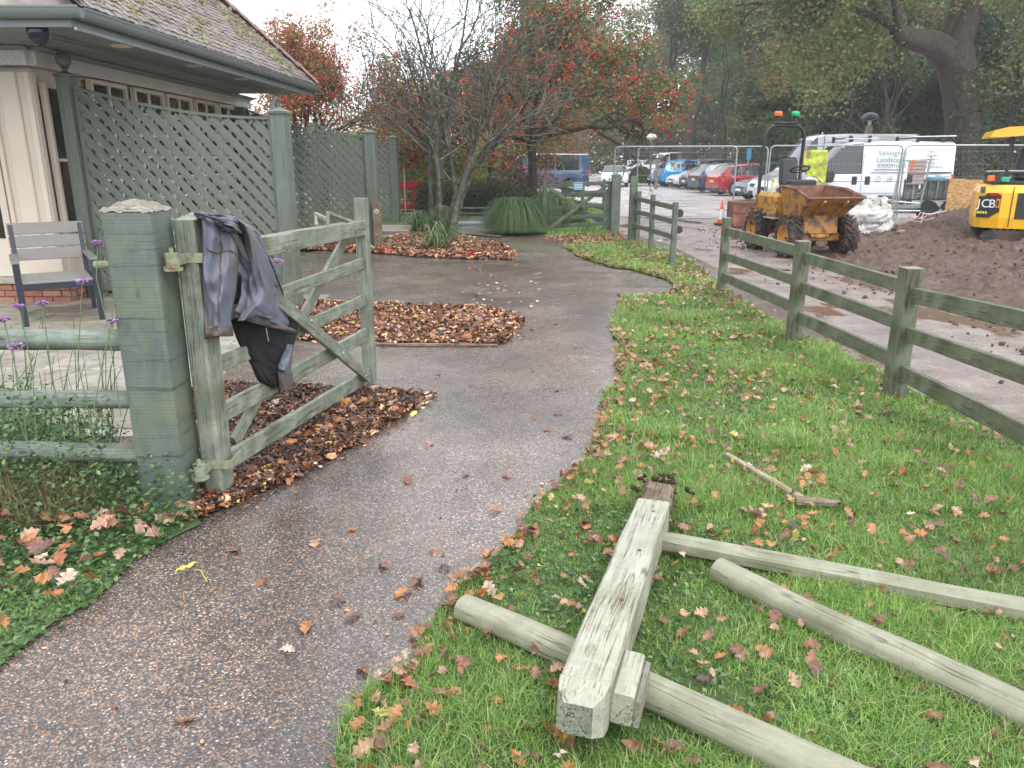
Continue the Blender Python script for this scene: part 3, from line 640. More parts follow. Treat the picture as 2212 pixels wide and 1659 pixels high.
V, F = blades(P, rg.uniform(.08, .38, len(P)), np.full(len(P), .0045), rg.uniform(.4, 2.2, len(P)), rg, 3)
tag(put('dry_grass', mesh_np('dry_grass', V, F, 'grass_dry')), kind='stuff')

# ---- fallen leaves
def oak_leaf_mesh(seed):
    r = random.Random(seed); L = 1.0; top = []; lob = 4
    n = 13
    for i in range(n):
        t = i / (n - 1); env = math.sin(math.pi * min(1, t * .92 + .04)) ** .7 * (.28 + .12 * t)
        w = .80 * env * (1 + .46 * math.cos(2 * math.pi * (t * lob + .1)) * (1 if 0 < i < n - 1 else 0)) if 0 < i < n - 1 else .02
        top.append((t, w * r.uniform(.85, 1.15)))
    vs = []; cx, cy = r.uniform(-.5, .9), r.uniform(-.6, 1.2); tw = r.uniform(-.5, .5)
    for i, (t, w) in enumerate(top):
        b = .13 * cx * math.sin(math.pi * t) + .10 * math.sin(t * 5 + seed)
        for sgn in (-1, 0, 1): vs.append((t - .5, sgn * w, b + abs(sgn) * w * (.35 * cy + r.uniform(-.1, .25)) + sgn * w * tw * t))
    fs = []
    for i in range(n - 1):
        for k in (0, 1): a = i * 3 + k; fs += [(a, a + 3, a + 4), (a, a + 4, a + 1)]
    b = len(vs); vs += [(-.5, -.012, vs[1][2]), (-.5, .012, vs[1][2]), (-.72, 0, vs[1][2] + .03)]; fs += [(b, b + 1, b + 2)]
    return np.array(vs), np.array(fs)
def oval_leaf_mesh(seed):
    r = random.Random(seed); vs = []; n = 8
    for i in range(n):
        t = i / (n - 1); w = .20 * math.sin(math.pi * (t * .96 + .02)); b = r.uniform(-.2, .2) * math.sin(math.pi * t)
        for s in (-1, 0, 1): vs.append((t - .5, s * w, b + abs(s) * w * .5))
    fs = [f for i in range(n - 1) for k in (0, 1) for a in [i * 3 + k] for f in ((a, a + 3, a + 4), (a, a + 4, a + 1))]
    return np.array(vs), np.array(fs)
OAK = [oak_leaf_mesh(s) for s in range(7)]; OVAL = [oval_leaf_mesh(s) for s in range(3)]
leaf_me = [mesh_np('oak_leaf', v, f, 'oak_leaf') for v, f in OAK]; oval_me = [mesh_np('oval_leaf', v, f, 'oak_leaf') for v, f in OVAL]
edge_pts = np.array([(p[0], p[1]) for p in LAWNP[:int(len(LAWNP) * .62)]])
def edge_dist(X, Y):
    D = np.full(len(X), 9.0)
    for ex, ey in edge_pts[::2]: D = np.minimum(D, np.hypot(X - ex, Y - ey))
    return D
P = scatter(LAWNP, 2900, rg, lambda X, Y: np.clip(.44 + .7 * np.exp(-edge_dist(X, Y) / .14) + .35 * (fnoise(X, Y, 1.5, 71) > .52) - .02 * Y, 0.04, 1) * (np.abs(X) < Y * .75 + .6))
E_ = scatter([(p[0] - .02, p[1]) for p in LAWNP], 850, rg, lambda X, Y: np.exp(-edge_dist(X, Y) / .07) * (Y < 14))
P = np.concatenate([P, E_]); P = P[(np.abs(P[:, 0]) < P[:, 1] * .70 + .25) & (P[:, 1] > 1.25)]
order = np.argsort(P[:, 1]); near, rest = P[order[:232]], P[order[232:]]
for x, y in near:
    m = leaf_me[rg.randint(7)] if rg.rand() < .74 else oval_me[rg.randint(3)]; s = rg.uniform(.036, .084)
    put('oak_leaf', m, lawn, M3((x, y, .026 + rg.uniform(0, .018)), rg.uniform(0, 6.3), rg.normal(0, .5), rg.normal(0, .4)) @ Matrix.Scale(s, 4))
parts = []
for q in range(7):
    S = rest[q::7]; parts.append(inst_mesh(*OAK[q], np.column_stack([S, rg.uniform(.03, .065, len(S))]), rotm(rg, len(S), .42), rg.uniform(.032, .074, len(S))))
gl = W((1165, 516), (1250, 508), (1345, 503), (1352, 520), (1262, 527), (1180, 524)); Sg = scatter(gl, 420, rg); parts.append(inst_mesh(*OAK[2], np.column_stack([Sg, rg.uniform(.02, .05, 420)]), rotm(rg, 420, .3), rg.uniform(.06, .10, 420)))
Sg = scatter(LAWNP, 700, rg, lambda X, Y: (Y > 9) * 1.0); parts.append(inst_mesh(*OAK[4], np.column_stack([Sg, rg.uniform(.03, .06, len(Sg))]), rotm(rg, len(Sg), .3), rg.uniform(.05, .09, len(Sg))))
# verge leaves: single ones largest in view, further ones joined
S = scatter(IVYP, 72, rg, lambda X, Y: (np.abs(X) < Y * .72 + .2) * (Y < 3.35) * (.3 + .7 * (fnoise(X, Y, 3, 5) > .5)))
for x, y in S: put('oak_leaf', leaf_me[rg.randint(7)], verge, M3((x, y, .07 + rg.uniform(0, .03)), rg.uniform(0, 6.3), rg.normal(0, .4), rg.normal(0, .3)) @ Matrix.Scale(rg.uniform(.06, .11), 4))
V, F = merge(parts); tag(put('leaf_litter', mesh_np('leaf_litter', V, F, 'oak_leaf')), kind='stuff')
# leaves lying on the path
path = bpy.data.objects['path']
PL = [(660, 1358), (682, 1175), (760, 1145), (785, 1452), (945, 1195), (1068, 1105), (1008, 1028), (930, 960), (985, 1245), (620, 1408), (860, 1330), (565, 1260), (1130, 1118), (1095, 1030), (760, 1335), (1225, 945), (1205, 895), (870, 1285), (1240, 1090), (880, 1040), (400, 1560), (1150, 905), (1190, 560), (1060, 595), (1075, 625), (1030, 640), (1100, 655), (1240, 640), (1200, 700), (1225, 712), (1150, 712), (1110, 690), (505, 1190), (1180, 930), (960, 1230), (900, 1260), (730, 1300), (830, 1225), (985, 1345), (1012, 1370)]
for x, y in PL:
    p = G(x, y); put('oak_leaf', leaf_me[rg.randint(7)], path, M3((p.x, p.y, .009), rg.uniform(0, 6.3), rg.normal(0, .08), rg.normal(0, .08)) @ Matrix.Scale(rg.uniform(.05, .09), 4))
n = N('yellow_leaf'); n.col((.42, .40, .07)); n.rough(.5); n.done(); n = N('pale_litter'); n.col((.62, .58, .48)); n.rough(.6); n.done()
ylm = oval_me[0].copy(); ylm.materials.clear(); ylm.materials.append(MATS['yellow_leaf'])
for x, y, s in ((405, 1240, .10), (780, 910, .09), (480, 1100, .07), (1560 - 320, 1592, .12), (1155, 700, .06), (1165, 690, .06)):
    p = G(x, y); o = put('yellow_leaf', ylm, path, M3((p.x, p.y, .03), rg.uniform(0, 6.3), .1, .1) @ Matrix.Scale(s, 4))
p = G(405, 1240); q = G(448, 1262); MB().tube([(p.x + .03, p.y, .02), (p.x + .06, p.y - .01, .024), (q.x, q.y, .012)], .0022, 5).build('leaf_stalk', 'yellow_leaf', path)
plm = oval_me[1].copy(); plm.materials.clear(); plm.materials.append(MATS['pale_litter'])
for x, y in [(rg.uniform(1000, 1170), rg.uniform(575, 665)) for _ in range(26)]:
    p = G(x, y); put('pale_leaf', plm, path, M3((p.x, p.y, .012), rg.uniform(0, 6.3)) @ Matrix.Scale(rg.uniform(.04, .10), 4))
for i, (x, y) in enumerate(((826, 546), (842, 550), (1020, 554))):
    p = G(x, y, .02); c = thing('red_petals', ['clump of red petals at the edge of the leaf bed, leftmost of three', 'small clump of red petals beside the leftmost one at the leaf bed edge', 'clump of red petals lying alone in front of the bare tree bed'][i], 'petals', (p.x, p.y, .02), group='clumps of red petals by the far leaf bed')
    for k in range(7):
        a = rg.uniform(0, 6.3); d = rg.uniform(0, .07)
        putl('petal', mesh_np('petal', oval_leaf_mesh(k)[0] * np.array([1, 1.8, 1]), oval_leaf_mesh(k)[1], 'tape_red'), c, M3((d * math.cos(a), d * math.sin(a) * .6, .02 + rg.uniform(0, .04)), rg.uniform(0, 6.3), rg.normal(0, .5), rg.normal(0, .5)) @ Matrix.Scale(.085, 4))
Q = scatter(PATHC, 2600, rg); a = inst_mesh(np.array([(-.5, -.22, 0), (.3, -.28, .04), (.55, .05, 0), (.1, .3, .08), (-.45, .16, .02)]), np.array([(0, 1, 2), (0, 2, 3), (0, 3, 4)]), np.column_stack([Q, np.full(len(Q), .006)]), rotm(rg, len(Q), .15), rg.gamma(3, .0045, len(Q)))
tag(put('path_debris', mesh_np('path_debris', *a, 'mulch')), kind='stuff')
# leaf mulch in the three beds
flake = (np.array([(-.5, -.22, 0), (.3, -.28, .04), (.55, .05, 0), (.1, .3, .08), (-.45, .16, .02)]), np.array([(0, 1, 2), (0, 2, 3), (0, 3, 4)]))
chip = (np.array([(-.5, -.10, 0), (.5, -.13, .03), (.46, .12, .05), (-.5, .09, .02)]), np.array([(0, 1, 2), (0, 2, 3)]))
for pl, n1, n2, s1, nl in ((bed_objs[2][1], 26000, 14000, .028, 150), (bed_objs[1][1], 22000, 4000, .034, 230), (bed_objs[0][1], 15000, 1000, .05, 260)):
    P = scatter(pl, n1, rg); P = P + rg.normal(0, .030, P.shape) * (rg.rand(n1, 1) < .5); z = .014 + rg.uniform(0, .028, n1) * np.clip(fnoise(P[:, 0], P[:, 1], 4, 3) * 1.6, .2, 1)
    a = inst_mesh(*flake, np.column_stack([P, z]), rotm(rg, n1, .5), rg.gamma(5, s1 / 5, n1))
    tag(put('leaf_mulch', mesh_np('leaf_mulch', *a, 'mulch')), kind='stuff')
    Q = scatter(pl, 2200, rg); Q = Q + rg.normal(0, .10, Q.shape); a = inst_mesh(*flake, np.column_stack([Q, np.full(2200, .020)]), rotm(rg, 2200, .2), rg.gamma(4, s1 / 5, 2200)); tag(put('spilled_litter', mesh_np('spilled_litter', *a, 'mulch')), kind='stuff')
    P = scatter(pl, n2, rg); a = inst_mesh(*chip, np.column_stack([P, .016 + rg.uniform(0, .03, n2)]), rotm(rg, n2, .45), rg.gamma(5, .035 / 5, n2))
    tag(put('bark_chippings', mesh_np('bark_chippings', *a, 'bark_chip')), kind='stuff')
    P = scatter(pl, nl, rg); q = [inst_mesh(*OAK[i], np.column_stack([P[i::7], rg.uniform(.04, .055, len(P[i::7]))]), rotm(rg, len(P[i::7]), .35), rg.uniform(.05, .09, len(P[i::7]))) for i in range(7)]
    tag(put('bed_leaves', mesh_np('bed_leaves', *merge(q), 'oak_leaf')), kind='stuff')
# timber edging of the beds
def edging(px, label):
    t = thing('bed_edging', label, 'edging', G(*px[0]), group='timber edging boards round the leaf beds')
    for a, b in zip(px[:-1], px[1:]):
        p, q = G(*a), G(*b); beam('board', p + Vector((0, 0, .014)), q + Vector((0, 0, .014)), .018, .028, 'brown_wood', t, rough=.003)
edging([(745, 845), (840, 849), (942, 852)], 'dark timber edging along the back of the nearest leaf bed')
edging([(942, 853), (900, 885)], 'short timber edging along the path side of the nearest leaf bed')
edging([(690, 741), (860, 748), (1075, 749)], 'timber edging along the front of the middle leaf bed')
# ================================================================ THE BUILDING
XW, YN, ZS = -5.4, 9.3, 2.84           # long wall plane, near corner, soffit height
bld = thing('cottage', 'cream painted cottage with mossy tiled hipped roof and wide grey eaves behind the trellis', 'building', (XW, YN, 0))
# carcass
b = MB(); b.box((XW - 3.2, 13.0, 1.45), (6.2, 7.1, 2.7)); b.build('wall', 'cream', bld)
# brick plinth, each brick a piece
PLX, PLY, PZ = -5.27, 9.17, .235
MB().box((PLX - 3.4, PLY + 3.7, PZ / 2), (6.76, 7.36, PZ)).build('plinth_core', 'mortar', bld)
bm_ = MB().box((0, 0, 0), (.215, .04, .065), bev=.004).mesh('brick', 'brick'); bs_ = MB().box((0, 0, 0), (.1, .04, .065), bev=.004).mesh('brick', 'brick')
for r_ in range(3):
    z = .038 + r_ * .077
    for i in range(9):
        put('brick', bm_, bld, M3((PLX - .12 - i * .226 - (.113 if r_ % 2 else 0), PLY, z)))
    if r_ % 2: put('brick', bs_, bld, M3((PLX - .06, PLY, z)))
    for i in range(5): put('brick', bm_, bld, M3((PLX, PLY + .12 + i * .226 + (.113 if r_ % 2 else 0), z), math.pi / 2))
stp = MB().box((PLX - 1.28, PLY + .17, PZ + .035), (2.7, .44, .07), bev=.008).build('step_slab', 'slab', bld)
MB().box((PLX - .17, PLY + 2.1, PZ + .03), (.46, 3.4, .06), bev=.008).build('step_slab', 'slab', bld)
# near end: skirting, column panels, glazed doors
zb = PZ + .07
MB().box((-6.6, YN - .03, zb + .10), (1.9, .07, .20), bev=.01).build('skirting', 'cream', bld)
MB().box((-5.62, YN - .02, 1.45), (.48, .10, 2.3), bev=.01).build('corner_column', 'cream', bld)
for x, w_ in ((-5.84, .05), (-5.64, .20), (-5.42, .07)): MB().box((x, YN - .085, 1.45), (w_, .045, 2.3), bev=.012).build('column_moulding', 'cream', bld)
MB().box((-5.62, YN - .05, zb + .12), (.56, .14, .24), bev=.01).build('column_base', 'cream', bld)
for x0, x1 in ((-7.4, -6.62), (-6.56, -5.90)):
    fr = MB(); 
    for x in (x0 + .04, x1 - .04): fr.box((x, YN - .03, 1.5), (.08, .08, 2.2))
    fr.box(((x0 + x1) / 2, YN - .03, zb + .32), (x1 - x0 - .16, .075, .26)); fr.box(((x0 + x1) / 2, YN - .03, 1.52), (x1 - x0 - .16, .06, .05)); fr.box(((x0 + x1) / 2, YN - .03, 2.5), (x1 - x0 - .16, .075, .1))
    f_ = fr.build('door_frame', 'cream', bld); MB().box(((x0 + x1) / 2, YN - .004, 1.5), (x1 - x0 - .16, .012, 2.0)).build('door_pane', 'window_glass', f_)
# long side: windows (frame > pane)
MB().box((XW + .02, 13.0, 2.745), (.10, 7.4, .16)).build('render_band', 'render_dash', bld)
MB().box((-6.7, YN - .03, 2.745), (2.6, .10, .16)).build('render_band', 'render_dash', bld)
MB().box((XW + .015, 13.0, zb + .22), (.06, 7.3, .44), bev=.008).build('panelling', 'cream', bld)
def side_window(y0, y1, z0, z1, nx, nz, top_only=False):
    f_ = MB(); t = .05
    f_.box((XW + .02, y0 + t / 2, (z0 + z1) / 2), (.07, t, z1 - z0)); f_.box((XW + .02, y1 - t / 2, (z0 + z1) / 2), (.07, t, z1 - z0))
    f_.box((XW + .02, (y0 + y1) / 2, z0 + t / 2), (.065, y1 - y0 - 2 * t, t)); f_.box((XW + .02, (y0 + y1) / 2, z1 - t / 2), (.065, y1 - y0 - 2 * t, t))
    w = (y1 - y0 - 2 * t) / nx; h = (z1 - z0 - 2 * t) / nz
    for i in range(1, nx): f_.box((XW + .02, y0 + t + i * w, (z0 + z1) / 2), (.05, .05, z1 - z0 - 2 * t))
    for i in range(1, nz):
        for j in range(nx): f_.box((XW + .02, y0 + t + (j + .5) * w, z0 + t + i * h), (.048, w - .05, .035))
    fo = f_.build('window_frame', 'cream', bld)
    pm = MB().box((0, 0, 0), (.012, w - .04, h - .03)).mesh('pane', 'window_glass')
    for i in range(nx):
        for j in range(nz): put('pane', pm, fo, M3((XW + .012, y0 + t + (i + .5) * w, z0 + t + (j + .5) * h)))
side_window(9.42, 10.12, .8, 2.5, 1, 2)
for a_, b_ in (((194, 190), (262, 190)), ((288, 205), (343, 212)), ((359, 218), (405, 224)), ((420, 224), (461, 232)), ((471, 232), (506, 238))):
    y0 = atX(*a_, XW).y - .06; y1 = atX(*b_, XW).y + .06
    side_window(y0, y1, .75, 2.64, 2, 6)
# soffit, mouldings, fascia and gutter
E0, E1 = Vector((-4.06, 7.76, 2.86)), Vector((-3.80, 15.62, 2.86)); EW = Vector((-10.5, 7.76, 2.86)); EB = Vector((-10.5, 15.62, 2.86))
b = MB(); b.add([E0, E1, EB, EW, E0 + Vector((0, 0, .03)), E1 + Vector((0, 0, .03)), EB + Vector((0, 0, .03)), EW + Vector((0, 0, .03))], [(0, 1, 2, 3), (7, 6, 5, 4), (0, 4, 5, 1), (1, 5, 6, 2), (2, 6, 7, 3), (3, 7, 4, 0)])
b.build('soffit', 'soffit_paint', bld)
def run(name, a, b_, prof, mat, smooth=False):
    M, L = frame_x(a, b_); vs = [(x, y, z) for x in (0, L) for y, z in prof]; n = len(prof)
    fs = [tuple(range(n)), tuple(range(2 * n - 1, n - 1, -1))] + [(i, i + n, (i + 1) % n + n, (i + 1) % n) for i in range(n)]
    q = MB(); q.add(vs, fs); return q.build(name, mat, bld, M, smooth=smooth)
d = (E1 - E0).normalized(); side = Vector((d.y, -d.x, 0)); W0 = Vector((XW + .07, YN - .08, 2.835)); W1 = Vector((XW + .07, 16.7, 2.835))
run('soffit_moulding', W0, W1, [(0, 0.02), (0, -.018), (-.05, -.018), (-.09, .005), (-.15, .005), (-.15, .02)], 'soffit_paint')
run('soffit_moulding', W0 + Vector((-3.2, 0, 0)), W0, [(0, 0.02), (0, -.018), (-.05, -.018), (-.09, .005), (-.15, .005), (-.15, .02)], 'soffit_paint')
run('soffit_batten', E0.lerp(W0, .45) + Vector((0, 0, -.015)), E1.lerp(W1, .4) + Vector((0, -.6, -.02)), [(-.02, 0), (-.02, -.02), (.02, -.02), (.02, 0)], 'soffit_paint')
run('fascia', E0, E1, [(.012, -.03), (.012, .17), (-.012, .17), (-.012, -.03)], 'soffit_paint')
run('fascia', EW, E0, [(.012, -.03), (.012, .17), (-.012, .17), (-.012, -.03)], 'soffit_paint')
gp_ = [(.0, .0)] + [(-.012 - .058 + .058 * math.cos(a), .105 - .075 * math.sin(a)) for a in [math.pi * k / 10 for k in range(11)]][::1] + [(-.128, .125), (-.136, .125), (-.136, .10)]
gut = [(-.012, .12)] + [(-.075 + .062 * math.cos(math.pi * k / 10), .115 - .085 * math.sin(math.pi * k / 10)) for k in range(11)] + [(-.143, .118), (-.143, .135), (-.130, .135), (-.130, .12)]
run('gutter', E0 + side * 0, E1 + d * .06, gut, 'gutter_paint', True)
run('gutter', EW, E0 + Vector((.14, 0, 0)), gut, 'gutter_paint', True)
run('gutter_bracket_rail', E0, E1, [(-.014, -.055), (-.014, -.03), (-.035, -.03), (-.035, -.055)], 'galv')
for x, y in ((262, 99), (420, 141), (522, 170)):
    p = G(x, y, 2.858); MB().lathe([(.0, -.012), (.10, -.012), (.115, -.004), (.118, 0)], 20, M3((p.x, p.y, p.z))).build('downlight', 'downlight', bld)
p = G(80, 60, 2.85); MB().lathe([(.005, -.17), (.05, -.155), (.085, -.11), (.095, -.06), (.095, 0)], 18, M3((p.x, p.y, 2.86))).build('camera_dome', 'dark_dome', bld, smooth=True)
# roof
PT = math.tan(math.radians(45)); TZ = 3.02
roof = MB(); e0 = E0 + Vector((.05, -.05, .15)); e1 = E1 + Vector((.05, .05, .15)); w0 = EW + Vector((0, -.05, .15)); RH = 3.9
r0 = Vector((e0.x - RH, e0.y + RH, TZ + RH * PT)); r1 = Vector((e0.x - RH, e1.y - RH, TZ + RH * PT))
roof.add([e0, e1, r1, r0, (e1.x - 2 * RH, e1.y, TZ), (e0.x - 2 * RH, e0.y, TZ)], [(0, 1, 2, 3), (1, 4, 2), (5, 0, 3), (4, 5, 3, 2)])
rf = roof.build('roof', 'roof_tile', bld)
xe = (e0.x + e1.x) / 2
tv = MB().box((0, 0, 0), (.163, .19, .014)).v; tm = MB(); tm.add([(x, y, z + .008 * (1 - (x / .08) ** 2) + (0 if y > 0 else .004)) for x, y, z in [(a, b, c) for a in (-.081, 0, .081) for b in (-.10, .10) for c in (-.007, .007)]],
    [(0, 4, 6, 2), (4, 8, 10, 6), (1, 3, 7, 5), (5, 7, 11, 9), (0, 1, 5, 4), (4, 5, 9, 8), (2, 6, 7, 3), (6, 10, 11, 7), (0, 2, 3, 1), (8, 9, 11, 10)])
tile = tm.mesh('roof_tile', 'roof_tile'); tiles = []
pr = math.radians(45)
for r_ in range(38):
    run_ = .02 + r_ * .1 * math.cos(pr); 
    for c in range(52):
        yy = e0.y + run_ + .1 + c * .166 + (.083 if r_ % 2 else 0)
        if yy > e1.y - run_ - .06: break
        xx = e0.x + (e1.x - e0.x) * (yy - e0.y) / (e1.y - e0.y) - run_
        M = M3((xx + rg.normal(0, .003), yy, TZ + .03 + run_ * PT + rg.uniform(-.004, .008)), math.pi / 2) @ Matrix.Rotation(pr - .07, 4, 'X') @ Matrix.Rotation(rg.normal(0, .012), 4, 'Z')
        tiles.append(((xx ** 2 + yy ** 2), M))
vis = []; hid = []
for dd, M in tiles:
    t = M.translation; u = t.y * sp + (t.z - CH) * cp; dp = t.y * cp - (t.z - CH) * sp
    (vis if 829.5 - FPX * u / dp > -12 else hid).append((dd, M))
vis.sort(key=lambda a: a[0])
for dd, M in vis[:298]: put('tile', tile, rf, M)
rest_ = [m for _, m in vis[298:] + hid]; tvv = np.array([v.co[:] for v in tile.vertices]); tf = np.array([[a for a in p.vertices] for p in tile.polygons])
mats = np.array([[list(r[:3]) for r in m.to_3x3()] for m in rest_]); V, F = inst_mesh(tvv, tf, np.array([m.translation[:] for m in rest_]), mats, np.ones(len(rest_)))
tag(put('far_tiles', mesh_np('far_tiles', V, F, 'roof_tile'), rf), kind='stuff')
ht = MB(); n_ = 7
ht.add([(sx_ * .15, .105 * math.cos(math.pi * k / n_ ) * (1 if sx_ < 0 else .82), .085 * math.sin(math.pi * k / n_) * (1 if sx_ < 0 else .8)) for sx_ in (-1, 1) for k in range(n_ + 1)], [(k, k + 1, k + n_ + 2, k + n_ + 1) for k in range(n_)])
htm = ht.mesh('hip_tile', 'hip_tile')
for corner, dv in ((e1, Vector((-1, -1, PT))), (e0, Vector((-1, 1, PT)))):
    M, L = frame_x(corner, corner + dv)
    for i in range(24): put('hip_tile', htm, rf, M @ Matrix.Translation((.16 + i * .235, 0, .035 + .006 * (i % 2))) @ Matrix.Rotation(-.10, 4, 'Y'))
# moss on the roof
P = []
while len(P) < 2600:
    run_ = rg.uniform(.03, 2.6); yy = rg.uniform(e0.y + run_, e1.y - run_)
    if vnoise(np.array([yy]), np.array([run_ * 2]), 2.2, 3)[0] + .5 * vnoise(np.array([yy]), np.array([run_]), 7, 4)[0] > .72: P.append((e0.x + (e1.x - e0.x) * (yy - e0.y) / (e1.y - e0.y) - run_, yy, TZ + .055 + run_ * PT))
V, F = inst_mesh(cv, cf, np.array(P), rotm(rg, len(P), .6), rg.gamma(3, .0062, len(P)) + .006)
tag(put('roof_moss', mesh_np('roof_moss', V, F, 'moss_lump'), rf), kind='stuff')
# rear wing eave beyond
wing = thing('rear_porch', 'grey porch eave and drainpipe beyond the end of the tiled roof', 'porch', (-6.2, 18.5, 0))
a = atY(540, 196, 16.2); b_ = atY(612, 208, 18.4); a.z = b_.z = (a.z + b_.z) / 2 + .02
M, L = frame_x(a, b_); q = MB(); q.add([(x, y, z) for x in (-1.0, L) for y, z in gut], [tuple(range(len(gut))), tuple(range(2 * len(gut) - 1, len(gut) - 1, -1))] + [(i, i + len(gut), (i + 1) % len(gut) + len(gut), (i + 1) % len(gut)) for i in range(len(gut))]); q.build('gutter', 'gutter_paint', wing, M)
MB().add([(a.x - 2.5, a.y - .2, a.z + .1), (a.x, a.y - .2, a.z + .1), (b_.x, b_.y, a.z + .1), (b_.x - 2.5, b_.y, a.z + .1), (a.x - 2.5, a.y - .2, a.z + .14), (a.x, a.y - .2, a.z + .14), (b_.x, b_.y, a.z + .14), (b_.x - 2.5, b_.y, a.z + .14)], [(0, 1, 2, 3), (7, 6, 5, 4), (0, 4, 5, 1), (1, 5, 6, 2), (2, 6, 7, 3), (3, 7, 4, 0)]).build('porch_soffit', 'soffit_paint', wing)
p = atY(597, 225, 17.6); MB().tube([(p.x, p.y, a.z + .02), (p.x, p.y, 0)], .045, 10).build('drainpipe', 'gutter_paint', wing)
p = atY(548, 235, 17.2); MB().box((p.x, p.y, 1.25), (.16, .16, 2.6)).build('porch_post', 'soffit_paint', wing)
MB().tube([(p.x, p.y, 1.9), (p.x + .45, p.y + .3, a.z + .05)], .03, 6).build('brace', 'soffit_paint', wing)

# ================================================================ TRELLIS SCREENS (three parallel bays)
def trellis(px0, px1, top0, top1, pw, label, finial=False, nlath=None, x_left=None, pitchd=.166, lw=.082, vis_x=None):
    A = G(*px0); B = G(*px1)
    if x_left is not None: A = Vector((x_left, B.y + .25, 0))
    zA = Zat(A.x, A.y, top0) if x_left is None else top0
    zB = Zat(B.x, B.y, top1)
    t = thing('trellis_screen', label, 'trellis', (A.x, A.y, 0), group='green trellis screens beside the cottage')
    u = (B - A).normalized(); L = (B - A).length; nrm = Vector((u.y, -u.x, 0))
    def post(P, z, cap):
        beam('post', P, P + Vector((0, 0, z)), pw, pw, 'paint_trellis', t, up=nrm, rough=.002, bev=.008)
        if cap == 'ball':
            MB().lathe([(.075, 0), (.13, .004), (.13, .024), (.06, .04), (.03, .06), (.03, .085), (.055, .10)], 16, M3((P.x, P.y, z))).build('post_cap', 'paint_trellis', t, smooth=True)
            MB().lathe([(.002, 0)] + [(.085 * math.sin(math.pi * k / 10), .085 - .085 * math.cos(math.pi * k / 10)) for k in range(1, 10)] + [(.002, .17)], 18, M3((P.x, P.y, z + .10))).build('ball_finial', 'paint_trellis', t, smooth=True)
        elif cap:
            h_ = pw / 2 + .018; q = MB(); q.add([(-h_, -h_, 0), (h_, -h_, 0), (h_, h_, 0), (-h_, h_, 0), (-h_, -h_, .025), (h_, -h_, .025), (h_, h_, .025), (-h_, h_, .025), (0, 0, .07)], [(3, 2, 1, 0), (0, 1, 5, 4), (1, 2, 6, 5), (2, 3, 7, 6), (3, 0, 4, 7), (4, 5, 8), (5, 6, 8), (6, 7, 8), (7, 4, 8)])
            q.build('post_cap', 'paint_trellis', t, M3((P.x, P.y, z), math.atan2(u.y, u.x)))
    post(A, zA, 'ball' if finial else None); post(B, zB, True)
    zl = zA - .10 if finial else zA - .02; zr = zB - .06; z0 = .16
    def ztop(s): q = s / L; return zl + (zr - zl) * (1 - (1 - q) ** 1.9)
    # curved top capping made of short boards following the scallop, one piece
    s0, s1 = pw / 2, L - pw / 2; K = 12; q = MB()
    for i in range(K):
        a_, c_ = s0 + (s1 - s0) * i / K, s0 + (s1 - s0) * (i + 1) / K
        pa, pc = A + u * a_, A + u * c_; ha, hc = ztop(a_), ztop(c_); w_ = nrm * .035
        q.add([pa - w_ + Vector((0, 0, ha)), pa + w_ + Vector((0, 0, ha)), pc + w_ + Vector((0, 0, hc)), pc - w_ + Vector((0, 0, hc)), pa - w_ + Vector((0, 0, ha + .03)), pa + w_ + Vector((0, 0, ha + .03)), pc + w_ + Vector((0, 0, hc + .03)), pc - w_ + Vector((0, 0, hc + .03))], [(0, 1, 2, 3), (7, 6, 5, 4), (1, 5, 6, 2), (3, 7, 4, 0)])
    q.build('top_rail', 'paint_trellis', t)
    beam('bottom_rail', A + u * s0 + Vector((0, 0, z0)), A + u * s1 + Vector((0, 0, z0)), .05, .11, 'paint_trellis', t)
    for s_ in (s0 + .03, s1 - .03): beam('side_rail', A + u * s_ + Vector((0, 0, z0 + .056)), A + u * s_ + Vector((0, 0, ztop(s_) - .002)), .05, .058, 'paint_trellis', t, up=nrm)
    # laths: two layers at 45 degrees
    for layer, off in ((1, .015), (-1, -.015)):
        c = s0 - (3.2 if layer > 0 else 0)
        while c < s1 + (3.2 if layer < 0 else 0):
            # front layer (toward the camera) falls to the right; back layer rises to the right
            pts = []
            for k in range(141):
                zz = z0 + .05 + k * .022; s = (c + (3.2 - (zz - z0))) if layer > 0 else (c - 3.2 + (zz - z0))
                if s0 + .02 < s < s1 - .02 and zz < ztop(s) - .004: pts.append((s, zz))
            if len(pts) > 3:
                (sa, za), (sb, zb_) = pts[0], pts[-1]
                if vis_x is None or max(sa, sb) > vis_x:
                    beam('lath', A + u * sa + nrm * off + Vector((0, 0, za)), A + u * sb + nrm * off + Vector((0, 0, zb_)), lw * (1 if layer > 0 else .5), .014, 'paint_trellis' if layer > 0 else 'pale_lath', t, up=nrm, bev=.002)
            c += pitchd
    return t
# beam(): w lies across up x axis, so a lath's width is in the screen plane
trellis((214, 645), (637, 662), 166, 246, .165, 'nearest trellis screen, with a ball finial on its left post', finial=True)
trellis((0, 0), (811, 533), 2.62, 288, .20, 'middle trellis screen between the nearest one and the waymarked stump', x_left=-5.2)
trellis((0, 0), (857, 480), 2.62, 298, .20, 'furthest trellis screen beside the red barrier, mostly hidden', x_left=-5.4, vis_x=1.2)
p = G(633, 662); t = thing('loose_bricks', 'two stacked orange bricks at the foot of the trellis post', 'bricks', (p.x, p.y, 0))
putl('brick', MB().box((0, 0, .035), (.21, .10, .065), bev=.004).mesh('brick', 'brick'), t, M3((0, 0, 0), .2)); putl('brick', MB().box((0, 0, .035), (.21, .10, .065), bev=.004).mesh('brick', 'brick'), t, M3((-.01, 0, .068), -.12))
p = G(818, 535); t = thing('waymark_post', 'short dark brown stump with a pale diamond waymark in front of the middle trellis', 'post', (p.x, p.y, 0))
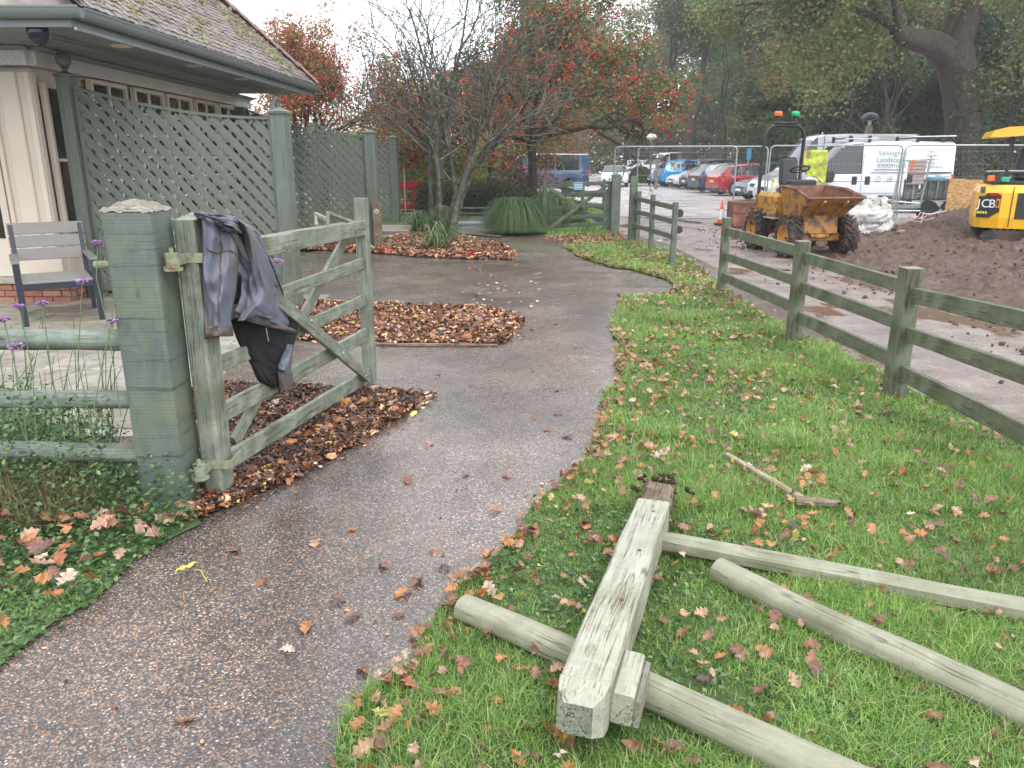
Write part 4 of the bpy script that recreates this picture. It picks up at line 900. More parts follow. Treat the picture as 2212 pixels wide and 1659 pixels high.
beam('stump', p, p + Vector((0, 0, .88)), .15, .15, 'brown_wood', t, up=(0, 1, 0), rough=.004)
MB().box((0, 0, 0), (.075, .012, .075)).build('diamond_plate', 'cream', t, M3((p.x, p.y - .083, .70)) @ Matrix.Rotation(math.pi / 4, 4, 'Y')); MB().box((0, 0, 0), (.03, .008, .03)).build('plate_mark', 'black_plastic', t, M3((p.x, p.y - .094, .70)) @ Matrix.Rotation(math.pi / 4, 4, 'Y'))
MB().tube([(p.x, p.y - .075, .26), (p.x, p.y - .12, .26)], .02, 8).build('bolt', 'galv', t)

# ================================================================ GARDEN ARMCHAIR
FL, FR, BR = G(81, 707), G(244, 691), G(185, 671); BL = FL + (BR - FR)
ch = thing('armchair', 'dark metal garden armchair with grey slatted back on the patio', 'chair', ((FL.x + BR.x) / 2, (FL.y + BR.y) / 2, 0), math.atan2((FR - FL).y, (FR - FL).x))
Wd = (FR - FL).length; Dp = (BR - FR).length; MC = MW[ch.name]
def cb(name, c, d, mat='chair_frame', rx=0, bev=.004): return MB().box((0, 0, 0), d, bev=bev).buildl(name, mat, ch, M3(c, 0, rx))
hw, hd = Wd / 2, Dp / 2; SH = .45
for sx_ in (-1, 1):
    cb('leg', (sx_ * hw, -hd, .325), (.06, .04, .65)); cb('leg', (sx_ * hw, hd, .22), (.045, .04, .44))
    cb('back_upright', (sx_ * (hw - .02), hd + .055, .70), (.045, .04, .56), rx=math.radians(-12))
    cb('armrest', (sx_ * hw, -.01, .665), (.075, 2 * hd + .03, .028), 'chair_slat')
    cb('seat_side_rail', (sx_ * (hw - .0), 0, SH - .03), (.04, 2 * hd - .045, .05))
cb('seat_front_rail', (0, -hd, SH - .035), (2 * hw - .065, .035, .06)); cb('seat_back_rail', (0, hd, SH - .035), (2 * hw - .05, .035, .05))
for i in range(6): cb('seat_slat', (0, -hd + .05 + i * (2 * hd - .08) / 5.4, SH + .004), (2 * hw - .07, (2 * hd - .08) / 5.4 - .014, .018), 'chair_seat')
for i in range(3): cb('back_slat', (0, hd + .028 + (i + .5) * .028, .60 + i * .137 + .06), (2 * hw + .03, .018, .125), 'chair_slat', rx=math.radians(-12))
# mustard coat seen in the glass behind: hangs inside the door
p = atY(14, 430, 9.27)

# ================================================================ GATE POST AND LEFT RAIL FENCE
gp = thing('gate_post', 'thick square green gate post with weathered pointed top, left of the open gate', 'post', (-1.70, 3.56, 0))
PW = .111; PH = Zat(-1.585, 3.45, 459)
def weathered_post(cx, cy, h, hwid, name, mat, parent, seed=0):
    vs = []; K = 22; sec = [(-1, -1), (-.9, -1), (.9, -1), (1, -1), (1, -.9), (1, .9), (1, 1), (.9, 1), (-.9, 1), (-1, 1), (-1, .9), (-1, -.9)]
    sec = [(-.97, -.97), (-.85, -1), (0, -1), (.85, -1), (.97, -.97), (1, -.85), (1, 0), (1, .85), (.97, .97), (.85, 1), (0, 1), (-.85, 1), (-.97, .97), (-1, .85), (-1, 0), (-1, -.85)]
    n = len(sec)
    for i in range(K + 1):
        z = h * i / K
        for j, (a, b) in enumerate(sec):
            q = 1 + .012 * mnoise.noise(Vector((a * 2, b * 2, z * 3 + seed))) - (.02 * abs(mnoise.noise(Vector((a * 5, b * 5, z * 22)))) if (abs(a) > .9 and abs(b) > .9) else 0)
            vs.append((a * hwid * q, b * hwid * q, z))
    fs = [(i * n + j, i * n + (j + 1) % n, (i + 1) * n + (j + 1) % n, (i + 1) * n + j) for i in range(K) for j in range(n)]; fs.append(tuple(range(K * n, K * n + n)))
    M = Matrix.Translation((cx, cy, 0)) @ Matrix.Rotation(-math.pi / 2, 4, 'Y') @ Matrix.Rotation(math.pi, 4, 'X')
    # local X runs up the post so the grain follows it
    vs = [tuple(M.inverted() @ Vector((x + cx, y + cy, z))) for x, y, z in vs]
    q = MB(); q.add(vs, fs); return q.build(name, mat, parent, M)
weathered_post(-1.696, 3.561, PH, PW, 'post_shaft', 'paint_post', gp)
# low weathered pyramid top with a rotten hollow
K = 14; vs = []; h_ = PW + .004
for i in range(K + 1):
    for j in range(K + 1):
        a, b_ = i / K * 2 - 1, j / K * 2 - 1; m = max(abs(a), abs(b_)); z = .050 * (1 - m) ** .8 + .016 * mnoise.noise(Vector((a * 3, b_ * 9, 1))) + .010 * mnoise.noise(Vector((a * 9, b_ * 3, 4))) + .004
        z -= .045 * math.exp(-((a - .62) ** 2 + (b_ + .25) ** 2) / .05); vs.append((a * h_, b_ * h_, z if m < .99 else min(z, .004 + .010 * mnoise.noise(Vector((a * 6, b_ * 6, 9))))))
fs = [(i * (K + 1) + j, (i + 1) * (K + 1) + j, (i + 1) * (K + 1) + j + 1, i * (K + 1) + j + 1) for i in range(K) for j in range(K)]
q = MB(); q.add(vs, fs); q.build('weathered_cap', 'grey_wood', gp, M3((-1.696, 3.561, PH)))
# fixing rod end at the left of the post, and the hinge pins
p0 = atY(204, 572, 3.52); MB().tube([(p0.x - .0, p0.y, p0.z), (-1.79, 3.53, p0.z)], .018, 10).build('peg', 'iron_painted', gp)
rf_ = thing('rail_fence', 'three weathered half-round green rails running left from the thick gate post', 'fence', (-2.9, 3.56, 0))
for y0_, y1_, mt in ((716, 766, 'paint_rail'), (849, 893, 'paint_rail'), (966, 1008, 'paint_rail')):
    a, b_ = atY(262, y0_ + 3, 3.5), atY(262, y1_, 3.5); zc_ = (a.z + b_.z) / 2; r_ = (a.z - b_.z) / 2 * 1.02
    pole('rail', (-4.6, 3.60, zc_ + .02), (-1.80, 3.56, zc_), r_, mt, rf_, rough=.007, n=22, nseg=30)
beam('post', (-4.62, 3.6, 0), (-4.62, 3.6, 1.2), .15, .15, 'paint_post', rf_, up=(0, 1, 0))

# ================================================================ OPEN FIELD GATE
S0 = Vector((-1.485, 3.66, 0)); S1 = Vector((-1.085, 5.68, 0)); gu = (S1 - S0).normalized(); gn = Vector((gu.y, -gu.x, 0)); GL = (S1 - S0).length
gate = thing('field_gate', 'open weathered green five-bar gate hung on the thick post, with a jacket over it', 'gate', (S0.x, S0.y, 0))
def onG(x, y, off=0.0): p = onplane(x, y, S0 + gn * off, gn); return p
def gs(p): return (Vector((p.x, p.y, 0)) - S0).dot(gu)
hz = Zat(S0.x, S0.y, 473)
beam('hanging_stile', S0 - gn * .012 - gu * .008 + Vector((0, 0, .035)), S0 - gn * .012 - gu * .008 + Vector((0, 0, hz)), .128, .104, 'paint_gate', gate, up=gn, bev=.012, rough=.003, nseg=14)
q = MB(); a_ = .049; q.add([(-a_ - .013, -.052, 0), (a_ + .003, -.052, 0), (a_ + .003, .052, 0), (-a_ - .013, .052, 0), (-a_ * .2, 0.02, .03)], [(3, 2, 1, 0), (0, 1, 4), (1, 2, 4), (2, 3, 4), (3, 0, 4)]); q.build('stile_top', 'grey_wood', gate, M3((S0.x, S0.y, hz), math.atan2(gu.y, gu.x) - math.pi / 2))
lz = Zat(S1.x, S1.y, 428)
beam('latch_stile', S1 + Vector((0, 0, .02)), S1 + Vector((0, 0, lz)), .085, .085, 'paint_gate', gate, up=gn, bev=.010, rough=.004, nseg=14)
sL, sR = .05, GL - .043
def rail_at(name, ylt, ylb, yrt, yrb, xl=506, xr=779, th=.05, off=0.0, **k):
    a, b_, c, d_ = onG(xl, ylt), onG(xl, ylb), onG(xr, yrt), onG(xr, yrb); za, zb_ = (a.z + b_.z) / 2, (c.z + d_.z) / 2; h0, h1 = a.z - b_.z, c.z - d_.z
    s_a, s_c = gs(a), gs(c); sl_ = (zb_ - za) / (s_c - s_a)
    z0, z1 = za + sl_ * (sL - s_a), za + sl_ * (sR - s_a)
    return beam(name, S0 + gu * sL + gn * off + Vector((0, 0, z0)), S0 + gu * sR + gn * off + Vector((0, 0, z1)), th, (h0 + h1) / 2, 'paint_gate', gate, bev=.005, rough=.004, nseg=22, **k)
rail_at('top_rail', 508, 556, 477, 506, xl=565, th=.085)
rail_at('rail', 623, 650, 557, 583, xl=600, th=.026)
rail_at('rail', 768, 801, 638, 665, xl=480, th=.026)
rail_at('rail', 862, 907, 715, 742, xl=495, th=.026)
rail_at('rail', 962, 1008, 806, 833, xl=508, th=.03)
def brace(x0, y0, x1, y1, w, off):
    p, q_ = onG(x0, y0, off), onG(x1, y1, off); return beam('brace', p, q_, .026, w, 'paint_gate', gate, up=(0, 0, 1), bev=.004, rough=.003, nseg=16)
brace(505, 955, 752, 505, .075, -.045); brace(500, 560, 796, 815, .080, .045)
# hinges
def hinge(z, cx):
    q = MB(); 
    hp = S0 - gu * .085 + gn * .0; q.box((0, 0, 0), (.13, .112, .05)); return q
h1 = Zat(S0.x, S0.y, 553); h2 = Zat(S0.x, S0.y - .05, 1000)
for z, nm in ((h1, 'top_hinge'), (h2, 'bottom_hinge')):
    ax = Vector((-1.535, 3.50 if nm == 'top_hinge' else 3.52, z)); rotz_ = math.atan2(gu.y, gu.x)
    q = MB(); q.lathe([(.030, -.032), (.030, .032)], 14, M3(ax)); q.lathe([(.010, .03), (.010, .055)], 10, M3(ax))
    q.box((ax.x + .03, ax.y + .075, z), (.008, .15, .045)) ; q.box((-1.405, 3.66, z), (.006, .15, .045), None); q.box((-1.49, 3.585, z), (.17, .006, .045))
    q.lathe([(.042, -.046), (.042, -.034)], 14, M3(ax)); q.tube([(ax.x, ax.y, z - .04), (-1.60, ax.y + .03, z - .04)], .012, 8)
    q.build(nm, 'iron_painted', gate, smooth=True)
# latch: two thin arms forming a V on the top rail near the latch stile
for i, (x0, y0, x1, y1) in enumerate(((708, 460, 772, 484), (681, 462, 706, 474))):
    p, q_ = onG(x0, y0, .0 if i == 0 else -.12), onG(x1, y1, 0); beam('latch_arm', p, q_, .03, .022, 'paint_gate', gate, bev=.003)
p, q_ = onG(708, 462), onG(708, 484); beam('latch_upright', p, q_, .022, .022, 'paint_gate', gate, up=(0, 1, 0), bev=.003); p, q_ = onG(683, 462, -.12), onG(684, 488, -.05); beam('latch_upright', p, q_, .022, .022, 'paint_gate', gate, up=(0, 1, 0), bev=.003)
for x, y in ((672, 693), (740, 763), (790, 812), (558, 545)):
    p = onG(x, y, .055); MB().lathe([(.011, -.012), (.011, .004), (.007, .010)], 8, Matrix.Translation(p) @ gn.to_track_quat('Z', 'Y').to_matrix().to_4x4()).build('bolt', 'galv', gate)

# ================================================================ JACKET over the gate
jk = thing('jacket', 'muddy grey blue work jacket with black lining hung over the open gate', 'jacket', onG(540, 500, .06))
def cloth(name, rows, mat, off0, bulge=.035, fold=.014, seed=0, nfold=5.0, thick=.006, K=30, R=52):
    """rows: list of (xl, yl, xr, yr) in survey pixels from top to bottom; surface hangs on the gate plane"""
    vs = []; n = len(rows); Rw = [rows[0]] + list(rows) + [rows[-1]]
    def cr(p, i, f):
        a0_, a1_, a2_, a3_ = [Rw[i + k][p] for k in range(4)]
        return .5 * (2 * a1_ + (a2_ - a0_) * f + (2 * a0_ - 5 * a1_ + 4 * a2_ - a3_) * f * f + (3 * a1_ - a0_ - 3 * a2_ + a3_) * f ** 3)
    for i in range(R + 1):
        t = i / R * (n - 1); a = min(int(t), n - 2); f = t - a; v = i / R
        xl, yl, xr, yr = [cr(k, a, f) for k in range(4)]
        for j in range(K + 1):
            s = j / K; x = xl + (xr - xl) * s; y = yl + (yr - yl) * s + 3.5 * math.sin(s * math.pi * 2.4 + seed) * v * min(1, (n - 1) / 3)
            rip = mnoise.noise(Vector((s * nfold * .5 + seed + v * .8, v * 1.1 + seed, seed * 1.3))) * fold * 2.4 - abs(mnoise.noise(Vector((s * nfold * .6 + v * 1.3, v * 1.8 - s, seed)))) * fold * 2.4 - abs(mnoise.noise(Vector((s * 1.8 + v * 4, v * 5 - s * 3, seed + 5)))) * fold * 1.2
            vs.append(onG(x, y, off0 + bulge * math.sin(math.pi * min(1, max(0, s))) ** .6 + rip))
    fs = [(i * (K + 1) + j, (i + 1) * (K + 1) + j, (i + 1) * (K + 1) + j + 1, i * (K + 1) + j + 1) for i in range(R) for j in range(K)]
    q = MB(); q.add(vs, fs); o = q.build(name, mat, jk, smooth=True, ang=80)
    md = o.modifiers.new('solid', 'SOLIDIFY'); md.thickness = thick; md.offset = -1
    o['_'] = 0; del o['_']
    def surf(u_, v_): return Vector(vs[round(v_ * R) * (K + 1) + round(u_ * K)]) + gn * .004
    return surf
# back layer (far side of the rail), lining, body, sleeves from back to front
cloth('far_side', [(445, 470, 560, 512), (470, 500, 580, 560), (490, 560, 610, 640), (500, 640, 625, 700)], 'jacket_grey', -.075, -.02, .006, 2)
cloth('lining', [(498, 640, 640, 690), (500, 690, 643, 716), (512, 735, 636, 742), (540, 785, 622, 780), (556, 820, 612, 806), (584, 842, 602, 832)], 'jacket_lining', .030, .02, .016, 3, 4.5)
cloth('sleeve_end', [(612, 742, 634, 745), (606, 764, 632, 768), (600, 786, 630, 790), (598, 804, 630, 808)], 'jacket_grey', .030, .045, .012, 9, 3.0, K=12, R=20)
cloth('cuff', [(597, 802, 632, 806), (602, 846, 635, 842)], 'jacket_cuff', .034, .042, .004, 4, 8, K=12, R=10)
sf = cloth('body', [(430, 461, 505, 470), (440, 466, 556, 500), (470, 492, 584, 556), (500, 540, 604, 604), (520, 590, 620, 650), (520, 640, 640, 700), (506, 678, 643, 718)], 'jacket_grey', .052, .03, .022, 5, 6.0)
cloth('hem', [(506, 672, 642, 712), (507, 686, 643, 724)], 'jacket_cuff', .060, .028, .012, 5, 6.0, K=26, R=6)
cloth('sleeve', [(505, 470, 560, 505), (520, 490, 575, 540), (530, 540, 588, 590), (535, 600, 594, 640), (530, 650, 592, 668), (512, 690, 590, 683)], 'jacket_grey', .095, .045, .020, 7, 3.5)
sf2 = cloth('sleeve', [(430, 460, 500, 468), (436, 480, 512, 512), (437, 540, 515, 570), (438, 600, 510, 630), (440, 660, 500, 680), (440, 728, 502, 722)], 'jacket_grey', .075, .055, .022, 1, 3.2)
MB().tube([sf2(u_ / 12, .36 + .03 * math.sin(u_ / 2)) for u_ in range(1, 12)], .003, 4).build('seam', 'jacket_cuff', jk); MB().tube([sf2(.5 + .02 * math.sin(k), k / 24) for k in range(2, 24)], .0022, 4).build('seam', 'jacket_cuff', jk)
cloth('cuff', [(440, 706, 502, 700), (441, 732, 505, 725)], 'jacket_cuff', .083, .055, .012, 1, 3.2, K=20, R=6)
cloth('collar', [(418, 460, 500, 466), (424, 470, 552, 500), (455, 484, 566, 520)], 'jacket_grey', .085, .05, .024, 12, 5)
MB().tube([sf(.93, k / 20) for k in range(4, 21)], .0035, 4).build('zip', 'black_plastic', jk)
MB().tube([sf(u_ / 14, .62 + .04 * math.sin(u_ / 3)) for u_ in range(6, 13)], .0025, 4).build('seam', 'jacket_cuff', jk)
p = onG(575, 708, .1); MB().tube([p, p + Vector((.002, 0, -.03)), p + Vector((.006, .002, -.075))], .003, 5).build('drawcord', 'galv', jk)

# ================================================================ THINGS LYING ON THE LAWN
def lying(name, label, cat, p): return thing(name, label, cat, p)
A, B = G(1000, 1312, .055), G(1765, 1659, .045); B = A + (B - A) * 1.35
t = lying('round_rail', 'round green-grey rail lying under the square post, nearest the path', 'rail', (A.x, A.y, 0)); pole('rail', A, B, .050, 'old_rail', t, rough=.0042, n=24, nseg=40, r1=.060, bow=.005)
A, B = G(1548, 1232, .05), G(2212, 1545, .05); B = A + (B - A) * 1.25
t = lying('round_rail', 'round grey rail lying alone between the other two rails on the lawn', 'rail', (A.x, A.y, 0)); pole('rail', A, B, .051, 'old_rail', t, rough=.0042, n=24, nseg=40, r1=.060, bow=.006)
A, B = G(1418, 1166, .065), G(2212, 1318, .055); B = A + (B - A) * 1.2
t = lying('sawn_rail', 'flat-topped weathered rail running right from the middle of the fallen post', 'rail', (A.x, A.y, 0)); beam('rail', A, B, .085, .08, 'old_rail', t, bev=.02, rough=.004, nseg=24)
# square post: near end propped on the round rail
w_ = .148
nA = (G(1198, 1495, .235) + G(1303, 1508, .235)) / 2; nB = (G(1398, 1040, .16) + G(1452, 1048, .16)) / 2
ax = (nB - nA).normalized(); fp = thing('fallen_post', 'square weathered gate post lying across the rails with rotten muddy foot', 'post', (nA.x, nA.y, 0))
a0 = nA - Vector((0, 0, w_ / 2)); b0 = nB - Vector((0, 0, w_ / 2)); Lp = (b0 - a0).length
# pointed/chamfered head
hd0 = a0 - ax * .0
beam('post_shaft', a0 + ax * .075, a0 + ax * (Lp - .22), w_, w_, 'old_post', fp, bev=.008, rough=.004, nseg=22)
M, _ = frame_x(a0 + ax * .0751, a0); x = w_ / 2 - .001; q = MB(); e = .032
q.add([(0, -x, -x), (0, x, -x), (0, x, x), (0, -x, x), (.045, -x + .004, -x + .004), (.045, x - .004, -x + .004), (.045, x - .006, x - .01), (.045, -x + .006, x - .01), (.085, -x + e, -x + e * .7), (.085, x - e, -x + e * .7), (.078, x - e, x - e), (.078, -x + e, x - e)],
      [(0, 1, 5, 4), (1, 2, 6, 5), (2, 3, 7, 6), (3, 0, 4, 7), (4, 5, 9, 8), (5, 6, 10, 9), (6, 7, 11, 10), (7, 4, 8, 11)]); q.build('chamfered_head', 'old_post', fp, M)
q = MB(); q.add([(.0855, -x + e, -x + e * .7), (.0855, x - e, -x + e * .7), (.0785, x - e, x - e), (.0785, -x + e, x - e), (.046, -x + .004, -x + .002), (.046, x - .004, -x + .002)], [(0, 1, 2, 3), (4, 5, 1, 0)]); q.build('end_grain', 'end_grain', fp, M)
beam('rotten_foot', a0 + ax * (Lp - .222), a0 + ax * (Lp + .03), w_ * .98, w_ * .96, 'rot_wood', fp, bev=.02, rough=.014, nseg=10, taper=.08)
sd_ = ax.cross(Vector((0, 0, 1))).normalized()
for k in range(16):
    q0 = a0 + ax * (Lp - .02) + sd_ * rg.uniform(-.06, .06) + Vector((0, 0, rg.uniform(-.05, .062))); beam('splinter', q0, q0 + ax * rg.uniform(.04, .13) + sd_ * rg.normal(0, .012), rg.uniform(.012, .035), rg.uniform(.008, .02), 'rot_wood', fp, bev=.002, rough=.004, nseg=3, taper=.5)
P = np.array([list(a0 + ax * (Lp + .02 + abs(rg.normal(0, .035))) + Vector((rg.normal(0, .05), 0, rg.normal(.0, .045)))) for _ in range(110)])
V, F = inst_mesh(cv, cf, P, rotm(rg, 110, .6), np.minimum(rg.gamma(3, .0045, 110) + .004, .024)); tag(put('clinging_soil', mesh_np('clinging_soil', V, F, 'bed_soil'), fp), kind='stuff')
# stub of the mortised block on the post's right side
sd_ = ax.cross(Vector((0, 0, 1))).normalized(); bp = a0 + ax * .19 + sd_ * (w_ / 2 + .034) + Vector((0, 0, -.005))
beam('side_block', bp - ax * .11, bp + ax * .11, .064, .10, 'old_post', fp, bev=.008, rough=.005, nseg=6); q = MB(); 
beam('block_strip', bp - ax * .10 + sd_ * .041 + Vector((0, 0, -.015)), bp + ax * .105 + sd_ * .041 + Vector((0, 0, -.015)), .018, .085, 'grey_wood', fp, bev=.004)
for s_ in (.55, .95, 1.35):
    p = a0 + ax * s_ + Vector((0, 0, w_ / 2 + .001)) + sd_ * .02; MB().lathe([(.008, -.004), (.008, .002)], 8, M3(p)).build('nail_head', 'rust_red', fp)
# mattock
A, B = G(1570, 982, .05), G(1740, 1082, .05); mt = thing('mallet', 'long wooden handled mallet lying in the grass beyond the fallen post', 'tool', (A.x, A.y, 0)); pole('handle', A, B, .014, 'handle_wood', mt, rough=.002, n=12, r1=.019)
hdv = (G(1798, 1082, .05) - G(1722, 1078, .05)).normalized(); C = B + (B - A).normalized() * .01; beam('head', C - hdv * .05, C + hdv * .15, .050, .042, 'brown_wood', mt, bev=.012, rough=.010, nseg=8, taper=.45)

# ================================================================ RIGHT POST AND RAIL FENCE
fen = thing('paddock_fence', 'green three-rail timber fence between the lawn and the muddy track', 'fence', (2.7, 6, 0))
pb = [G(1558, 631), G(1712, 741), G(1929, 857)]; pt_ = [468, 518.7, 577]; pw_ = [.098, .115, .125]
P4 = Vector((pb[2].x + .03, 3.25, 0)); tops = []
for p, yt, w in zip(pb + [P4], pt_ + [None], pw_ + [.125]):
    z = Zat(p.x, p.y, yt + 3) if yt else .95
    beam('post', p, p + Vector((0, 0, z)), w, w, 'paint_fence', fen, up=(0, 1, 0), bev=.010, rough=.003, nseg=12); MB().box((p.x, p.y, z + .004), (w * 1.0, w * 1.0, .008), bev=.003).build('sawn_end', 'grey_wood', fen)
RL = {0: [(489.6, 509), (543, 562), (588, 607)], 1: [(534.8, 557), (601, 620), (656, 678.5)], '1r': [(543, 567), (607, 630), (670, 696)], 2: [(607, 636.5), (688, 717), (767, 798)], '2r': [(619, 651), (703, 733), (785, 817)], 3: [(680, 724), (796, 837), (914, 959)]}
def fr(p, q_, l, r, yb=0.0):
    for (a, b_), (c, d_) in zip(RL[l], RL[r]):
        za, zb_ = Zat(p.x, p.y, a), Zat(p.x, p.y, b_)
        if r == 3: X3 = q_.x; Yq = X3 * FPX / 1106 * 1.0; Yq = (Yq - 0) ; Yq = 3.98; zc_, zd_ = Zat(X3, Yq, c), Zat(X3, Yq, d_); f = (p.y - q_.y) / (p.y - Yq); m0, m1 = (za + zb_) / 2, (zc_ + zd_) / 2; m1 = m0 + (m1 - m0) * f; hh = (za - zb_ + zc_ - zd_) / 2
        else: zc_, zd_ = Zat(q_.x, q_.y, c), Zat(q_.x, q_.y, d_); m0, m1 = (za + zb_) / 2, (zc_ + zd_) / 2; hh = (za - zb_ + zc_ - zd_) / 2
        u_ = (q_ - p).normalized(); g_ = .064
        beam('rail', p + u_ * g_ + Vector((.012, 0, m0)), q_ - u_ * g_ + Vector((.012, 0, m1)), .038, hh, 'paint_fence', fen, bev=.004, rough=.003, nseg=18)
fr(pb[0], pb[1], 0, 1); fr(pb[1], pb[2], '1r', 2); fr(pb[2], P4, '2r', 3)
# middle run by the little gate
mf = thing('short_fence', 'short green three-rail fence run ending at the far lawn corner', 'fence', (2.5, 15, 0))
A, B, C = G(1364, 521), G(1405, 543), G(1452, 574)
for p, yt, w in ((A, 381, .15), (B, 420, .085), (C, 437, .085)):
    beam('post', p, p + Vector((0, 0, Zat(p.x, p.y, yt))), w, w, 'paint_far', mf, up=(0, 1, 0), bev=.008, rough=.003)
p = A + Vector((.10, -.12, 0)); beam('post', p, p + Vector((0, 0, Zat(p.x, p.y, 413))), .09, .09, 'paint_far', mf, up=(0, 1, 0))
for (a, b_), (c, d_), (e_, f_) in zip([(423, 432.5), (451, 460), (482, 492)], [(433, 443), (461, 472), (493, 503)], [(444, 455), (474, 486), (507, 519)]):
    for P_, Q_, yy in ((A, B, ((a, b_), (c, d_))), (B, C, ((c, d_), (e_, f_)))):
        z0, z1 = [(Zat(R_.x, R_.y, y_[0]) + Zat(R_.x, R_.y, y_[1])) / 2 for R_, y_ in ((P_, yy[0]), (Q_, yy[1]))]; u_ = (Q_ - P_).normalized(); beam('rail', P_ + u_ * .05 + Vector((.02, 0, z0)), Q_ - u_ * .05 + Vector((.02, 0, z1)), .035, .088, 'paint_far', mf, rough=.003)
for yy in (461, 496): z = Zat(C.x, C.y, yy); MB().lathe([(.065, -.02), (.065, .02)], 14, Matrix.Translation((C.x + .07, C.y + .02, z)) @ Matrix.Rotation(math.pi / 2, 4, 'X')).build('rubber_buffer', 'black_rubber', mf)
# little five-bar gate
g2 = thing('closed_gate', 'closed green five-bar gate with a small blue notice, beside the tufted grass', 'gate', (1.6, 18, 0))
L_, R_ = G(1176, 500), G(1327, 507); R_ = Vector((R_.x, R_.y, 0)); u_ = (R_ - L_).normalized()
beam('gate_post', R_, R_ + Vector((0, 0, Zat(R_.x, R_.y, 379))), .20, .20, 'paint_far', g2, up=(0, 1, 0), bev=.01, rough=.004); hh_ = Zat(R_.x, R_.y, 379)
q = MB(); q.add([(-.11, -.11, 0), (.11, -.11, 0), (.11, .11, 0), (-.11, .11, 0), (0, 0, .07)], [(3, 2, 1, 0), (0, 1, 4), (1, 2, 4), (2, 3, 4), (3, 0, 4)]); q.build('post_cap', 'paint_far', g2, M3((R_.x, R_.y, hh_)))
beam('hanging_stile', L_ + Vector((0, 0, .1)), L_ + Vector((0, 0, Zat(L_.x, L_.y, 388))), .085, .09, 'paint_far', g2, up=(0, 1, 0))
S2 = R_ - u_ * .16; beam('latch_stile', S2 + Vector((0, 0, .1)), S2 + Vector((0, 0, Zat(S2.x, S2.y, 392))), .08, .08, 'paint_far', g2, up=(0, 1, 0))
for (a, b_), (c, d_) in (((398, 408), (390, 399)), ((421, 428), (410, 417)), ((448, 455), (439.5, 446)), ((471, 478), (461.6, 467)), ((487, 493), (480, 486))):
    za = (Zat(L_.x, L_.y, a) + Zat(L_.x, L_.y, b_)) / 2; zc_ = (Zat(R_.x, R_.y, c) + Zat(R_.x, R_.y, d_)) / 2; beam('rail', L_ + u_ * .045 + Vector((0, 0, za)), S2 - u_ * .042 + Vector((0, 0, zc_)), .04, .085, 'paint_far', g2, rough=.003)
def gp2(x, y, o=-.05): return atY(x, y, (L_.y + R_.y) / 2 + o)
beam('brace', gp2(1187, 493), gp2(1308, 403), .025, .08, 'paint_far', g2); beam('brace', gp2(1187, 406, .06), gp2(1298, 480, .06), .025, .08, 'paint_far', g2)
sg = MB().box((0, 0, 0), (.20, .012, .165), bev=.003).build('notice', 'sign_blue', g2, M3(tuple(gp2(1249, 402, -.075))))
nb = MB(); 
for r_ in range(3):
    x = -.075
    while x < .07:
        l_ = rg.uniform(.012, .03); nb.box((x + l_ / 2, 0, .035 - r_ * .035), (l_, .004, .014)); x += l_ + .006
nb.build('notice_print', 'print_white', sg, MW[sg.name] @ Matrix.Translation((0, -.009, 0)))
fb = MB(); [fb.box((sx_ * .098, 0, 0), (.006, .004, .16)) for sx_ in (-1, 1)]; [fb.box((0, 0, sz_ * .078), (.19, .004, .006)) for sz_ in (-1, 1)]; fb.build('notice_border', 'print_white', sg, MW[sg.name] @ Matrix.Translation((0, -.008, 0)))
# railings going away behind the gate, and the low rail along the lane
bf = thing('lane_fence', 'green post and rail fence running away behind the closed gate', 'fence', (2, 22, 0))
fp_ = [Vector((2.25, 19.0, 0)), Vector((1.9, 21.3, 0)), Vector((1.55, 24.2, 0)), Vector((1.1, 27.6, 0))]
for p in fp_: beam('post', p, p + Vector((0, 0, .98)), .09, .09, 'paint_far', bf, up=(0, 1, 0))
for a, b_ in zip(fp_[:-1], fp_[1:]):
    u2 = (b_ - a).normalized()
    for z in (.25, .53, .83): beam('rail', a + u2 * .046 + Vector((0, 0, z)), b_ - u2 * .046 + Vector((0, 0, z)), .035, .09, 'paint_far', bf)
lf = thing('verge_fence', 'long dark green fence in front of the blue van, behind the shrubs', 'fence', (-2, 31, 0))
for i in range(6):
    p = Vector((-6.5 + i * 2.0, 32.0 - i * .35, 0)); beam('post', p, p + Vector((0, 0, .95)), .10, .10, 'paint_far', lf, up=(0, 1, 0))
    if i < 5:
        q_ = Vector((-6.5 + (i + 1) * 2.0, 32.0 - (i + 1) * .35, 0))
        for z in (.35, .80): beam('rail', p + Vector((.052, 0, z)), q_ + Vector((-.052, 0, z)), .04, .13, 'paint_far', lf)
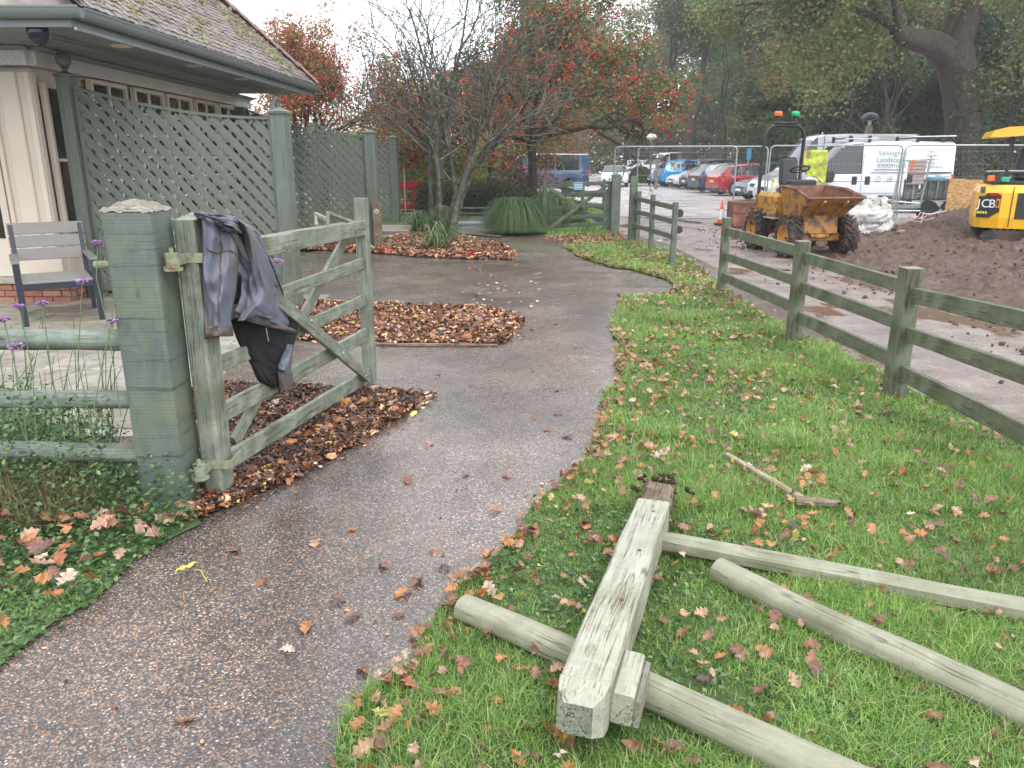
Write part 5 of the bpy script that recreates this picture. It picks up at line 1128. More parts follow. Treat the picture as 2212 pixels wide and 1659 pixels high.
# ================================================================ TREES AND SHRUBS
def grow(seed, base, dirs, length, radius, levels, kids=(3, 4), spread=.55, shrink=.72, rshrink=.62, curve=.18, up=.10, seg=4, first=.35):
    """returns segments (p0,p1,r0,r1,level) and tips"""
    r = random.Random(seed); segs = []; tips = []
    def br(p, d, L, R, lv):
        pts = [p]; rr = [R]; dd = d.copy()
        for i in range(seg):
            dd = (dd + Vector((r.gauss(0, curve), r.gauss(0, curve), r.gauss(0, curve) + up))).normalized()
            pts.append(pts[-1] + dd * (L / seg)); rr.append(R * (1 - (1 - rshrink * 1.02) * (i + 1) / seg) if lv < levels else R * (1 - .8 * (i + 1) / seg))
        for i in range(seg): segs.append((pts[i], pts[i + 1], rr[i], rr[i + 1], lv))
        if lv >= levels: tips.append(pts[-1]); tips.append(pts[-2]); return
        k = r.randint(*kids)
        for c in range(k):
            t = 1.0 if c == 0 else r.uniform(first, .95); i = min(int(t * seg), seg - 1); q = pts[i].lerp(pts[i + 1], t * seg - i) if t < 1 else pts[-1]
            ax = Vector((r.gauss(0, 1), r.gauss(0, 1), r.gauss(0, 1))).cross(dd).normalized(); an = r.uniform(.5, 1.3) * spread * (.5 if c == 0 else 1)
            nd = Matrix.Rotation(an, 3, ax) @ dd; br(q, nd, L * shrink * r.uniform(.75, 1.15), rr[i + 1] * (1 if c == 0 else .78), lv + 1)
    for d, l_, R_ in dirs: br(Vector(base), Vector(d).normalized(), l_, R_, 0)
    return segs, tips
def seg_mesh(name, segs, mat, nbig=8, nsmall=4, thr=.03, rmin=0.0):
    parts = []
    for grp, n in (([s for s in segs if s[2] >= thr], nbig), ([s for s in segs if s[2] < thr], nsmall)):
        if not grp: continue
        p0 = np.array([s[0][:] for s in grp]); p1 = np.array([s[1][:] for s in grp]); r0 = np.maximum([s[2] for s in grp], rmin); r1 = np.maximum([s[3] for s in grp], rmin)
        d = p1 - p0; L = np.linalg.norm(d, axis=1, keepdims=True) + 1e-9; d /= L; ref = np.where(np.abs(d[:, 2:3]) < .9, [[0, 0, 1.]], [[1., 0, 0]]); a = np.cross(d, ref); a /= np.linalg.norm(a, axis=1, keepdims=True); b = np.cross(d, a); p1 = p1 + d * (r1 * .3)[:, None]
        V = []
        for p, r in ((p0, r0), (p1, r1)):
            for k in range(n):
                w = 2 * math.pi * k / n; V.append(p + (a * math.cos(w) + b * math.sin(w)) * r[:, None])
        V = np.stack(V, 1); F = np.array([(k, (k + 1) % n, n + (k + 1) % n, n + k) for k in range(n)])[None] + (np.arange(len(grp)) * 2 * n)[:, None, None]
        parts.append((V.reshape(-1, 3), F.reshape(-1, 4)))
    V, F = merge(parts); return mesh_np(name, V, F, mat, smooth=True)
LF = (np.array([(-.5, 0, 0), (0, .30, .06), (.5, 0, -.03), (0, -.30, .06)]), np.array([(0, 1, 2), (0, 2, 3)]))
def foliage(name, centers, n, rad, size, mat, rgl, tilt=.8, droop=0.0, squash=.8):
    C = np.asarray(centers); k = rgl.randint(0, len(C), n); off = rgl.normal(0, 1, (n, 3)); off /= np.linalg.norm(off, axis=1, keepdims=True); off *= (rgl.rand(n, 1) ** .45) * rad; off[:, 2] *= squash
    V, F = inst_mesh(*LF, C[k] + off, rotm(rgl, n, tilt), size * rgl.uniform(.6, 1.35, n)); return mesh_np(name, V, F, mat)

# --- woodland oaks: a few grown kinds, copied along the wood edge
def oak(seed, h, mat, n, cr=2.6, leaf=.21, label='', name='oak_tree', rb=.30, barkmat='bark_oak', loc=(0, 0), dirs=None, rz=0):
    t = thing(name, label, 'tree', (0, 0, 0), group='oaks and broadleaf trees of the wood behind the car park')
    r = random.Random(seed); th = h * .26
    segs = [(Vector((0, 0, -.1)), Vector((.05, 0, .5)), rb * 1.35, rb * 1.05, 0), (Vector((.05, 0, .5)), Vector((r.uniform(-.3, .3), 0, th)), rb * 1.05, rb * .85, 0)]; top = segs[-1][1]
    if dirs is None: dirs = [((math.cos(a) * .6, math.sin(a) * .6, r.uniform(.7, 1.2)), h * .30 * r.uniform(.8, 1.1), rb * .5) for a in [r.uniform(0, 1) + 2 * math.pi * k / 4 for k in range(4)]] + [((0, 0, 1), h * .34, rb * .55)]
    s2, tips = grow(seed, top, dirs, 0, 0, 3, kids=(2, 4), spread=.75, shrink=.66, up=.06)
    putl('trunk', seg_mesh('trunk', segs + s2, barkmat, 10, 4, .05), t)
    rgl = np.random.RandomState(seed); T = np.array([p[:] for p in tips]); T = T[T[:, 2] > h * .2]
    putl('crown', foliage('crown', T, n, cr * .52, leaf, mat, rgl, 1.0), t)
    return t
specs = []
K1 = oak(101, 15, 'oak_crown', 30000, 2.7, .23, 'x'); K2 = oak(102, 13, 'oak_crown_dark', 30000, 2.6, .22, 'x'); K3 = oak(103, 14, 'oak_crown_gold', 26000, 2.7, .23, 'x')
WOOD = [  # kind, x, y, rz, scale, label
 (K3, 15, 106, 0.3, 1.6, 'golden brown oak rising behind the white minibus'),
 (K1, 21.5, 66, 1.2, 1.2, 'tall green oak above the row of parked cars, left of the forked trunk gap'),
 (K2, 22.5, 52, 2.2, 1.0, 'dark leafy oak behind the red hatchback'),
 (K1, 21.5, 47, 4.0, .85, 'green oak behind the tall white van'),
 (K2, 27.5, 45, 0.9, 1.0, 'dark oak between the mushroom lamp and the big trunk'),
 (K3, 19.0, 47, 2.8, .9, 'yellowing oak behind the dark blue hatchback'),
 (K1, 33.0, 44, 3.1, 1.0, 'broad oak behind the right side of the big trunk'),
 (K2, 31.0, 35, 5.2, .8, 'dark tree at the right edge behind the digger'),
 (K1, 26.0, 62, .4, 1.2, 'distant green oak filling the gap behind the lamp'),
 (K3, 35.0, 58, 1.9, 1.15, 'distant golden oak at the upper right'),
 (K2, 9.5, 108, 2.0, 1.4, 'distant dark tree beyond the minibus'),
 (K1, 2.5, 72, 5.0, .95, 'pale green tree beyond the white coupe'),
 (K3, -3.0, 66, 3.7, .62, 'low golden tree beyond the blue van'),
 (K2, -7.5, 58, 2.9, .50, 'low dark tree on the skyline behind the hawthorns'),
 (K1, 44.0, 60, 2.5, 1.2, 'distant oak furthest to the right of the wood'),
 (K2, 25, 88, 1.5, 1.5, 'distant dark tree filling between the two oaks over the cars')]
used = set()
for k_, x, y, rz, s, lab in WOOD:
    if k_.name in used: copy_tree(k_, (x, y, 0), rz, s, lab)
    else: used.add(k_.name); k_.location = (x, y, 0); k_.rotation_euler = (0, 0, rz); k_.scale = (s,) * 3; k_['label'] = lab
# understorey hedge bank closing the wood below the crowns
def bank(name, x0, y0, x1, y1, h, dpt, n, leaf, mat, label=None, zmin=.1, kind='stuff', cat=None, parent=None):
    a = rg.rand(n); q = rg.rand(n); X = x0 + (x1 - x0) * a; Y = y0 + (y1 - y0) * a; nx, ny = -(y1 - y0), (x1 - x0); L = math.hypot(nx, ny); nx /= L; ny /= L
    hh = h * (.55 + .75 * fnoise(X, Y, .55, 91, 3)); z = zmin + hh * rg.rand(n) ** .8; o_ = dpt * (rg.rand(n) - .5) * np.sqrt(np.clip(1 - (z / hh / 1.15) ** 2, .05, 1)) + (fnoise(X + 40, z * 2, .8, 77, 3) - .5) * dpt * .9
    V, F = inst_mesh(*LF, np.column_stack([X + nx * o_, Y + ny * o_, z]), rotm(rg, n, 1.0), leaf * rg.uniform(.6, 1.35, n)); o = put(name, mesh_np(name, V, F, mat), parent)
    return tag(o, label, cat, None, kind)
bank('woodland_understorey', 4, 104, 34, 101, 11, 3, 52000, .42, 'oak_crown_gold')
bank('woodland_understorey', 20, 50, 48, 40, 7.5, 3, 52000, .24, 'understorey_leaf')
bank('woodland_understorey', 17, 60, 26, 44, 8.5, 2.5, 60000, .24, 'understorey_leaf'); bank('woodland_understorey', 25, 45.5, 44, 38, 7.5, 2.2, 60000, .19, 'understorey_leaf')
bank('woodland_understorey', 26, 80, 50, 60, 13, 3, 42000, .36, 'oak_crown_dark', zmin=1)
bank('garden_backdrop', -22, 44, 3.5, 58, 3.4, 3, 42000, .16, 'shrub_light')
bank('garden_backdrop', -20, 52, 6, 70, 5.5, 3, 26000, .22, 'autumn_crown')
# dark stems in the wood
for i, (x, y, h, r_, lean) in enumerate(((18.2, 44, 8, .10, .9), (21.0, 41, 9, .16, -1.1), (16.2, 47, 8, .12, .3), (24.2, 38.5, 8, .20, -1.3), (19.5, 43, 8, .09, 1.2), (13.6, 52, 9, .13, .4), (29.0, 36, 9, .22, .5), (25.5, 42, 9, .14, 1.3))):
    t = thing('slender_tree', ['thin leaning trunk right of the forked oak', 'ivy clad leaning trunk above the tall white van', 'thin upright trunk over the dark blue hatchback', 'leaning dark trunk left of the big oak', 'thin stem leaning right over the red hatchback', 'slender trunk behind the white minibus', 'grey trunk standing right of the big oak behind the digger', 'thin trunk leaning right beside the mushroom lamp'][i], 'tree', (x, y, 0), group='slender dark trunks in the wood')
    sg_, tp_ = grow(300 + i, (x, y, 0), [((lean * .22, 0, 1), h * .6, r_)], 0, 0, 3, kids=(2, 3), spread=.5, shrink=.6)
    put('trunk', seg_mesh('trunk', sg_, 'bark_dark', 8, 4, .04), t)
    put('crown', foliage('crown', [p[:] for p in tp_] + [s[0][:] for s in sg_[:4]] , 3800, .9, .14, 'oak_crown_dark', np.random.RandomState(i)), t)
# forked oak behind the cars
FY = 63; x, y = atY(1490, 320, FY).x, FY
t = thing('forked_oak', 'grey forked oak trunk standing behind the blue and black parked cars', 'tree', (x, y, 0))
F0 = Vector((x, y, 0)); F1 = atY(1490, 268, FY); F2 = atY(1462, 215, FY); F3 = atY(1514, 212, FY); F4 = atY(1450, 150, FY); F5 = atY(1522, 120, FY)
sg_ = [(F0, F1, .60, .50, 0), (F1, F2, .34, .28, 0), (F1, F3, .30, .26, 0), (F2, F4, .28, .18, 0), (F3, F5, .25, .17, 0)]
s1, t1 = grow(77, F4, [((-.3, 0, 1), 2.6, .13), ((.3, 0, 1), 2.4, .11)], 0, 0, 3, spread=.7); s2, t2 = grow(78, F5, [((.5, 0, 1), 2.8, .12), ((-.1, 0, 1), 2.6, .12)], 0, 0, 3, spread=.7)
put('trunk', seg_mesh('trunk', sg_ + s1 + s2, 'bark_oak', 10, 4, .05), t)
rgl = np.random.RandomState(5); put('crown', foliage('crown', [p[:] for p in t1 + t2] + [tuple(atY(px_, py_, FY + 2)) for px_, py_ in [(rgl.uniform(1400, 1560), rgl.uniform(-40, 230)) for _ in range(60)]], 26000, 1.0, .17, 'oak_crown_dark', rgl), t)
# the big oak at right
bx, by = 16.2, 28.2; B0 = Vector((bx, by, 0)); bo = thing('big_oak', 'massive old oak with one thick limb reaching left, behind the white van', 'tree', (bx, by, 0))
def BP(px_, py_, d=0.0): return atY(px_, py_, by + d)
tr = [(2084, 460, .72), (2084, 400, .60), (2082, 330, .56), (2080, 260, .55), (2074, 200, .56), (2068, 150, .60), (2060, 110, .58)]
sg_ = [(BP(a[0], a[1]), BP(b_[0], b_[1]), a[2], b_[2], 0) for a, b_ in zip(tr[:-1], tr[1:])]
limb = [(2050, 125, .50, 0), (2020, 95, .42, -.3), (1985, 88, .34, -.6), (1955, 80, .30, -.9), (1938, 66, .24, -1.0)]
sg_ += [(BP(a[0], a[1], a[3]), BP(b_[0], b_[1], b_[3]), a[2], b_[2], 0) for a, b_ in zip(limb[:-1], limb[1:])]
l2 = [(2060, 120, .50, 0), (2085, 60, .36, 0), (2105, 10, .28, .2), (2120, -60, .22, .3)]; l3 = [(2055, 115, .40, 0), (2058, 60, .28, .3), (2072, 0, .22, .4), (2068, -60, .17, .4)]
for l_ in (l2, l3): sg_ += [(BP(a[0], a[1], a[3]), BP(b_[0], b_[1], b_[3]), a[2], b_[2], 0) for a, b_ in zip(l_[:-1], l_[1:])]
s1, t1 = grow(55, BP(1942, 68, -1.0), [((-1, -.2, .2), 3.2, .13), ((-.6, .3, .9), 3.2, .13), ((-.3, -.6, .6), 2.8, .12)], 0, 0, 3, spread=.8, up=0)
s2, t2 = grow(56, BP(2120, -60, .3), [((.6, -.2, .7), 3.4, .15), ((1, .1, .2), 3.4, .13), ((-.2, 0, 1), 3, .14)], 0, 0, 3, spread=.8); s3, t3 = grow(57, BP(2068, -60, .4), [((-.6, 0, .8), 3.4, .14), ((0, -.6, .8), 3.2, .14)], 0, 0, 3, spread=.8)
s4, t4 = grow(58, BP(2110, 205), [((1, -.2, .25), 3.2, .09)], 0, 0, 3, spread=.6, up=.02)
put('trunk', seg_mesh('trunk', sg_ + s1 + s2 + s3 + s4, 'bark_oak', 16, 4, .05), bo)
P = np.array([list(BP(2084, rgl.uniform(150, 440)) + Vector((rgl.uniform(-.62, .62), -.55 + rgl.uniform(-.08, .2), 0))) for _ in range(300)])
rgl = np.random.RandomState(8); cents = [p[:] for p in t1 + t2 + t3 + t4]
cents += [tuple(BP(rgl.uniform(1690, 1960), rgl.uniform(-60, 130) , rgl.uniform(-2.2, 1.2))) for _ in range(90)] + [tuple(BP(rgl.uniform(1700, 1850), rgl.uniform(100, 230), rgl.uniform(-2, 1.5))) for _ in range(26)]
cents += [tuple(BP(rgl.uniform(2110, 2330), rgl.uniform(-60, 190), rgl.uniform(-2, 1.5))) for _ in range(60)] + [tuple(BP(rgl.uniform(1960, 2110), rgl.uniform(-80, 20), rgl.uniform(-2, -.8))) for _ in range(22)]
cents = [c for c in cents if not (1860 < 1106 + FPX * c[0] / (c[1] * cp) * .96 < 2060 and c[2] < 6.6 and c[2] > 3.4)]
put('crown', foliage('crown', cents, 62000, .78, .135, 'oak_crown', rgl, 1.0), bo)
put('ivy', foliage('ivy', P, 2600, .22, .10, 'oak_crown_dark', rgl), bo)
x3, y3 = 21.2, 31; t = thing('second_oak', 'shaded oak trunk at the right edge above the digger canopy', 'tree', (x3, y3, 0))
s1, t1 = grow(66, (x3, y3, 0), [((-.05, 0, 1), 6.5, .55)], 0, 0, 3, kids=(3, 4), spread=.7, shrink=.6, first=.7); put('trunk', seg_mesh('trunk', s1, 'bark_oak', 12, 4, .05), t); put('crown', foliage('crown', [p[:] for p in t1], 14000, 1.3, .17, 'oak_crown_dark', rgl), t)

# --- berry laden hawthorns
def berry_tree(label, base, trunk_top, dirs, seed, ncrown, nberry, leaf, mat='haw_crown', cr=.55, tr_=.13, levels=4, extra=None, group='berry trees around the path junction'):
    t = thing('berry_tree', label, 'tree', base, group=group); B_ = Vector(base); T_ = Vector(trunk_top)
    sg_ = [(B_, B_.lerp(T_, .5) + Vector((.03, 0, 0)), tr_ * 1.15, tr_, 0), (B_.lerp(T_, .5) + Vector((.03, 0, 0)), T_, tr_, tr_ * .95, 0)]
    s1, tp_ = grow(seed, T_, dirs, 0, 0, levels, kids=(3, 4), spread=.75, shrink=.70, up=.0)
    put('trunk', seg_mesh('trunk', sg_ + s1, 'bark_dark', 10, 3, .03, .004), t)
    rgl = np.random.RandomState(seed); C = [p[:] for p in tp_ if p.z > 1.5] + (extra or []); C = [c for c in C if not (c[0] / c[1] > .095 and c[2] < 1.65 + c[1] * (.040 if c[0] / c[1] > .12 else .028))]
    put('crown', foliage('crown', C, ncrown, cr, leaf, mat, rgl, .9, squash=.9), t)
    # berries hang in small bunches
    C = np.array(C); nb_ = nberry // 9; k = rgl.randint(0, len(C), nb_); cc = C[k] + rgl.normal(0, cr * .55, (nb_, 3)); P = np.repeat(cc, 9, 0) + rgl.normal(0, 1, (nb_ * 9, 3)) * np.array([.045, .045, .06])
    V, F = inst_mesh(cv * np.array([1, 1, 1.25]), cf, P, rotm(rgl, len(P), .3), rgl.uniform(.018, .032, len(P))); tag(put('berries', mesh_np('berries', V, F, 'berry'), t), kind='stuff')
    return t
by_ = 23.5; tb = atY(1150, 452, by_); tt = atY(1148, 305, by_)
berry_tree('hawthorn heavy with red berries, dark straight trunk behind the tufted grass', (tb.x, by_, 0), (tt.x, by_, tt.z), [((-1, 0, .35), 2.1, .07), ((1, .1, .40), 2.3, .08), ((.3, -.8, .6), 2.0, .07), ((-.5, .6, .9), 2.0, .07), ((.5, .4, 1.1), 2.2, .08), ((-.1, -.3, 1.2), 2.0, .07)], 21, 32000, 12500, .095,
   extra=[tuple(atY(a, b_, by_ + rg.uniform(-1.5, 1.5))) for a, b_ in [(rg.uniform(1020, 1440), rg.uniform(0, 300)) for _ in range(170)] if ((a - 1230) / 235) ** 2 + ((b_ - 180) / 150) ** 2 < 1], cr=.34)
y2_ = 29.0; tb = atY(1056, 440, y2_); tt = atY(1062, 318, y2_)
berry_tree('berry tree with a thin dark trunk between the lichened stems and the hawthorn', (tb.x, y2_, 0), (tt.x, y2_, tt.z), [((-1, 0, .3), 1.5, .06), ((.9, .1, .3), 1.5, .06), ((0, .3, .8), 1.3, .06), ((.2, -.7, .4), 1.3, .06)], 22, 22000, 4500, .10, mat='autumn_crown', tr_=.13,
   extra=[tuple(atY(rg.uniform(900, 1160), rg.uniform(170, 325), y2_ + rg.uniform(-1.2, 1.2))) for _ in range(50)], cr=.5)
y3_ = 21.0; tb = atY(948, 470, y3_); tt = atY(944, 330, y3_)
berry_tree('dark trunked tree just behind the lichened stems', (tb.x, y3_, 0), (tt.x, y3_, tt.z), [((-.8, .1, .5), 1.1, .055), ((.7, .1, .5), 1.1, .055), ((0, .4, .8), 1.0, .055)], 23, 3500, 1200, .07, tr_=.12, mat='autumn_crown')
y4_ = 25.5; tb = atY(700, 430, y4_); tt = atY(700, 300, y4_)
berry_tree('orange and red berry tree rising over the trellis beyond the cottage', (tb.x, y4_, 0), (tt.x, y4_, tt.z), [((-1, 0, .2), 1.5, .06), ((1, 0, .2), 1.5, .06), ((.2, -.5, .5), 1.2, .05), ((-.3, .4, .6), 1.3, .05), ((.5, .3, .4), 1.5, .05)], 24, 18000, 10500, .10, mat='autumn_crown', tr_=.14,
   extra=[tuple(atY(a, b_, y4_ + rg.uniform(-1.2, 1.2))) for a, b_ in [(rg.uniform(560, 880), rg.uniform(60, 310)) for _ in range(230)] if b_ > 120 + abs(a - 680) * .8], cr=.42)
# wispy leaders above it, with scattered leaves against the sky
y5_ = 24.0; t = thing('berry_tree', 'sparse tall sprays of leaves and berries against the sky right of the roof', 'tree', (atY(640, 300, y5_).x, y5_, 0), group='berry trees around the path junction')
sg5 = []; c5 = []
for i in range(13):
    a = atY(rg.uniform(590, 800), 250, y5_); sg5.append((Vector((t.location.x, y5_, 1.6)), a, .035, .022, 0)); s1, tp_ = grow(400 + i, a, [((rg.uniform(-.25, .25), 0, 1), 1.55, .022)], 0, 0, 2, kids=(2, 3), spread=.45, shrink=.6, up=.15); sg5 += s1; c5 += [p[:] for p in tp_ if p.x < atY(830, 100, y5_).x]
put('trunk', seg_mesh('trunk', sg5 + [(Vector((t.location.x, y5_, 0)), Vector((t.location.x, y5_, 3)), .08, .05, 0)], 'bark_dark', 8, 3, .03, .004), t)
rgl = np.random.RandomState(9); put('crown', foliage('crown', c5, 3600, .30, .075, 'autumn_crown', rgl), t)
P = np.array(c5)[rgl.randint(0, len(c5), 1500)] + rgl.normal(0, .16, (1500, 3)); V, F = inst_mesh(cv, cf, P, rotm(rgl, 1500, .3), rgl.uniform(.014, .024, 1500)); tag(put('berries', mesh_np('berries', V, F, 'berry'), t), kind='stuff')

# --- bare multi-stemmed tree with lichen
yb = 16.9; bt = thing('bare_tree', 'bare many-stemmed tree with grey lichened twigs at the tip of the leaf bed', 'tree', (atY(968, 516, yb).x, yb, 0))
stems = [[(972, 522, .10), (985, 450, .085), (1003, 390, .075), (1022, 320, .06), (1044, 262, .048), (1075, 205, .038)],
         [(962, 515, .09), (972, 470, .08), (985, 420, .07), (975, 350, .06), (962, 290, .055), (955, 220, .045), (952, 150, .035)],
         [(935, 512, .085), (932, 460, .075), (930, 400, .065), (928, 320, .055), (925, 260, .048), (905, 205, .04), (880, 130, .03)],
         [(955, 512, .07), (950, 450, .06), (948, 390, .055), (942, 330, .05), (948, 270, .045), (975, 200, .035), (985, 120, .028)],
         [(980, 500, .065), (998, 430, .06), (1018, 380, .05), (1045, 320, .045), (1072, 290, .038), (1110, 265, .03), (1165, 245, .022)],
         [(945, 330, .045), (915, 300, .04), (880, 280, .035), (850, 262, .03), (815, 240, .02)],
         [(962, 262, .045), (940, 215, .04), (925, 160, .035), (905, 90, .028), (885, 20, .022)],
         [(1010, 360, .045), (1030, 290, .04), (1050, 230, .034), (1085, 160, .028), (1130, 80, .022)],
         [(955, 220, .04), (985, 150, .034), (1000, 80, .028), (1010, 0, .022)]]
sg_ = []; tw = []
for i, st in enumerate(stems):
    dy = (i * 37 % 11 - 5) * .07; pts = [atY(x, y, yb + dy * (1 - .15 * k)) for k, (x, y, _) in enumerate(st)]
    for k in range(len(pts) - 1): sg_.append((pts[k], pts[k + 1], st[k][2] * .78, st[k + 1][2] * .78, 0))
    for k in range(1, len(pts)):
        if pts[k].z < 1.6: continue
        for q_ in range(3 if k < len(pts) - 1 else 4):
            dd = (pts[k] - pts[k - 1]).normalized(); sd2 = Vector((rg.normal(0, 1) + (.5 if pts[k].x > bt.location.x else -.5), rg.normal(0, .8), rg.normal(.15, .5))).normalized()
            s1, tp_ = grow(rg.randint(1e6), pts[k].lerp(pts[k - 1], rg.rand() * .8), [(tuple(dd * .7 + sd2), rg.uniform(.75, 1.25), st[k][2] * .50)], 0, 0, 3, kids=(2, 3), spread=.62, shrink=.76, up=.07, curve=.22, seg=3, first=.2)
            tw += s1
put('trunk', seg_mesh('trunk', sg_, 'bark_lichen', 10, 6, .03), bt); put('twigs', seg_mesh('twigs', tw, 'bark_twig', 5, 3, .02, .0042), bt)
print('twigs', len(tw))

# --- shrubs
def shrub(name, label, cat, px_, Y, w, h, n, leaf, mat, d=None, bloom=None, nb_=0, z0=0.0, stems=6, group=None, bsize=.05):
    c = atY(px_, 300, Y).x; t = thing(name, label, cat, (c, Y, 0), group=group); d = d or w; rgl = np.random.RandomState(int(px_ * 7 + Y)); C = []
    for i in range(60):
        a = rgl.uniform(0, 6.3); r = math.sqrt(rgl.rand()) * .42; z = z0 + h * rgl.uniform(.12, .86) * math.sqrt(max(.1, 1 - (r * 1.8) ** 2)); C.append((c + w * r * math.cos(a), Y + d * r * math.sin(a), z))
    put('foliage', foliage('foliage', C, n, .17 * h + .12 * w, leaf, mat, rgl, 1.0), t)
    q = []; base = Vector((c, Y, 0))
    for i in range(stems): q.append((base, Vector(C[i * 3]), .02, .008, 0))
    put('stems', seg_mesh('stems', q, 'bark_dark', 5, 5), t)
    if bloom: C2 = np.array(C); C2 = C2[C2[:, 2] > h * .4]; put('blossom', foliage('blossom', C2, nb_, .17 * h + .10 * w, bsize, bloom, rgl), t)
    return t
shrub('blossom_shrub', 'shrub with pale pink seed heads in front of the blue van', 'shrub', 1112, 27.5, 1.7, 1.75, 5500, .07, 'shrub_dark', bloom='pink_bloom', nb_=3600)
shrub('blossom_shrub', 'small pink topped spray right of the hawthorn trunk', 'shrub', 1178, 27.0, .8, 1.65, 900, .06, 'shrub_dark', bloom='pink_bloom', nb_=1300)
shrub('green_shrub', 'tall yellow green shrub behind the red barrier', 'shrub', 905, 30, 2.2, 2.6, 11000, .09, 'shrub_light', group='bright green shrubs behind the lichened tree')
shrub('green_shrub', 'yellow green shrub behind the lichened stems', 'shrub', 990, 31, 2.0, 2.3, 9000, .09, 'shrub_light', group='bright green shrubs behind the lichened tree')
shrub('green_shrub', 'golden shrub left of the blue van bonnet', 'shrub', 1040, 36, 2.6, 2.6, 9000, .10, 'shrub_light', group='bright green shrubs behind the lichened tree')
shrub('low_shrub', 'low dark spreading shrub behind the bare tree', 'shrub', 1030, 25, 2.8, 1.05, 12000, .055, 'shrub_dark', d=2)
shrub('low_shrub', 'light topped low shrub below the lane fence', 'shrub', 1040, 27.5, 3.0, 1.25, 9000, .06, 'shrub_light', d=1.5)
shrub('low_shrub', 'dark shrub at the foot of the hawthorn, left of its trunk', 'shrub', 1128, 22, 1.5, 1.0, 6500, .05, 'shrub_dark', d=1.2)
shrub('low_shrub', 'dim shrub beside the red barrier', 'shrub', 925, 24.5, 1.1, 1.1, 5000, .055, 'shrub_dark', d=1)
shrub('low_shrub', 'pale green grassy shrub seen through the closed gate', 'shrub', 1215, 21.0, 1.5, .85, 4500, .06, 'shrub_light', d=1.2)
# clipped hedge by the crossover
hx = atY(1400, 380, 52); hd_ = thing('clipped_hedge', 'low clipped dark green hedge beside the parked cars', 'hedge', (hx.x, 52, 0))
a = rg.uniform(0, 1, 9000); th = rg.uniform(0, math.pi, 9000); X = hx.x - .85 + a * 1.45; rr = .85 * np.sqrt(np.clip(1 - ((a - .5) * 2) ** 4, .1, 1))
V, F = inst_mesh(*LF, np.column_stack([X, 54.5 + rr * np.cos(th) * rg.uniform(.9, 1, 9000), .15 + 1.05 * np.sin(th) * (rr / .85)]), rotm(rg, 9000, 1), rg.uniform(.08, .16, 9000)); put('foliage', mesh_np('foliage', V, F, 'hedge_leaf'), hd_)
# arching tufts
def tuft(name, label, cat, c, n, h, spread_, w, mat, seg=6, seed=1, sx_=1.0):
    t = thing(name, label, cat, c); rgl = np.random.RandomState(seed); a = rgl.uniform(0, 2 * np.pi, n); r0 = np.sqrt(rgl.rand(n)) * .38 * spread_; ln = rgl.uniform(.25, 1.0, n) * spread_; hh = h * rgl.uniform(.35, 1.45, n); d = np.stack([np.cos(a) * sx_, np.sin(a)], 1); s = np.stack([-np.sin(a), np.cos(a)], 1)
    jit = rgl.normal(0, .25, (n, 2)); d = d + jit; lat_ = rgl.normal(0, .22, n) * spread_; V = []
    for i in range(seg + 1):
        q = i / seg; off = d * (r0 * .6 + ln * q ** 1.25 * .8)[:, None]; zz = hh * (2.75 * q - 2.62 * q * q) + .02; zz = np.maximum(zz, .03); off = off + s * (lat_ * q ** 2)[:, None]; ww = w * (1 - q ** 2) * .5 + .001; cc = np.array(c[:2]) + off
        V += [np.column_stack([cc - s * ww, zz]), np.column_stack([cc + s * ww, zz])]
    V = np.stack(V, 1); F = np.array([(2 * i, 2 * i + 1, 2 * i + 3, 2 * i + 2) for i in range(seg)])[None] + (np.arange(n) * 2 * (seg + 1))[:, None, None]
    put('blades', mesh_np('blades', V.reshape(-1, 3), F.reshape(-1, 4), mat), t); return t
c = G(1112, 508); tuft('tufted_grass', 'large arching clump of ornamental grass left of the closed gate', 'grass clump', (c.x, c.y + .35, 0), 12000, .78, .72, .008, 'tuft_leaf', seed=3)
c = G(1192, 500); tuft('tufted_grass', 'smaller grass clump growing against the closed gate', 'grass clump', (c.x, c.y + 1.6, 0), 3000, .85, .5, .008, 'tuft_leaf', seed=4)
c = G(945, 538); tuft('strappy_plant', 'strappy green leaved plant at the foot of the bare tree', 'plant', (c.x, c.y, 0), 80, .48, .80, .026, 'strap_leaf', seed=5)
c = G(905, 498); tuft('strappy_plant', 'pale arching plant left of the bare tree stems', 'plant', (c.x, c.y, 0), 100, .45, .65, .024, 'strap_leaf', seed=6)
c = G(958, 500); tuft('strappy_plant', 'upright leafy clump behind the bare tree stems', 'plant', (c.x, c.y, 0), 110, .6, .35, .024, 'strap_leaf', seed=7)
# verbena in front of the patio
def verbena(label, pts, head, hs=.021, branches=(), Y=3.3):
    t = thing('verbena', label, 'flower', atY(*pts[0], Y), group='purple flowered stems by the left rail fence'); P = [atY(x, y, Y + .06 * k) for k, (x, y) in enumerate(pts)]; P[0].z = max(P[0].z, .02)
    MB().tube(P, [.0024] * len(P), 5).build('stem', 'stem_green', t)
    rgl = np.random.RandomState(int(head[0] * 3 + head[1]) + 1); c_ = P[-1]; n_ = 80; Q = rgl.normal(0, 1, (n_, 3)); Q /= np.linalg.norm(Q, axis=1, keepdims=True); Q = Q * hs * np.array([1, 1, .45]) + np.array(c_[:]); V, F = inst_mesh(*LF, Q, rotm(rgl, n_, .5), rgl.uniform(.014, .022, n_))
    put('flower_head', mesh_np('flower_head', V, F, 'purple_bloom'), t); V, F = inst_mesh(cv, cf, np.array([c_[:]]), rotm(rgl, 1, 0), np.array([hs * .6])); put('calyx', mesh_np('calyx', V, F, 'stem_green'), t)
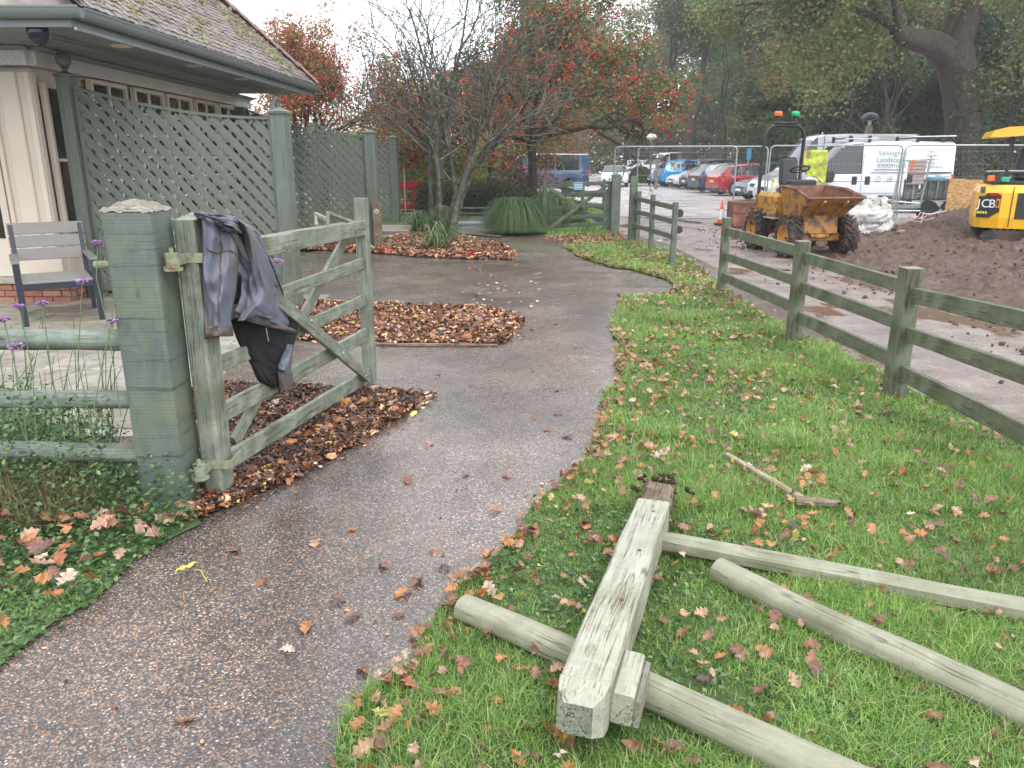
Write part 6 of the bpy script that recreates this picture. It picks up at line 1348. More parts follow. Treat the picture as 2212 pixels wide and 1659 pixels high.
for i, (lab, pts) in enumerate([('verbena whose purple head hangs in front of the top rail', [(60, 960), (20, 850), (75, 770), (34, 748)]), ('verbena with a purple head at the left edge of the frame', [(60, 960), (40, 820), (8, 690)]), ('verbena head just right of the edge one, above the top rail', [(80, 960), (70, 800), (41, 662)]),
    ('verbena with a small head above the top rail left of the chair', [(140, 950), (110, 800), (91, 655)]), ('slender verbena in front of the chair seat', [(205, 960), (168, 780), (178, 608)]), ('tallest verbena, its head beside the chair armrest', [(262, 900), (232, 700), (208, 600), (211, 524)]),
    ('verbena tucked against the gate post', [(200, 900), (222, 780), (243, 692)])]): verbena(lab, pts, pts[-1], .034 if 'hangs' in lab else .021)
p_ = onG(597, 565, -.5); verbena('dim verbena head seen through the open gate right of the jacket', [(560, 830), (585, 700), (597, 565)], (597, 565), .045, Y=5.2)
t = thing('dry_stalks', 'tangle of thin green and dry stalks behind the left rails', 'plant', atY(150, 900, 3.9)); q = MB()
for i in range(46):
    x = rg.uniform(-30, 255); y = rg.uniform(760, 920); a = atY(x, 1000, 3.9 + rg.uniform(-.15, .3)); a.z = .02; b_ = atY(x + rg.normal(0, 45), rg.uniform(650, 850), a.y + rg.normal(0, .1)); m = a.lerp(b_, .5) + Vector((rg.normal(0, .04), 0, .03)); q.tube([a, m, b_], [.0028, .0024, .0014], 4)
q.build('stalks', 'stem_green', t)
P = np.array([list(atY(rg.uniform(-60, 240), rg.uniform(850, 1060), rg.uniform(3.25, 4.0))) for _ in range(1500)]); P = P[P[:, 2] > .03]; V, F = inst_mesh(*LEAFQ, P, rotm(rg, len(P), .7), rg.uniform(.012, .035, len(P))); tag(put('stalk_leaves', mesh_np('stalk_leaves', V, F, 'ground_ivy'), t), kind='stuff')
V, F = blades(np.array([[rg.uniform(-3.6, -2.0), rg.uniform(3.2, 3.55)] for _ in range(900)]), rg.uniform(.15, .5, 900), np.full(900, .004), rg.uniform(.3, 1.4, 900), rg, 3); tag(put('straw', mesh_np('straw', V, F, 'grass_dry'), t), kind='stuff')

# --- small garden things
p = G(890, 458); t = thing('barrier', 'red plastic pedestrian barrier right of the trellis screens', 'barrier', (p.x, p.y, 0))
q = MB(); w_ = .95
q.box((0, 0, .86), (w_, .05, .28), bev=.02); q.box((0, 0, .18), (w_, .05, .16), bev=.02)
for i in range(4): q.box((-w_ / 2 + .06 + i * (w_ - .12) / 3, 0, .49), (.10, .045, .46), bev=.015)
q.buildl('panel', 'barrier_red', t, M3((-.05, 0, 0), .05)); MB().box((-.05, 0, .03), (.5, .35, .06), bev=.01).buildl('foot', 'black_rubber', t)
p = G(882, 462); t = thing('thin_pole', 'thin grey metal pole in front of the red barrier', 'pole', (p.x, p.y - .6, 0)); MB().tube([(0, 0, 0), (0, 0, 1.75)], .022, 8).buildl('shaft', 'galv', t); MB().box((-.0, 0, .01), (.3, .3, .03)).buildl('foot', 'black_rubber', t)
p = G(1010, 487); t = thing('grey_step', 'smooth grey slab on the small brick path', 'slab', (p.x, p.y, 0)); MB().box((0, 0, .06), (.85, .5, .06), bev=.01).buildl('slab', 'grey_slab', t); MB().box((0, 0, .015), (.8, .45, .03)).buildl('bed', 'mortar', t)
t = thing('low_rail', 'low pale green rail edging the brick path', 'rail', (p.x, p.y + 2, 0)); MB().box((0, 0, .33), (1.3, .05, .05), bev=.008).buildl('rail', 'paint_far', t); MB().box((0, 0, .18), (1.3, .04, .04), bev=.008).buildl('rail', 'paint_far', t)
for sx_ in (-.67, .67): MB().box((sx_, 0, .18), (.05, .06, .36), bev=.006).buildl('post', 'paint_far', t)
p = G(850, 497); t = thing('deck', 'small weathered timber deck by the last trellis screen', 'deck', (p.x, p.y, 0))
for i in range(7): MB().box((0, -.75 + i * .25, .03), (.95, .235, .05), bev=.005).buildl('plank', 'wood_deck', t)
# ================================================================ VEHICLES
def lerp_prof(prof, x):
    for (x0, z0), (x1, z1) in zip(prof[:-1], prof[1:]):
        if x <= x1: return z0 + (z1 - z0) * (x - x0) / (x1 - x0 + 1e-9)
    return prof[-1][1]
def car(name, label, cat, loc, heading, L, Wd, belt, roof, paint, side_win, wind, rear, wheels, wr=.31, sill=.24, group='cars parked in the car park', face='front', plate=True, clad=None, rails=False, grille=True, wheel_n=18, tumble=.74, extras=None, ns=64, dark_roof=None):
    """x forward, from -L/2 (tail) to L/2 (nose); belt/roof: height profiles over x; windows by x ranges"""
    t = thing(name, label, cat, (loc[0], loc[1], 0), heading, group)
    xs = [-L / 2 + L * i / ns for i in range(ns + 1)]; rings = []
    for x in xs:
        u = x / (L / 2); e = max(0, (abs(u) - .80) / .20); w = Wd / 2 * (1 - .16 * e ** 2.2); b = lerp_prof(belt, x); r = max(lerp_prof(roof, x), b + .004); s = sill + .05 * e
        for xw in wheels:
            dx = abs(x - xw)
            if dx < wr + .05: s = max(s, math.sqrt((wr + .05) ** 2 - dx * dx) + wr * .92)
        f = min(1, (r - b) / .5); wg = w * .95 * (1 - (1 - tumble) * f)
        rings.append([(x, 0, s), (x, w * .88, s), (x, w * .985, min(s + .08, b - .1)), (x, w, (s + b) * .5 + .05), (x, w * .985, b - .10), (x, w * .94, b - .01), (x, wg, r - .05 * f), (x, wg * .84, r - .004), (x, 0, r + .02 * f)])
    n = 9; V = []; 
    for rg_ in rings: V += rg_ + [(x, -y, z) for x, y, z in rg_[-2:0:-1]]
    m = 2 * n - 2; groups = {'body': [], 'side_window': {}, 'windscreen': [], 'rear_window': [], 'roof_panel': []}
    for i in range(ns):
        xm = (xs[i] + xs[i + 1]) / 2
        for j in range(m):
            k = (j + 1) % m; f = (i * m + j, (i + 1) * m + j, (i + 1) * m + k, i * m + k)
            if j == 5 or j == 10:
                hit = [w_ for w_ in side_win if w_[0] <= xm <= w_[1]]; b = lerp_prof(belt, xm); r = lerp_prof(roof, xm)
                if hit and r - b > .12: groups['side_window'].setdefault((j, hit[0]), []).append(f); continue
            if j in (6, 7, 8, 9):
                if wind and wind[0] <= xm <= wind[1]: groups['windscreen'].append(f); continue
                if rear and rear[0] <= xm <= rear[1]: groups['rear_window'].append(f); continue
                if dark_roof and wind and xm < wind[0]: groups['roof_panel'].append(f); continue
            groups['body'].append(f)
    groups['body'] += [tuple(range(m - 1, -1, -1)), tuple(range(ns * m, ns * m + m))]
    def emit(nm, fs, mat, sm=True):
        ids = sorted({i for f in fs for i in f}); mp = {a: b for b, a in enumerate(ids)}; q = MB(); q.add([V[i] for i in ids], [tuple(mp[i] for i in f) for f in fs]); return q.buildl(nm, mat, t, smooth=sm, ang=38)
    emit('body', groups['body'], paint)
    for fs in groups['side_window'].values(): emit('side_window', fs, 'car_glass')
    if groups['windscreen']: emit('windscreen', groups['windscreen'], 'car_glass')
    if groups['rear_window']: emit('rear_window', groups['rear_window'], 'car_glass')
    if groups['roof_panel']: emit('roof_panel', groups['roof_panel'], dark_roof)
    # wheels
    for xw in wheels:
        for sy in (-1, 1):
            R_ = Matrix.Translation((xw, sy * (Wd / 2 - .115), wr)) @ Matrix.Rotation(math.pi / 2 * sy * -1, 4, 'X')
            w_ = MB().lathe([(wr * .62, -.09), (wr * .93, -.095), (wr, -.06), (wr, .06), (wr * .93, .095), (wr * .64, .10), (wr * .62, -.09)], wheel_n, cap=False); wo = w_.buildl('wheel', 'tyre', t, R_, smooth=True)
            rm = MB().lathe([(wr * .64, .0), (wr * .64, .09), (wr * .58, .075), (wr * .55, .04), (.02, .05)], wheel_n)
            for a in range(5): rm.box((wr * .33, 0, .065), (wr * .56, .055, .03), Matrix.Rotation(a * 2 * math.pi / 5, 4, 'Z'))
            rm2 = rm.mesh('rim', 'rim'); hook(bpy.data.objects.new('rim', rm2), wo, MW[wo.name])
    nose, tail = L / 2, -L / 2; w = Wd / 2; bn = lerp_prof(belt, nose - .15); bt = lerp_prof(belt, tail + .1)
    for sy in (-1, 1):
        MB().box((0, 0, 0), (.34, .26, .15), bev=.05).buildl('headlight', 'headlamp', t, M3((nose - .20, sy * (w * .72), bn - .13), sy * -.55))
        MB().box((0, 0, 0), (.16, .24, .20), bev=.04).buildl('tail_light', 'tail_lamp', t, M3((tail + .085, sy * (w * .76), bt - .12), sy * .35))
        MB().box((0, 0, 0), (.14, .16, .11), bev=.03).buildl('mirror', paint, t, M3((wind[0] + (wind[1] - wind[0]) * .75 if wind else .6, sy * (w + .05), lerp_prof(belt, .7) + .05)))
    MB().box((nose - .05, 0, sill + .08), (.14, Wd * .62, .12), bev=.03).buildl('lower_grille', 'black_plastic', t)
    if grille: MB().box((nose - .035, 0, bn - .16), (.10, Wd * .42, .14), bev=.02).buildl('grille', 'black_plastic', t)
    MB().box((tail + .04, 0, sill + .06), (.14, Wd * .8, .14), bev=.03).buildl('rear_bumper', clad or 'black_plastic', t)
    MB().box((0, 0, 0), (.012, .52, .11)).buildl('number_plate', 'plate_white', t, M3((nose + .03, 0, sill + .20)))
    MB().box((0, 0, 0), (.012, .52, .11)).buildl('number_plate', 'plate_yellow', t, M3((tail - .012, 0, bt - .28)))
    if rails:
        for sy in (-1, 1): MB().tube([(x, sy * w * .64, lerp_prof(roof, x) + .06) for x in (-L * .33, -L * .2, 0, L * .08)], .02, 6).buildl('roof_rail', 'galv', t)
    if clad:
        for xw in wheels:
            for sy in (-1, 1):
                pts = [(xw + (wr + .065) * math.cos(a), sy * (w - .01), wr * .95 + (wr + .065) * math.sin(a)) for a in [math.pi * k / 8 for k in range(9)]]; MB().tube(pts, .035, 5).buildl('arch_trim', clad, t)
    return t
def hatch(label, loc, hd, paint, L=4.2, W_=1.78, H=1.47, **k):
    h = L / 2; belt = [(-h, .86), (-h + .1, .95), (-.6, .93), (.75, .90), (h - .35, .78), (h, .58)]; roof = [(-h, .86), (-h + .12, 1.0), (-h + .55, H - .07), (-.6, H), (.25, H - .03), (1.08, .92), (h, .58)]
    return car('parked_car', label, 'car', loc, hd, L, W_, belt, roof, paint, [(-h + .62, -.98), (-.90, -.02), (.06, .80)], (.30, 1.04), (-h + .16, -h + .52), (-L * .30, L * .31), **k)
def suv(label, loc, hd, paint, L=4.5, W_=1.86, H=1.66, **k):
    h = L / 2; belt = [(-h, .95), (-h + .1, 1.06), (-.6, 1.03), (.75, 1.0), (h - .3, .92), (h, .68)]; roof = [(-h, .95), (-h + .1, 1.1), (-h + .5, H - .07), (-.6, H), (.3, H - .03), (1.15, 1.02), (h, .68)]
    return car('parked_car', label, 'car', loc, hd, L, W_, belt, roof, paint, [(-h + .55, -1.0), (-.92, -.02), (.06, .86)], (.35, 1.1), (-h + .14, -h + .46), (-L * .30, L * .31), wr=.35, sill=.28, **k)
def van(label, loc, hd, paint, L=5.4, W_=2.0, H=2.25, wins=((.9, 1.62),), belt_z=1.22, cab=0.0, name='van', cat='van', group='vans parked beyond the wire fence', **k):
    h = L / 2; belt = [(-h, belt_z + .02), (.9 + cab, belt_z), (1.75 + cab, belt_z - .02), (h - .25, belt_z - .32), (h, .72)]; roof = [(-h, H - .09), (-h + .08, H - .02), (-.3, H), (.75 + cab, H - .04), (1.05 + cab, H - .12), (1.95 + cab, belt_z + .0), (h, .72)]
    return car(name, label, cat, loc, hd, L, W_, belt, roof, paint, list(wins), (1.10 + cab, 1.90 + cab), None, (-L * .30, L * .355), wr=.34, sill=.34, group=group, tumble=.90, **k)
PI = math.pi
def spot(px_, yb): p = G(px_, yb); return p.x, p.y
# the main row; nose/tail towards the lane at left. (px of the lane-side end, row of its tyres)
def row(px_, yb, L): x, y = spot(px_, yb); return (x + L / 2 * .97, y + L * .10)
F_ = PI + .16; R_ = .16
hatch('silver estate with its nose showing between the dumper and the brown hatchbacks', row(1597, 433, 4.4), F_, 'car_steel', 4.4)
hatch('bright red hatchback with its tail towards the lane', row(1538, 422, 4.2), R_, 'car_red', clad=None)
hatch('dark navy hatchback with red tail lamp beside the red hatchback', row(1498, 416, 4.3), R_, 'car_navy', 4.3, H=1.5)
suv('black estate nose-out between the white saloon and the navy hatchback', row(1478, 410, 4.4), F_, 'car_black', 4.4, H=1.52)
hatch('white saloon nose-out between the cyan crossover and the black estate', row(1449, 407, 4.4), F_, 'car_white', 4.4, H=1.42)
suv('bright cyan crossover with black wheel arches', row(1421, 403.5, 4.4), R_, 'car_cyan', 4.4, H=1.68, clad='black_plastic')
hatch('small silver hatchback nose-out half hidden behind the cyan crossover', row(1402, 401, 3.9), F_, 'car_silver', 3.9)
suv('white people carrier with black grille nearest the dumper', row(1648, 446, 4.7), F_, 'car_white', 4.7, H=1.85)
# second row behind, further right
p = atY(1600, 360, 40); hatch('charcoal hatchback half hidden behind the red hatchback roof', (p.x + 2.1, 40.5), R_, 'car_grey', 4.2, H=1.56)
p = atY(1560, 350, 52); suv('black car with roof rails behind the navy and red hatchbacks', (p.x, 51.5), R_, 'car_black', 4.8, H=1.66, rails=True)
# facing down the lane
x, y = spot(1335, 404); h_ = 2.0
car('sports_coupe', 'white sports coupe facing the gate along the lane', 'car', (x, y + 2), -PI / 2 - .12, 4.2, 1.8, [(-2.1, .80), (-1, .88), (.75, .84), (1.8, .74), (2.1, .52)], [(-2.1, .80), (-1.4, .98), (-.5, 1.30), (.1, 1.29), (.95, .86), (2.1, .52)], 'car_white', [(-1.0, -.15), (-.08, .6)], (.16, .92), (-1.35, -.6), (-1.28, 1.28))
# far row on the left
fr_ = [(1284, 371, 'car_grey', hatch, 'dark grey car at the far left end of the distant row'), (1303, 373, 'car_silver', hatch, 'silver car second from the left end of the distant row'), (1322, 377, 'car_white', suv, 'white car in the distant row just behind the sports coupe'),
       (1341, 382, 'car_silver', suv, 'silver car in the distant row right of the sports coupe'), (1359, 386, 'car_blue', hatch, 'royal blue hatchback in the distant row'), (1374, 391, 'car_white', suv, 'white car at the near end of the distant row in front of the minibus'), (1262, 369, 'car_green', hatch, 'pale green car furthest away beside the blue van')]
for px_, yb, pc, fn, lab in fr_: x, y = spot(px_, yb); fn(lab, (x + 2.0, y + .4), PI + .22, pc, wheel_n=12, ns=40)
# minibus
x, y = spot(1402, 396); van('white minibus with dark side windows behind the row of cars', (x + 2.6, y + 6.5), PI + .55, 'car_white', 5.2, H=2.25, wins=((-2.6, -1.55), (-1.5, -.5), (-.45, .62), (.85, 1.62)), name='minibus', cat='minibus')
# blue van, side on, facing left
c = atY(1163, 417, 41.6); vb = van('blue panel van with rear window parked behind the hawthorn trunk', (c.x, 41.9), PI - .03, 'van_blue', 5.2, H=1.97, belt_z=1.15, wins=((-2.2, -.9), (-.80, .5), (.78, 1.55)))
# the two big white vans
a = -0.06
v1 = van('white sign-written panel van of a landscaping firm beside the grey trailer', (11.62, 26.6), PI + a, 'car_white', 5.2, H=2.24, cab=-.12, wins=((.36, 1.98),))
v2 = van('taller plain white van parked behind the sign-written one', (12.6, 31.6), PI - .02, 'car_white', 6.0, W_=2.05, H=2.62, belt_z=1.25)
# details on the sign-written van: local x forward; its left side (local +y) faces the camera
WS = 1.0
def on_van(nm, me, x, z, off=.012, par=v1): return putl(nm, me, par, M3((x, WS + off, z), PI) @ Matrix.Rotation(PI / 2, 4, 'X'))
def vtext(s, size, x, z, mat, sx=1.0, off=.0): return on_van('lettering', text_mesh('lettering', s, size, mat, .002, sx=sx), x, z, .006)
for s, sz, x, z, mt_, sx in (('Salvington', .205, -.10, 1.80, 'print_green', 1.08), ('Landscapes', .205, -.06, 1.59, 'print_green', 1.08), ('07592911676', .16, -.12, 1.42, 'print_grey', 1.0)):
    vtext(s, sz, x, z, mt_, sx)
# small print rows too small to read
for z, x0, n_ in ((1.35, -.02, 20), (1.26, .08, 24)):
    q = MB(); x = 0
    for k in range(n_): w_ = rg.uniform(.025, .045); q.box((x + w_ / 2, 0, 0), (w_, .036, .003)); x += w_ + .012
    on_van('small_print', q.mesh('small_print', 'print_grey'), x0, z)
for s, z in (('Turf', 1.87), ('Garden', 1.755), ('Screens', 1.64), ('Paving', 1.525), ('Landscaping', 1.41)): vtext(s, .12, -1.62, z, 'print_grey', .9)
for nm, x in (('f', -.18), ('t', -.55)):
    ring = MB(); K = 20; vs = [(r * math.cos(2 * PI * k / K), r * math.sin(2 * PI * k / K), 0) for r in (.075, .088) for k in range(K)]; ring.add(vs, [(k, (k + 1) % K, K + (k + 1) % K, K + k) for k in range(K)]); on_van('roundel', ring.mesh('roundel', 'print_grey'), x, 1.06, .014)
    if nm == 'f': on_van('roundel_mark', text_mesh('roundel_mark', 'f', .12, 'print_grey', .002, 'CENTER'), x, 1.02, .010)
    else: q = MB(); q.add([(-.04, .02, 0), (-.01, -.03, 0), (.03, -.02, 0), (.045, .03, 0), (.02, .035, 0), (0, .01, 0)], [(0, 1, 2, 3, 4, 5)]); on_van('roundel_mark', q.mesh('roundel_mark', 'print_grey'), x, 1.06, .014)
for x in (.14, .55): MB().box((0, 0, 0), (.16, .03, .26), bev=.012).buildl('door_handle', 'black_plastic', v1, M3((x, WS + .002, 1.02)))
MB().box((0, 0, 0), (1.0, .03, .05)).buildl('slide_rail', 'black_plastic', v1, M3((-1.95, WS - .01, 1.26)))
for x in (.33, -.95, 1.62): MB().box((0, 0, 0), (.012, .012, 1.45)).buildl('door_seam', 'print_grey', v1, M3((x, WS - .006, 1.12)))
for z in (.62, .99): MB().box((0, 0, 0), (4.6, .014, .03)).buildl('side_crease', 'car_silver', v1, M3((-.6, WS - .004, z)))
MB().box((0, 0, 0), (.30, .20, .36), bev=.05).buildl('mirror_housing', 'black_plastic', v1, M3((1.42, WS + .17, 1.14))); MB().box((0, 0, 0), (.02, .10, .10)).buildl('indicator', 'headlamp', v1, M3((1.25, WS + .2, 1.16)))
ring = MB(); K = 18; vs = [(r * math.cos(2 * PI * k / K) * 1.5, r * .8 * math.sin(2 * PI * k / K), 0) for r in (.075, .10) for k in range(K)]; ring.add(vs, [(k, (k + 1) % K, K + (k + 1) % K, K + k) for k in range(K)]); ring.box((-.08, -.11, 0), (.03, .14, .004)); on_van('scrawled_mark', ring.mesh('scrawled_mark', 'print_black'), -2.15, 1.02, .012)
for x in (.95, 1.75 - 2.6, -1.6, -2.3): 
    pass
for x in (.75, .15, -1.35, -2.15):
    b = MB(); b.box((x, 0, 2.33), (.05, 1.7, .04)); [b.box((x, sy * .80, 2.30), (.09, .06, .20)) for sy in (-1, 1)]; b.buildl('roof_bar', 'black_plastic', v1)
MB().tube([(.95, .84, 2.30), (-.1, .84, 2.31)], .018, 6).buildl('roof_tube', 'galv', v1); MB().tube([(-1.2, .84, 2.36), (-2.5, .84, 2.38)], .022, 6).buildl('roof_tube', 'galv', v1)
MB().box((0, 0, 0), (.03, .012, 1.25)).buildl('door_seam', 'print_grey', v2, M3((.75, 1.02, 1.9))); MB().box((0, 0, 0), (3.2, .012, .02)).buildl('door_seam', 'print_grey', v2, M3((-.9, 1.0, 2.30)))

# ================================================================ SITE EQUIPMENT
# wire fence panels
def heras(label, A, B, z0=.14, z1=2.0, feet=True):
    A = Vector((A[0], A[1], 0)); B = Vector((B[0], B[1], 0)); t = thing('wire_fence_panel', label, 'fence panel', A, group='temporary wire fence panels'); u = (B - A).normalized(); L = (B - A).length
    def at(s, z): return A + u * s + Vector((0, 0, z))
    r = .12; pts = [at(.02, z0 - .1), at(.02, z1 - r)] + [at(.02 + r - r * math.cos(a), z1 - r + r * math.sin(a)) for a in (PI / 8, PI / 4, 3 * PI / 8)] + [at(.02 + r, z1), at(L - .02 - r, z1)] + [at(L - .02 - r + r * math.sin(a), z1 - r + r * math.cos(a)) for a in (PI / 8, PI / 4, 3 * PI / 8)] + [at(L - .02, z1 - r), at(L - .02, z0 - .1)]
    MB().tube(pts, .021, 8).build('frame', 'galv', t, smooth=True); MB().tube([at(.02, z0), at(L - .02, z0)], .021, 8).build('bottom_bar', 'galv', t)
    q = MB(); n_ = int(L / .055)
    segs = [(at(.04 + i * (L - .08) / n_, z0 + .02), at(.04 + i * (L - .08) / n_, z1 - .02), .0013, .0013, 0) for i in range(n_ + 1)] + [(at(.03, z), at(L - .03, z), .0016, .0016, 0) for z in (.42, .85, 1.25, 1.55, 1.85)]
    o = put('mesh_wires', seg_mesh('mesh_wires', segs, 'galv', 4, 4, .1), t); o['kind'] = 'stuff'
    return t
hA = atY(1324, 400, 21.9); hB = atY(1588, 400, 21.2); heras('left wire fence panel crossing the track beyond the gate', (hA.x, 21.9), (hB.x, 21.2))
hA = atY(1374, 400, 22.3); hB = atY(1654, 400, 21.5); heras('wire fence panel overlapping behind the leftmost one', (hA.x, 22.3), (hB.x, 21.5))
hA = atY(1656, 400, 20.6); hB = atY(1942, 400, 19.8); heras('wire fence panel behind the dumper, with the yellow vest on it', (hA.x, 20.6), (hB.x, 19.8)); h3 = (hA, hB)
hA = atY(1944, 400, 19.8); hC = atY(2240, 400, 19.9); heras('wire fence panel in front of the trailer and the heap', (hA.x, 19.8), (hC.x, 19.9))
heras('wire fence panel furthest right behind the digger', (hC.x + .02, 19.9), (hC.x + 3.5, 20.2))
# hi vis vest
t = thing('hivis_vest', 'muddy yellow vest hanging over the wire fence behind the dumper', 'vest', atY(1772, 325, 20.2)); hv = MB(); K, R2 = 14, 14; rows_ = [(1738, 324, 1788, 324), (1732, 345, 1788, 345), (1731, 362, 1786, 366), (1742, 378, 1784, 384), (1762, 382, 1782, 402)]
vs = []
for i in range(R2 + 1):
    tt_ = i / R2 * 4; a_ = min(int(tt_), 3); f = tt_ - a_
    xl, yl, xr, yr = [rows_[a_][k] + (rows_[a_ + 1][k] - rows_[a_][k]) * f for k in range(4)]
    for j in range(K + 1):
        s = j / K; vs.append(atY(xl + (xr - xl) * s, yl + (yr - yl) * s, 20.12 + .05 * mnoise.noise(Vector((s * 5, i * .25, 2)))))
hv.add(vs, [(i * (K + 1) + j, (i + 1) * (K + 1) + j, (i + 1) * (K + 1) + j + 1, i * (K + 1) + j + 1) for i in range(R2) for j in range(K)]); o = hv.build('fabric', 'hivis', t, smooth=True, ang=80); md = o.modifiers.new('s', 'SOLIDIFY'); md.thickness = .012

# ---- dumper
A, Bq, Cq = G(1691, 549), G(1799, 554), G(1646, 529)
fwd = (A - Cq); fwd.z = 0; wb = 1.42; fwd.normalize(); ctr = (A + Bq) / 2 - fwd * wb / 2
print('DUMPER', fwd, ctr); fwd = Vector((.10, -1, 0)).normalized(); ctr = Vector((5.36, 13.78, 0)) - fwd * wb / 2; lat = Vector((-fwd.y, fwd.x, 0)); dm = thing('dumper', 'small muddy yellow site dumper with rusty skip and black roll bar', 'dumper', (ctr.x, ctr.y, 0), math.atan2(fwd.y, fwd.x))
TR = .50; WR = .355
def cheb_tyre():
    b = MB().lathe([(.20, -.11), (.30, -.13), (WR - .035, -.12), (WR - .02, -.06), (WR - .015, 0), (WR - .02, .06), (WR - .035, .12), (.30, .13), (.20, .11), (.20, -.11)], 28, cap=False)
    for k in range(16):
        a_ = 2 * PI * k / 16
        for sg_ in (-1, 1):
            a2 = a_ + (PI / 16 if sg_ > 0 else 0); M = Matrix.Rotation(a2, 4, 'Z') @ Matrix.Translation((WR - .012, 0, sg_ * .062)) @ Matrix.Rotation(sg_ * .75, 4, 'X'); b.box((0, 0, 0), (.045, .035, .155), M)
    return b
ty = cheb_tyre().mesh('tyre', 'black_rubber', True, 30); rmm = MB().lathe([(.205, .02), (.21, .115), (.19, .115), (.175, .05), (.09, .035), (.085, .06), (.02, .065)], 20).mesh('rim', 'dumper_yellow', True)
for x in (-wb / 2, wb / 2):
    for sy in (-1, 1):
        L_ = Matrix.Translation((x, sy * TR, WR)) @ Matrix.Rotation(-PI / 2 * sy, 4, 'X'); w_ = putl('wheel', ty, dm, L_); hook(bpy.data.objects.new('rim', rmm), w_, MW[w_.name])
def dB(nm, c, d, mat='dumper_yellow', bev=.015, rx=0, ry=0, rz=0): return MB().box((0, 0, 0), d, bev=bev).buildl(nm, mat, dm, M3(c, rz, rx, ry))
dB('chassis', (-.1, 0, .42), (1.9, .34, .16)); dB('front_axle', (wb / 2, 0, WR), (.14, .80, .14), 'dumper_skip'); dB('rear_axle', (-wb / 2, 0, WR), (.14, .80, .14), 'dumper_skip')
dB('engine_cover', (-.62, 0, .82), (.92, .86, .46), bev=.05); dB('side_step', (-.15, .46, .62), (.50, .16, .03), 'galv'); dB('side_step', (-.15, -.46, .62), (.50, .16, .03), 'galv'); dB('mudguard', (-.66, 0, .66), (.95, .94, .12), 'dumper_skip', bev=.03)
dB('front_plate', (wb / 2 + .10, 0, .58), (.06, .62, .34), 'dumper_skip', ry=-.15); dB('tow_block', (-1.12, 0, .45), (.12, .3, .2), 'dumper_skip')
for sy in (-1, 1): MB().tube([(wb / 2 + .10, sy * .14, .50), (wb / 2 - .12, sy * .14, .80)], .035, 8).buildl('tipping_ram', 'dumper_skip', dm)
# skip : outline with flared front
SK = [(.02, 1.10), (.10, .80), (.50, .60), (.85, .64), (1.34, 1.06), (.10, 1.10)]
def skp():
    hw0, hw1, hw2 = .34, .40, .545
    P = {}
    o_ = [(.06, .70, .34), (.62, .60, .36), (1.38, 1.04, .54), (.72, 1.20, .50), (.00, 1.22, .50)]
    return o_
def skv(x, y, z): return (x, y, z)
# points: bottom back, bottom front, lip front, side shoulder, top back (half widths vary)
bb, bf_, lp, sh, tb_ = (.10, .66), (.64, .60), (1.30, 1.04), (.74, 1.17), (.02, 1.20)
wbb, wbf, wlp, wsh, wtb = .34, .36, .50, .46, .43
def shell(sc_=1.0, inn=0.0):
    vs = []
    for (x, z), w_ in ((bb, wbb), (bf_, wbf), (lp, wlp), (sh, wsh), (tb_, wtb)):
        for sy in (-1, 1): vs.append((x + (inn if x < .3 else 0) - (inn if x > 1 else 0) * .3, sy * (w_ - inn), z + (inn if z < .8 else 0)))
    return vs
q = MB(); vs = shell() + shell(1, .03)
fs = [(0, 1, 3, 2), (2, 3, 5, 4), (0, 8, 9, 1), (0, 2, 4, 6, 8), (1, 9, 7, 5, 3)]; fi = [tuple(i + 10 for i in f[::-1]) for f in fs]
rim_ = [(4, 5, 15, 14), (6, 4, 14, 16), (8, 6, 16, 18), (9, 8, 18, 19), (7, 9, 19, 17), (5, 7, 17, 15)]
q.add(vs, [fs[0], fs[1], fs[2], fs[3], fs[4]]); q.v = [tuple(p) for p in vs]; q.f = fs + rim_; q.buildl('skip', 'dumper_skip', dm)
q = MB(); q.v = [tuple(p) for p in vs]; q.f = fi; q.buildl('skip_lining', 'rust_skip', dm)
for sy in (-1, 1):
    MB().tube([(tb_[0], sy * wtb, tb_[1]), (sh[0], sy * wsh, sh[1]), (lp[0], sy * wlp, lp[1])], .022, 6).buildl('skip_rim', 'rust_skip', dm)
    MB().tube([(bf_[0] + .02, sy * .16, bf_[1] - .03), (1.0, sy * .19, .80), (1.30, sy * .20, .985)], .022, 6).buildl('skip_rib', 'dumper_skip', dm)
MB().tube([(lp[0], -wlp, lp[1]), (lp[0], wlp, lp[1])], .022, 6).buildl('skip_rim', 'rust_skip', dm); MB().tube([(tb_[0], -wtb, tb_[1]), (tb_[0], wtb, tb_[1])], .022, 6).buildl('skip_rim', 'rust_skip', dm)
# seat, controls, roll bar
dB('seat', (-.42, 0, 1.14), (.42, .38, .12), 'seat_black', bev=.05); MB().box((0, 0, 0), (.36, .12, .54), bev=.11).buildl('seat_back', 'seat_black', dm, M3((-.64, 0, 1.43), PI / 2, -.14)); dB('seat_base', (-.42, 0, 1.06), (.34, .36, .10), 'black_plastic')
dB('console', (-.04, 0, 1.20), (.16, .52, .22), 'black_plastic', bev=.03); MB().tube([(-.06, 0, 1.25), (-.16, 0, 1.46)], .02, 6).buildl('steering_column', 'black_plastic', dm)
K = 18; pts = [(.17 * math.cos(2 * PI * k / K), .17 * math.sin(2 * PI * k / K), 0) for k in range(K + 1)]; MB().tube(pts, .016, 6).buildl('steering_wheel', 'black_plastic', dm, M3((-.17, 0, 1.49), 0, 0, .35 * -1))
for k in range(3): MB().tube([(0, 0, 0), (.16 * math.cos(k * 2.1), .16 * math.sin(k * 2.1), 0)], .012, 5).buildl('wheel_spoke', 'black_plastic', dm, M3((-.17, 0, 1.49), 0, 0, -.35))
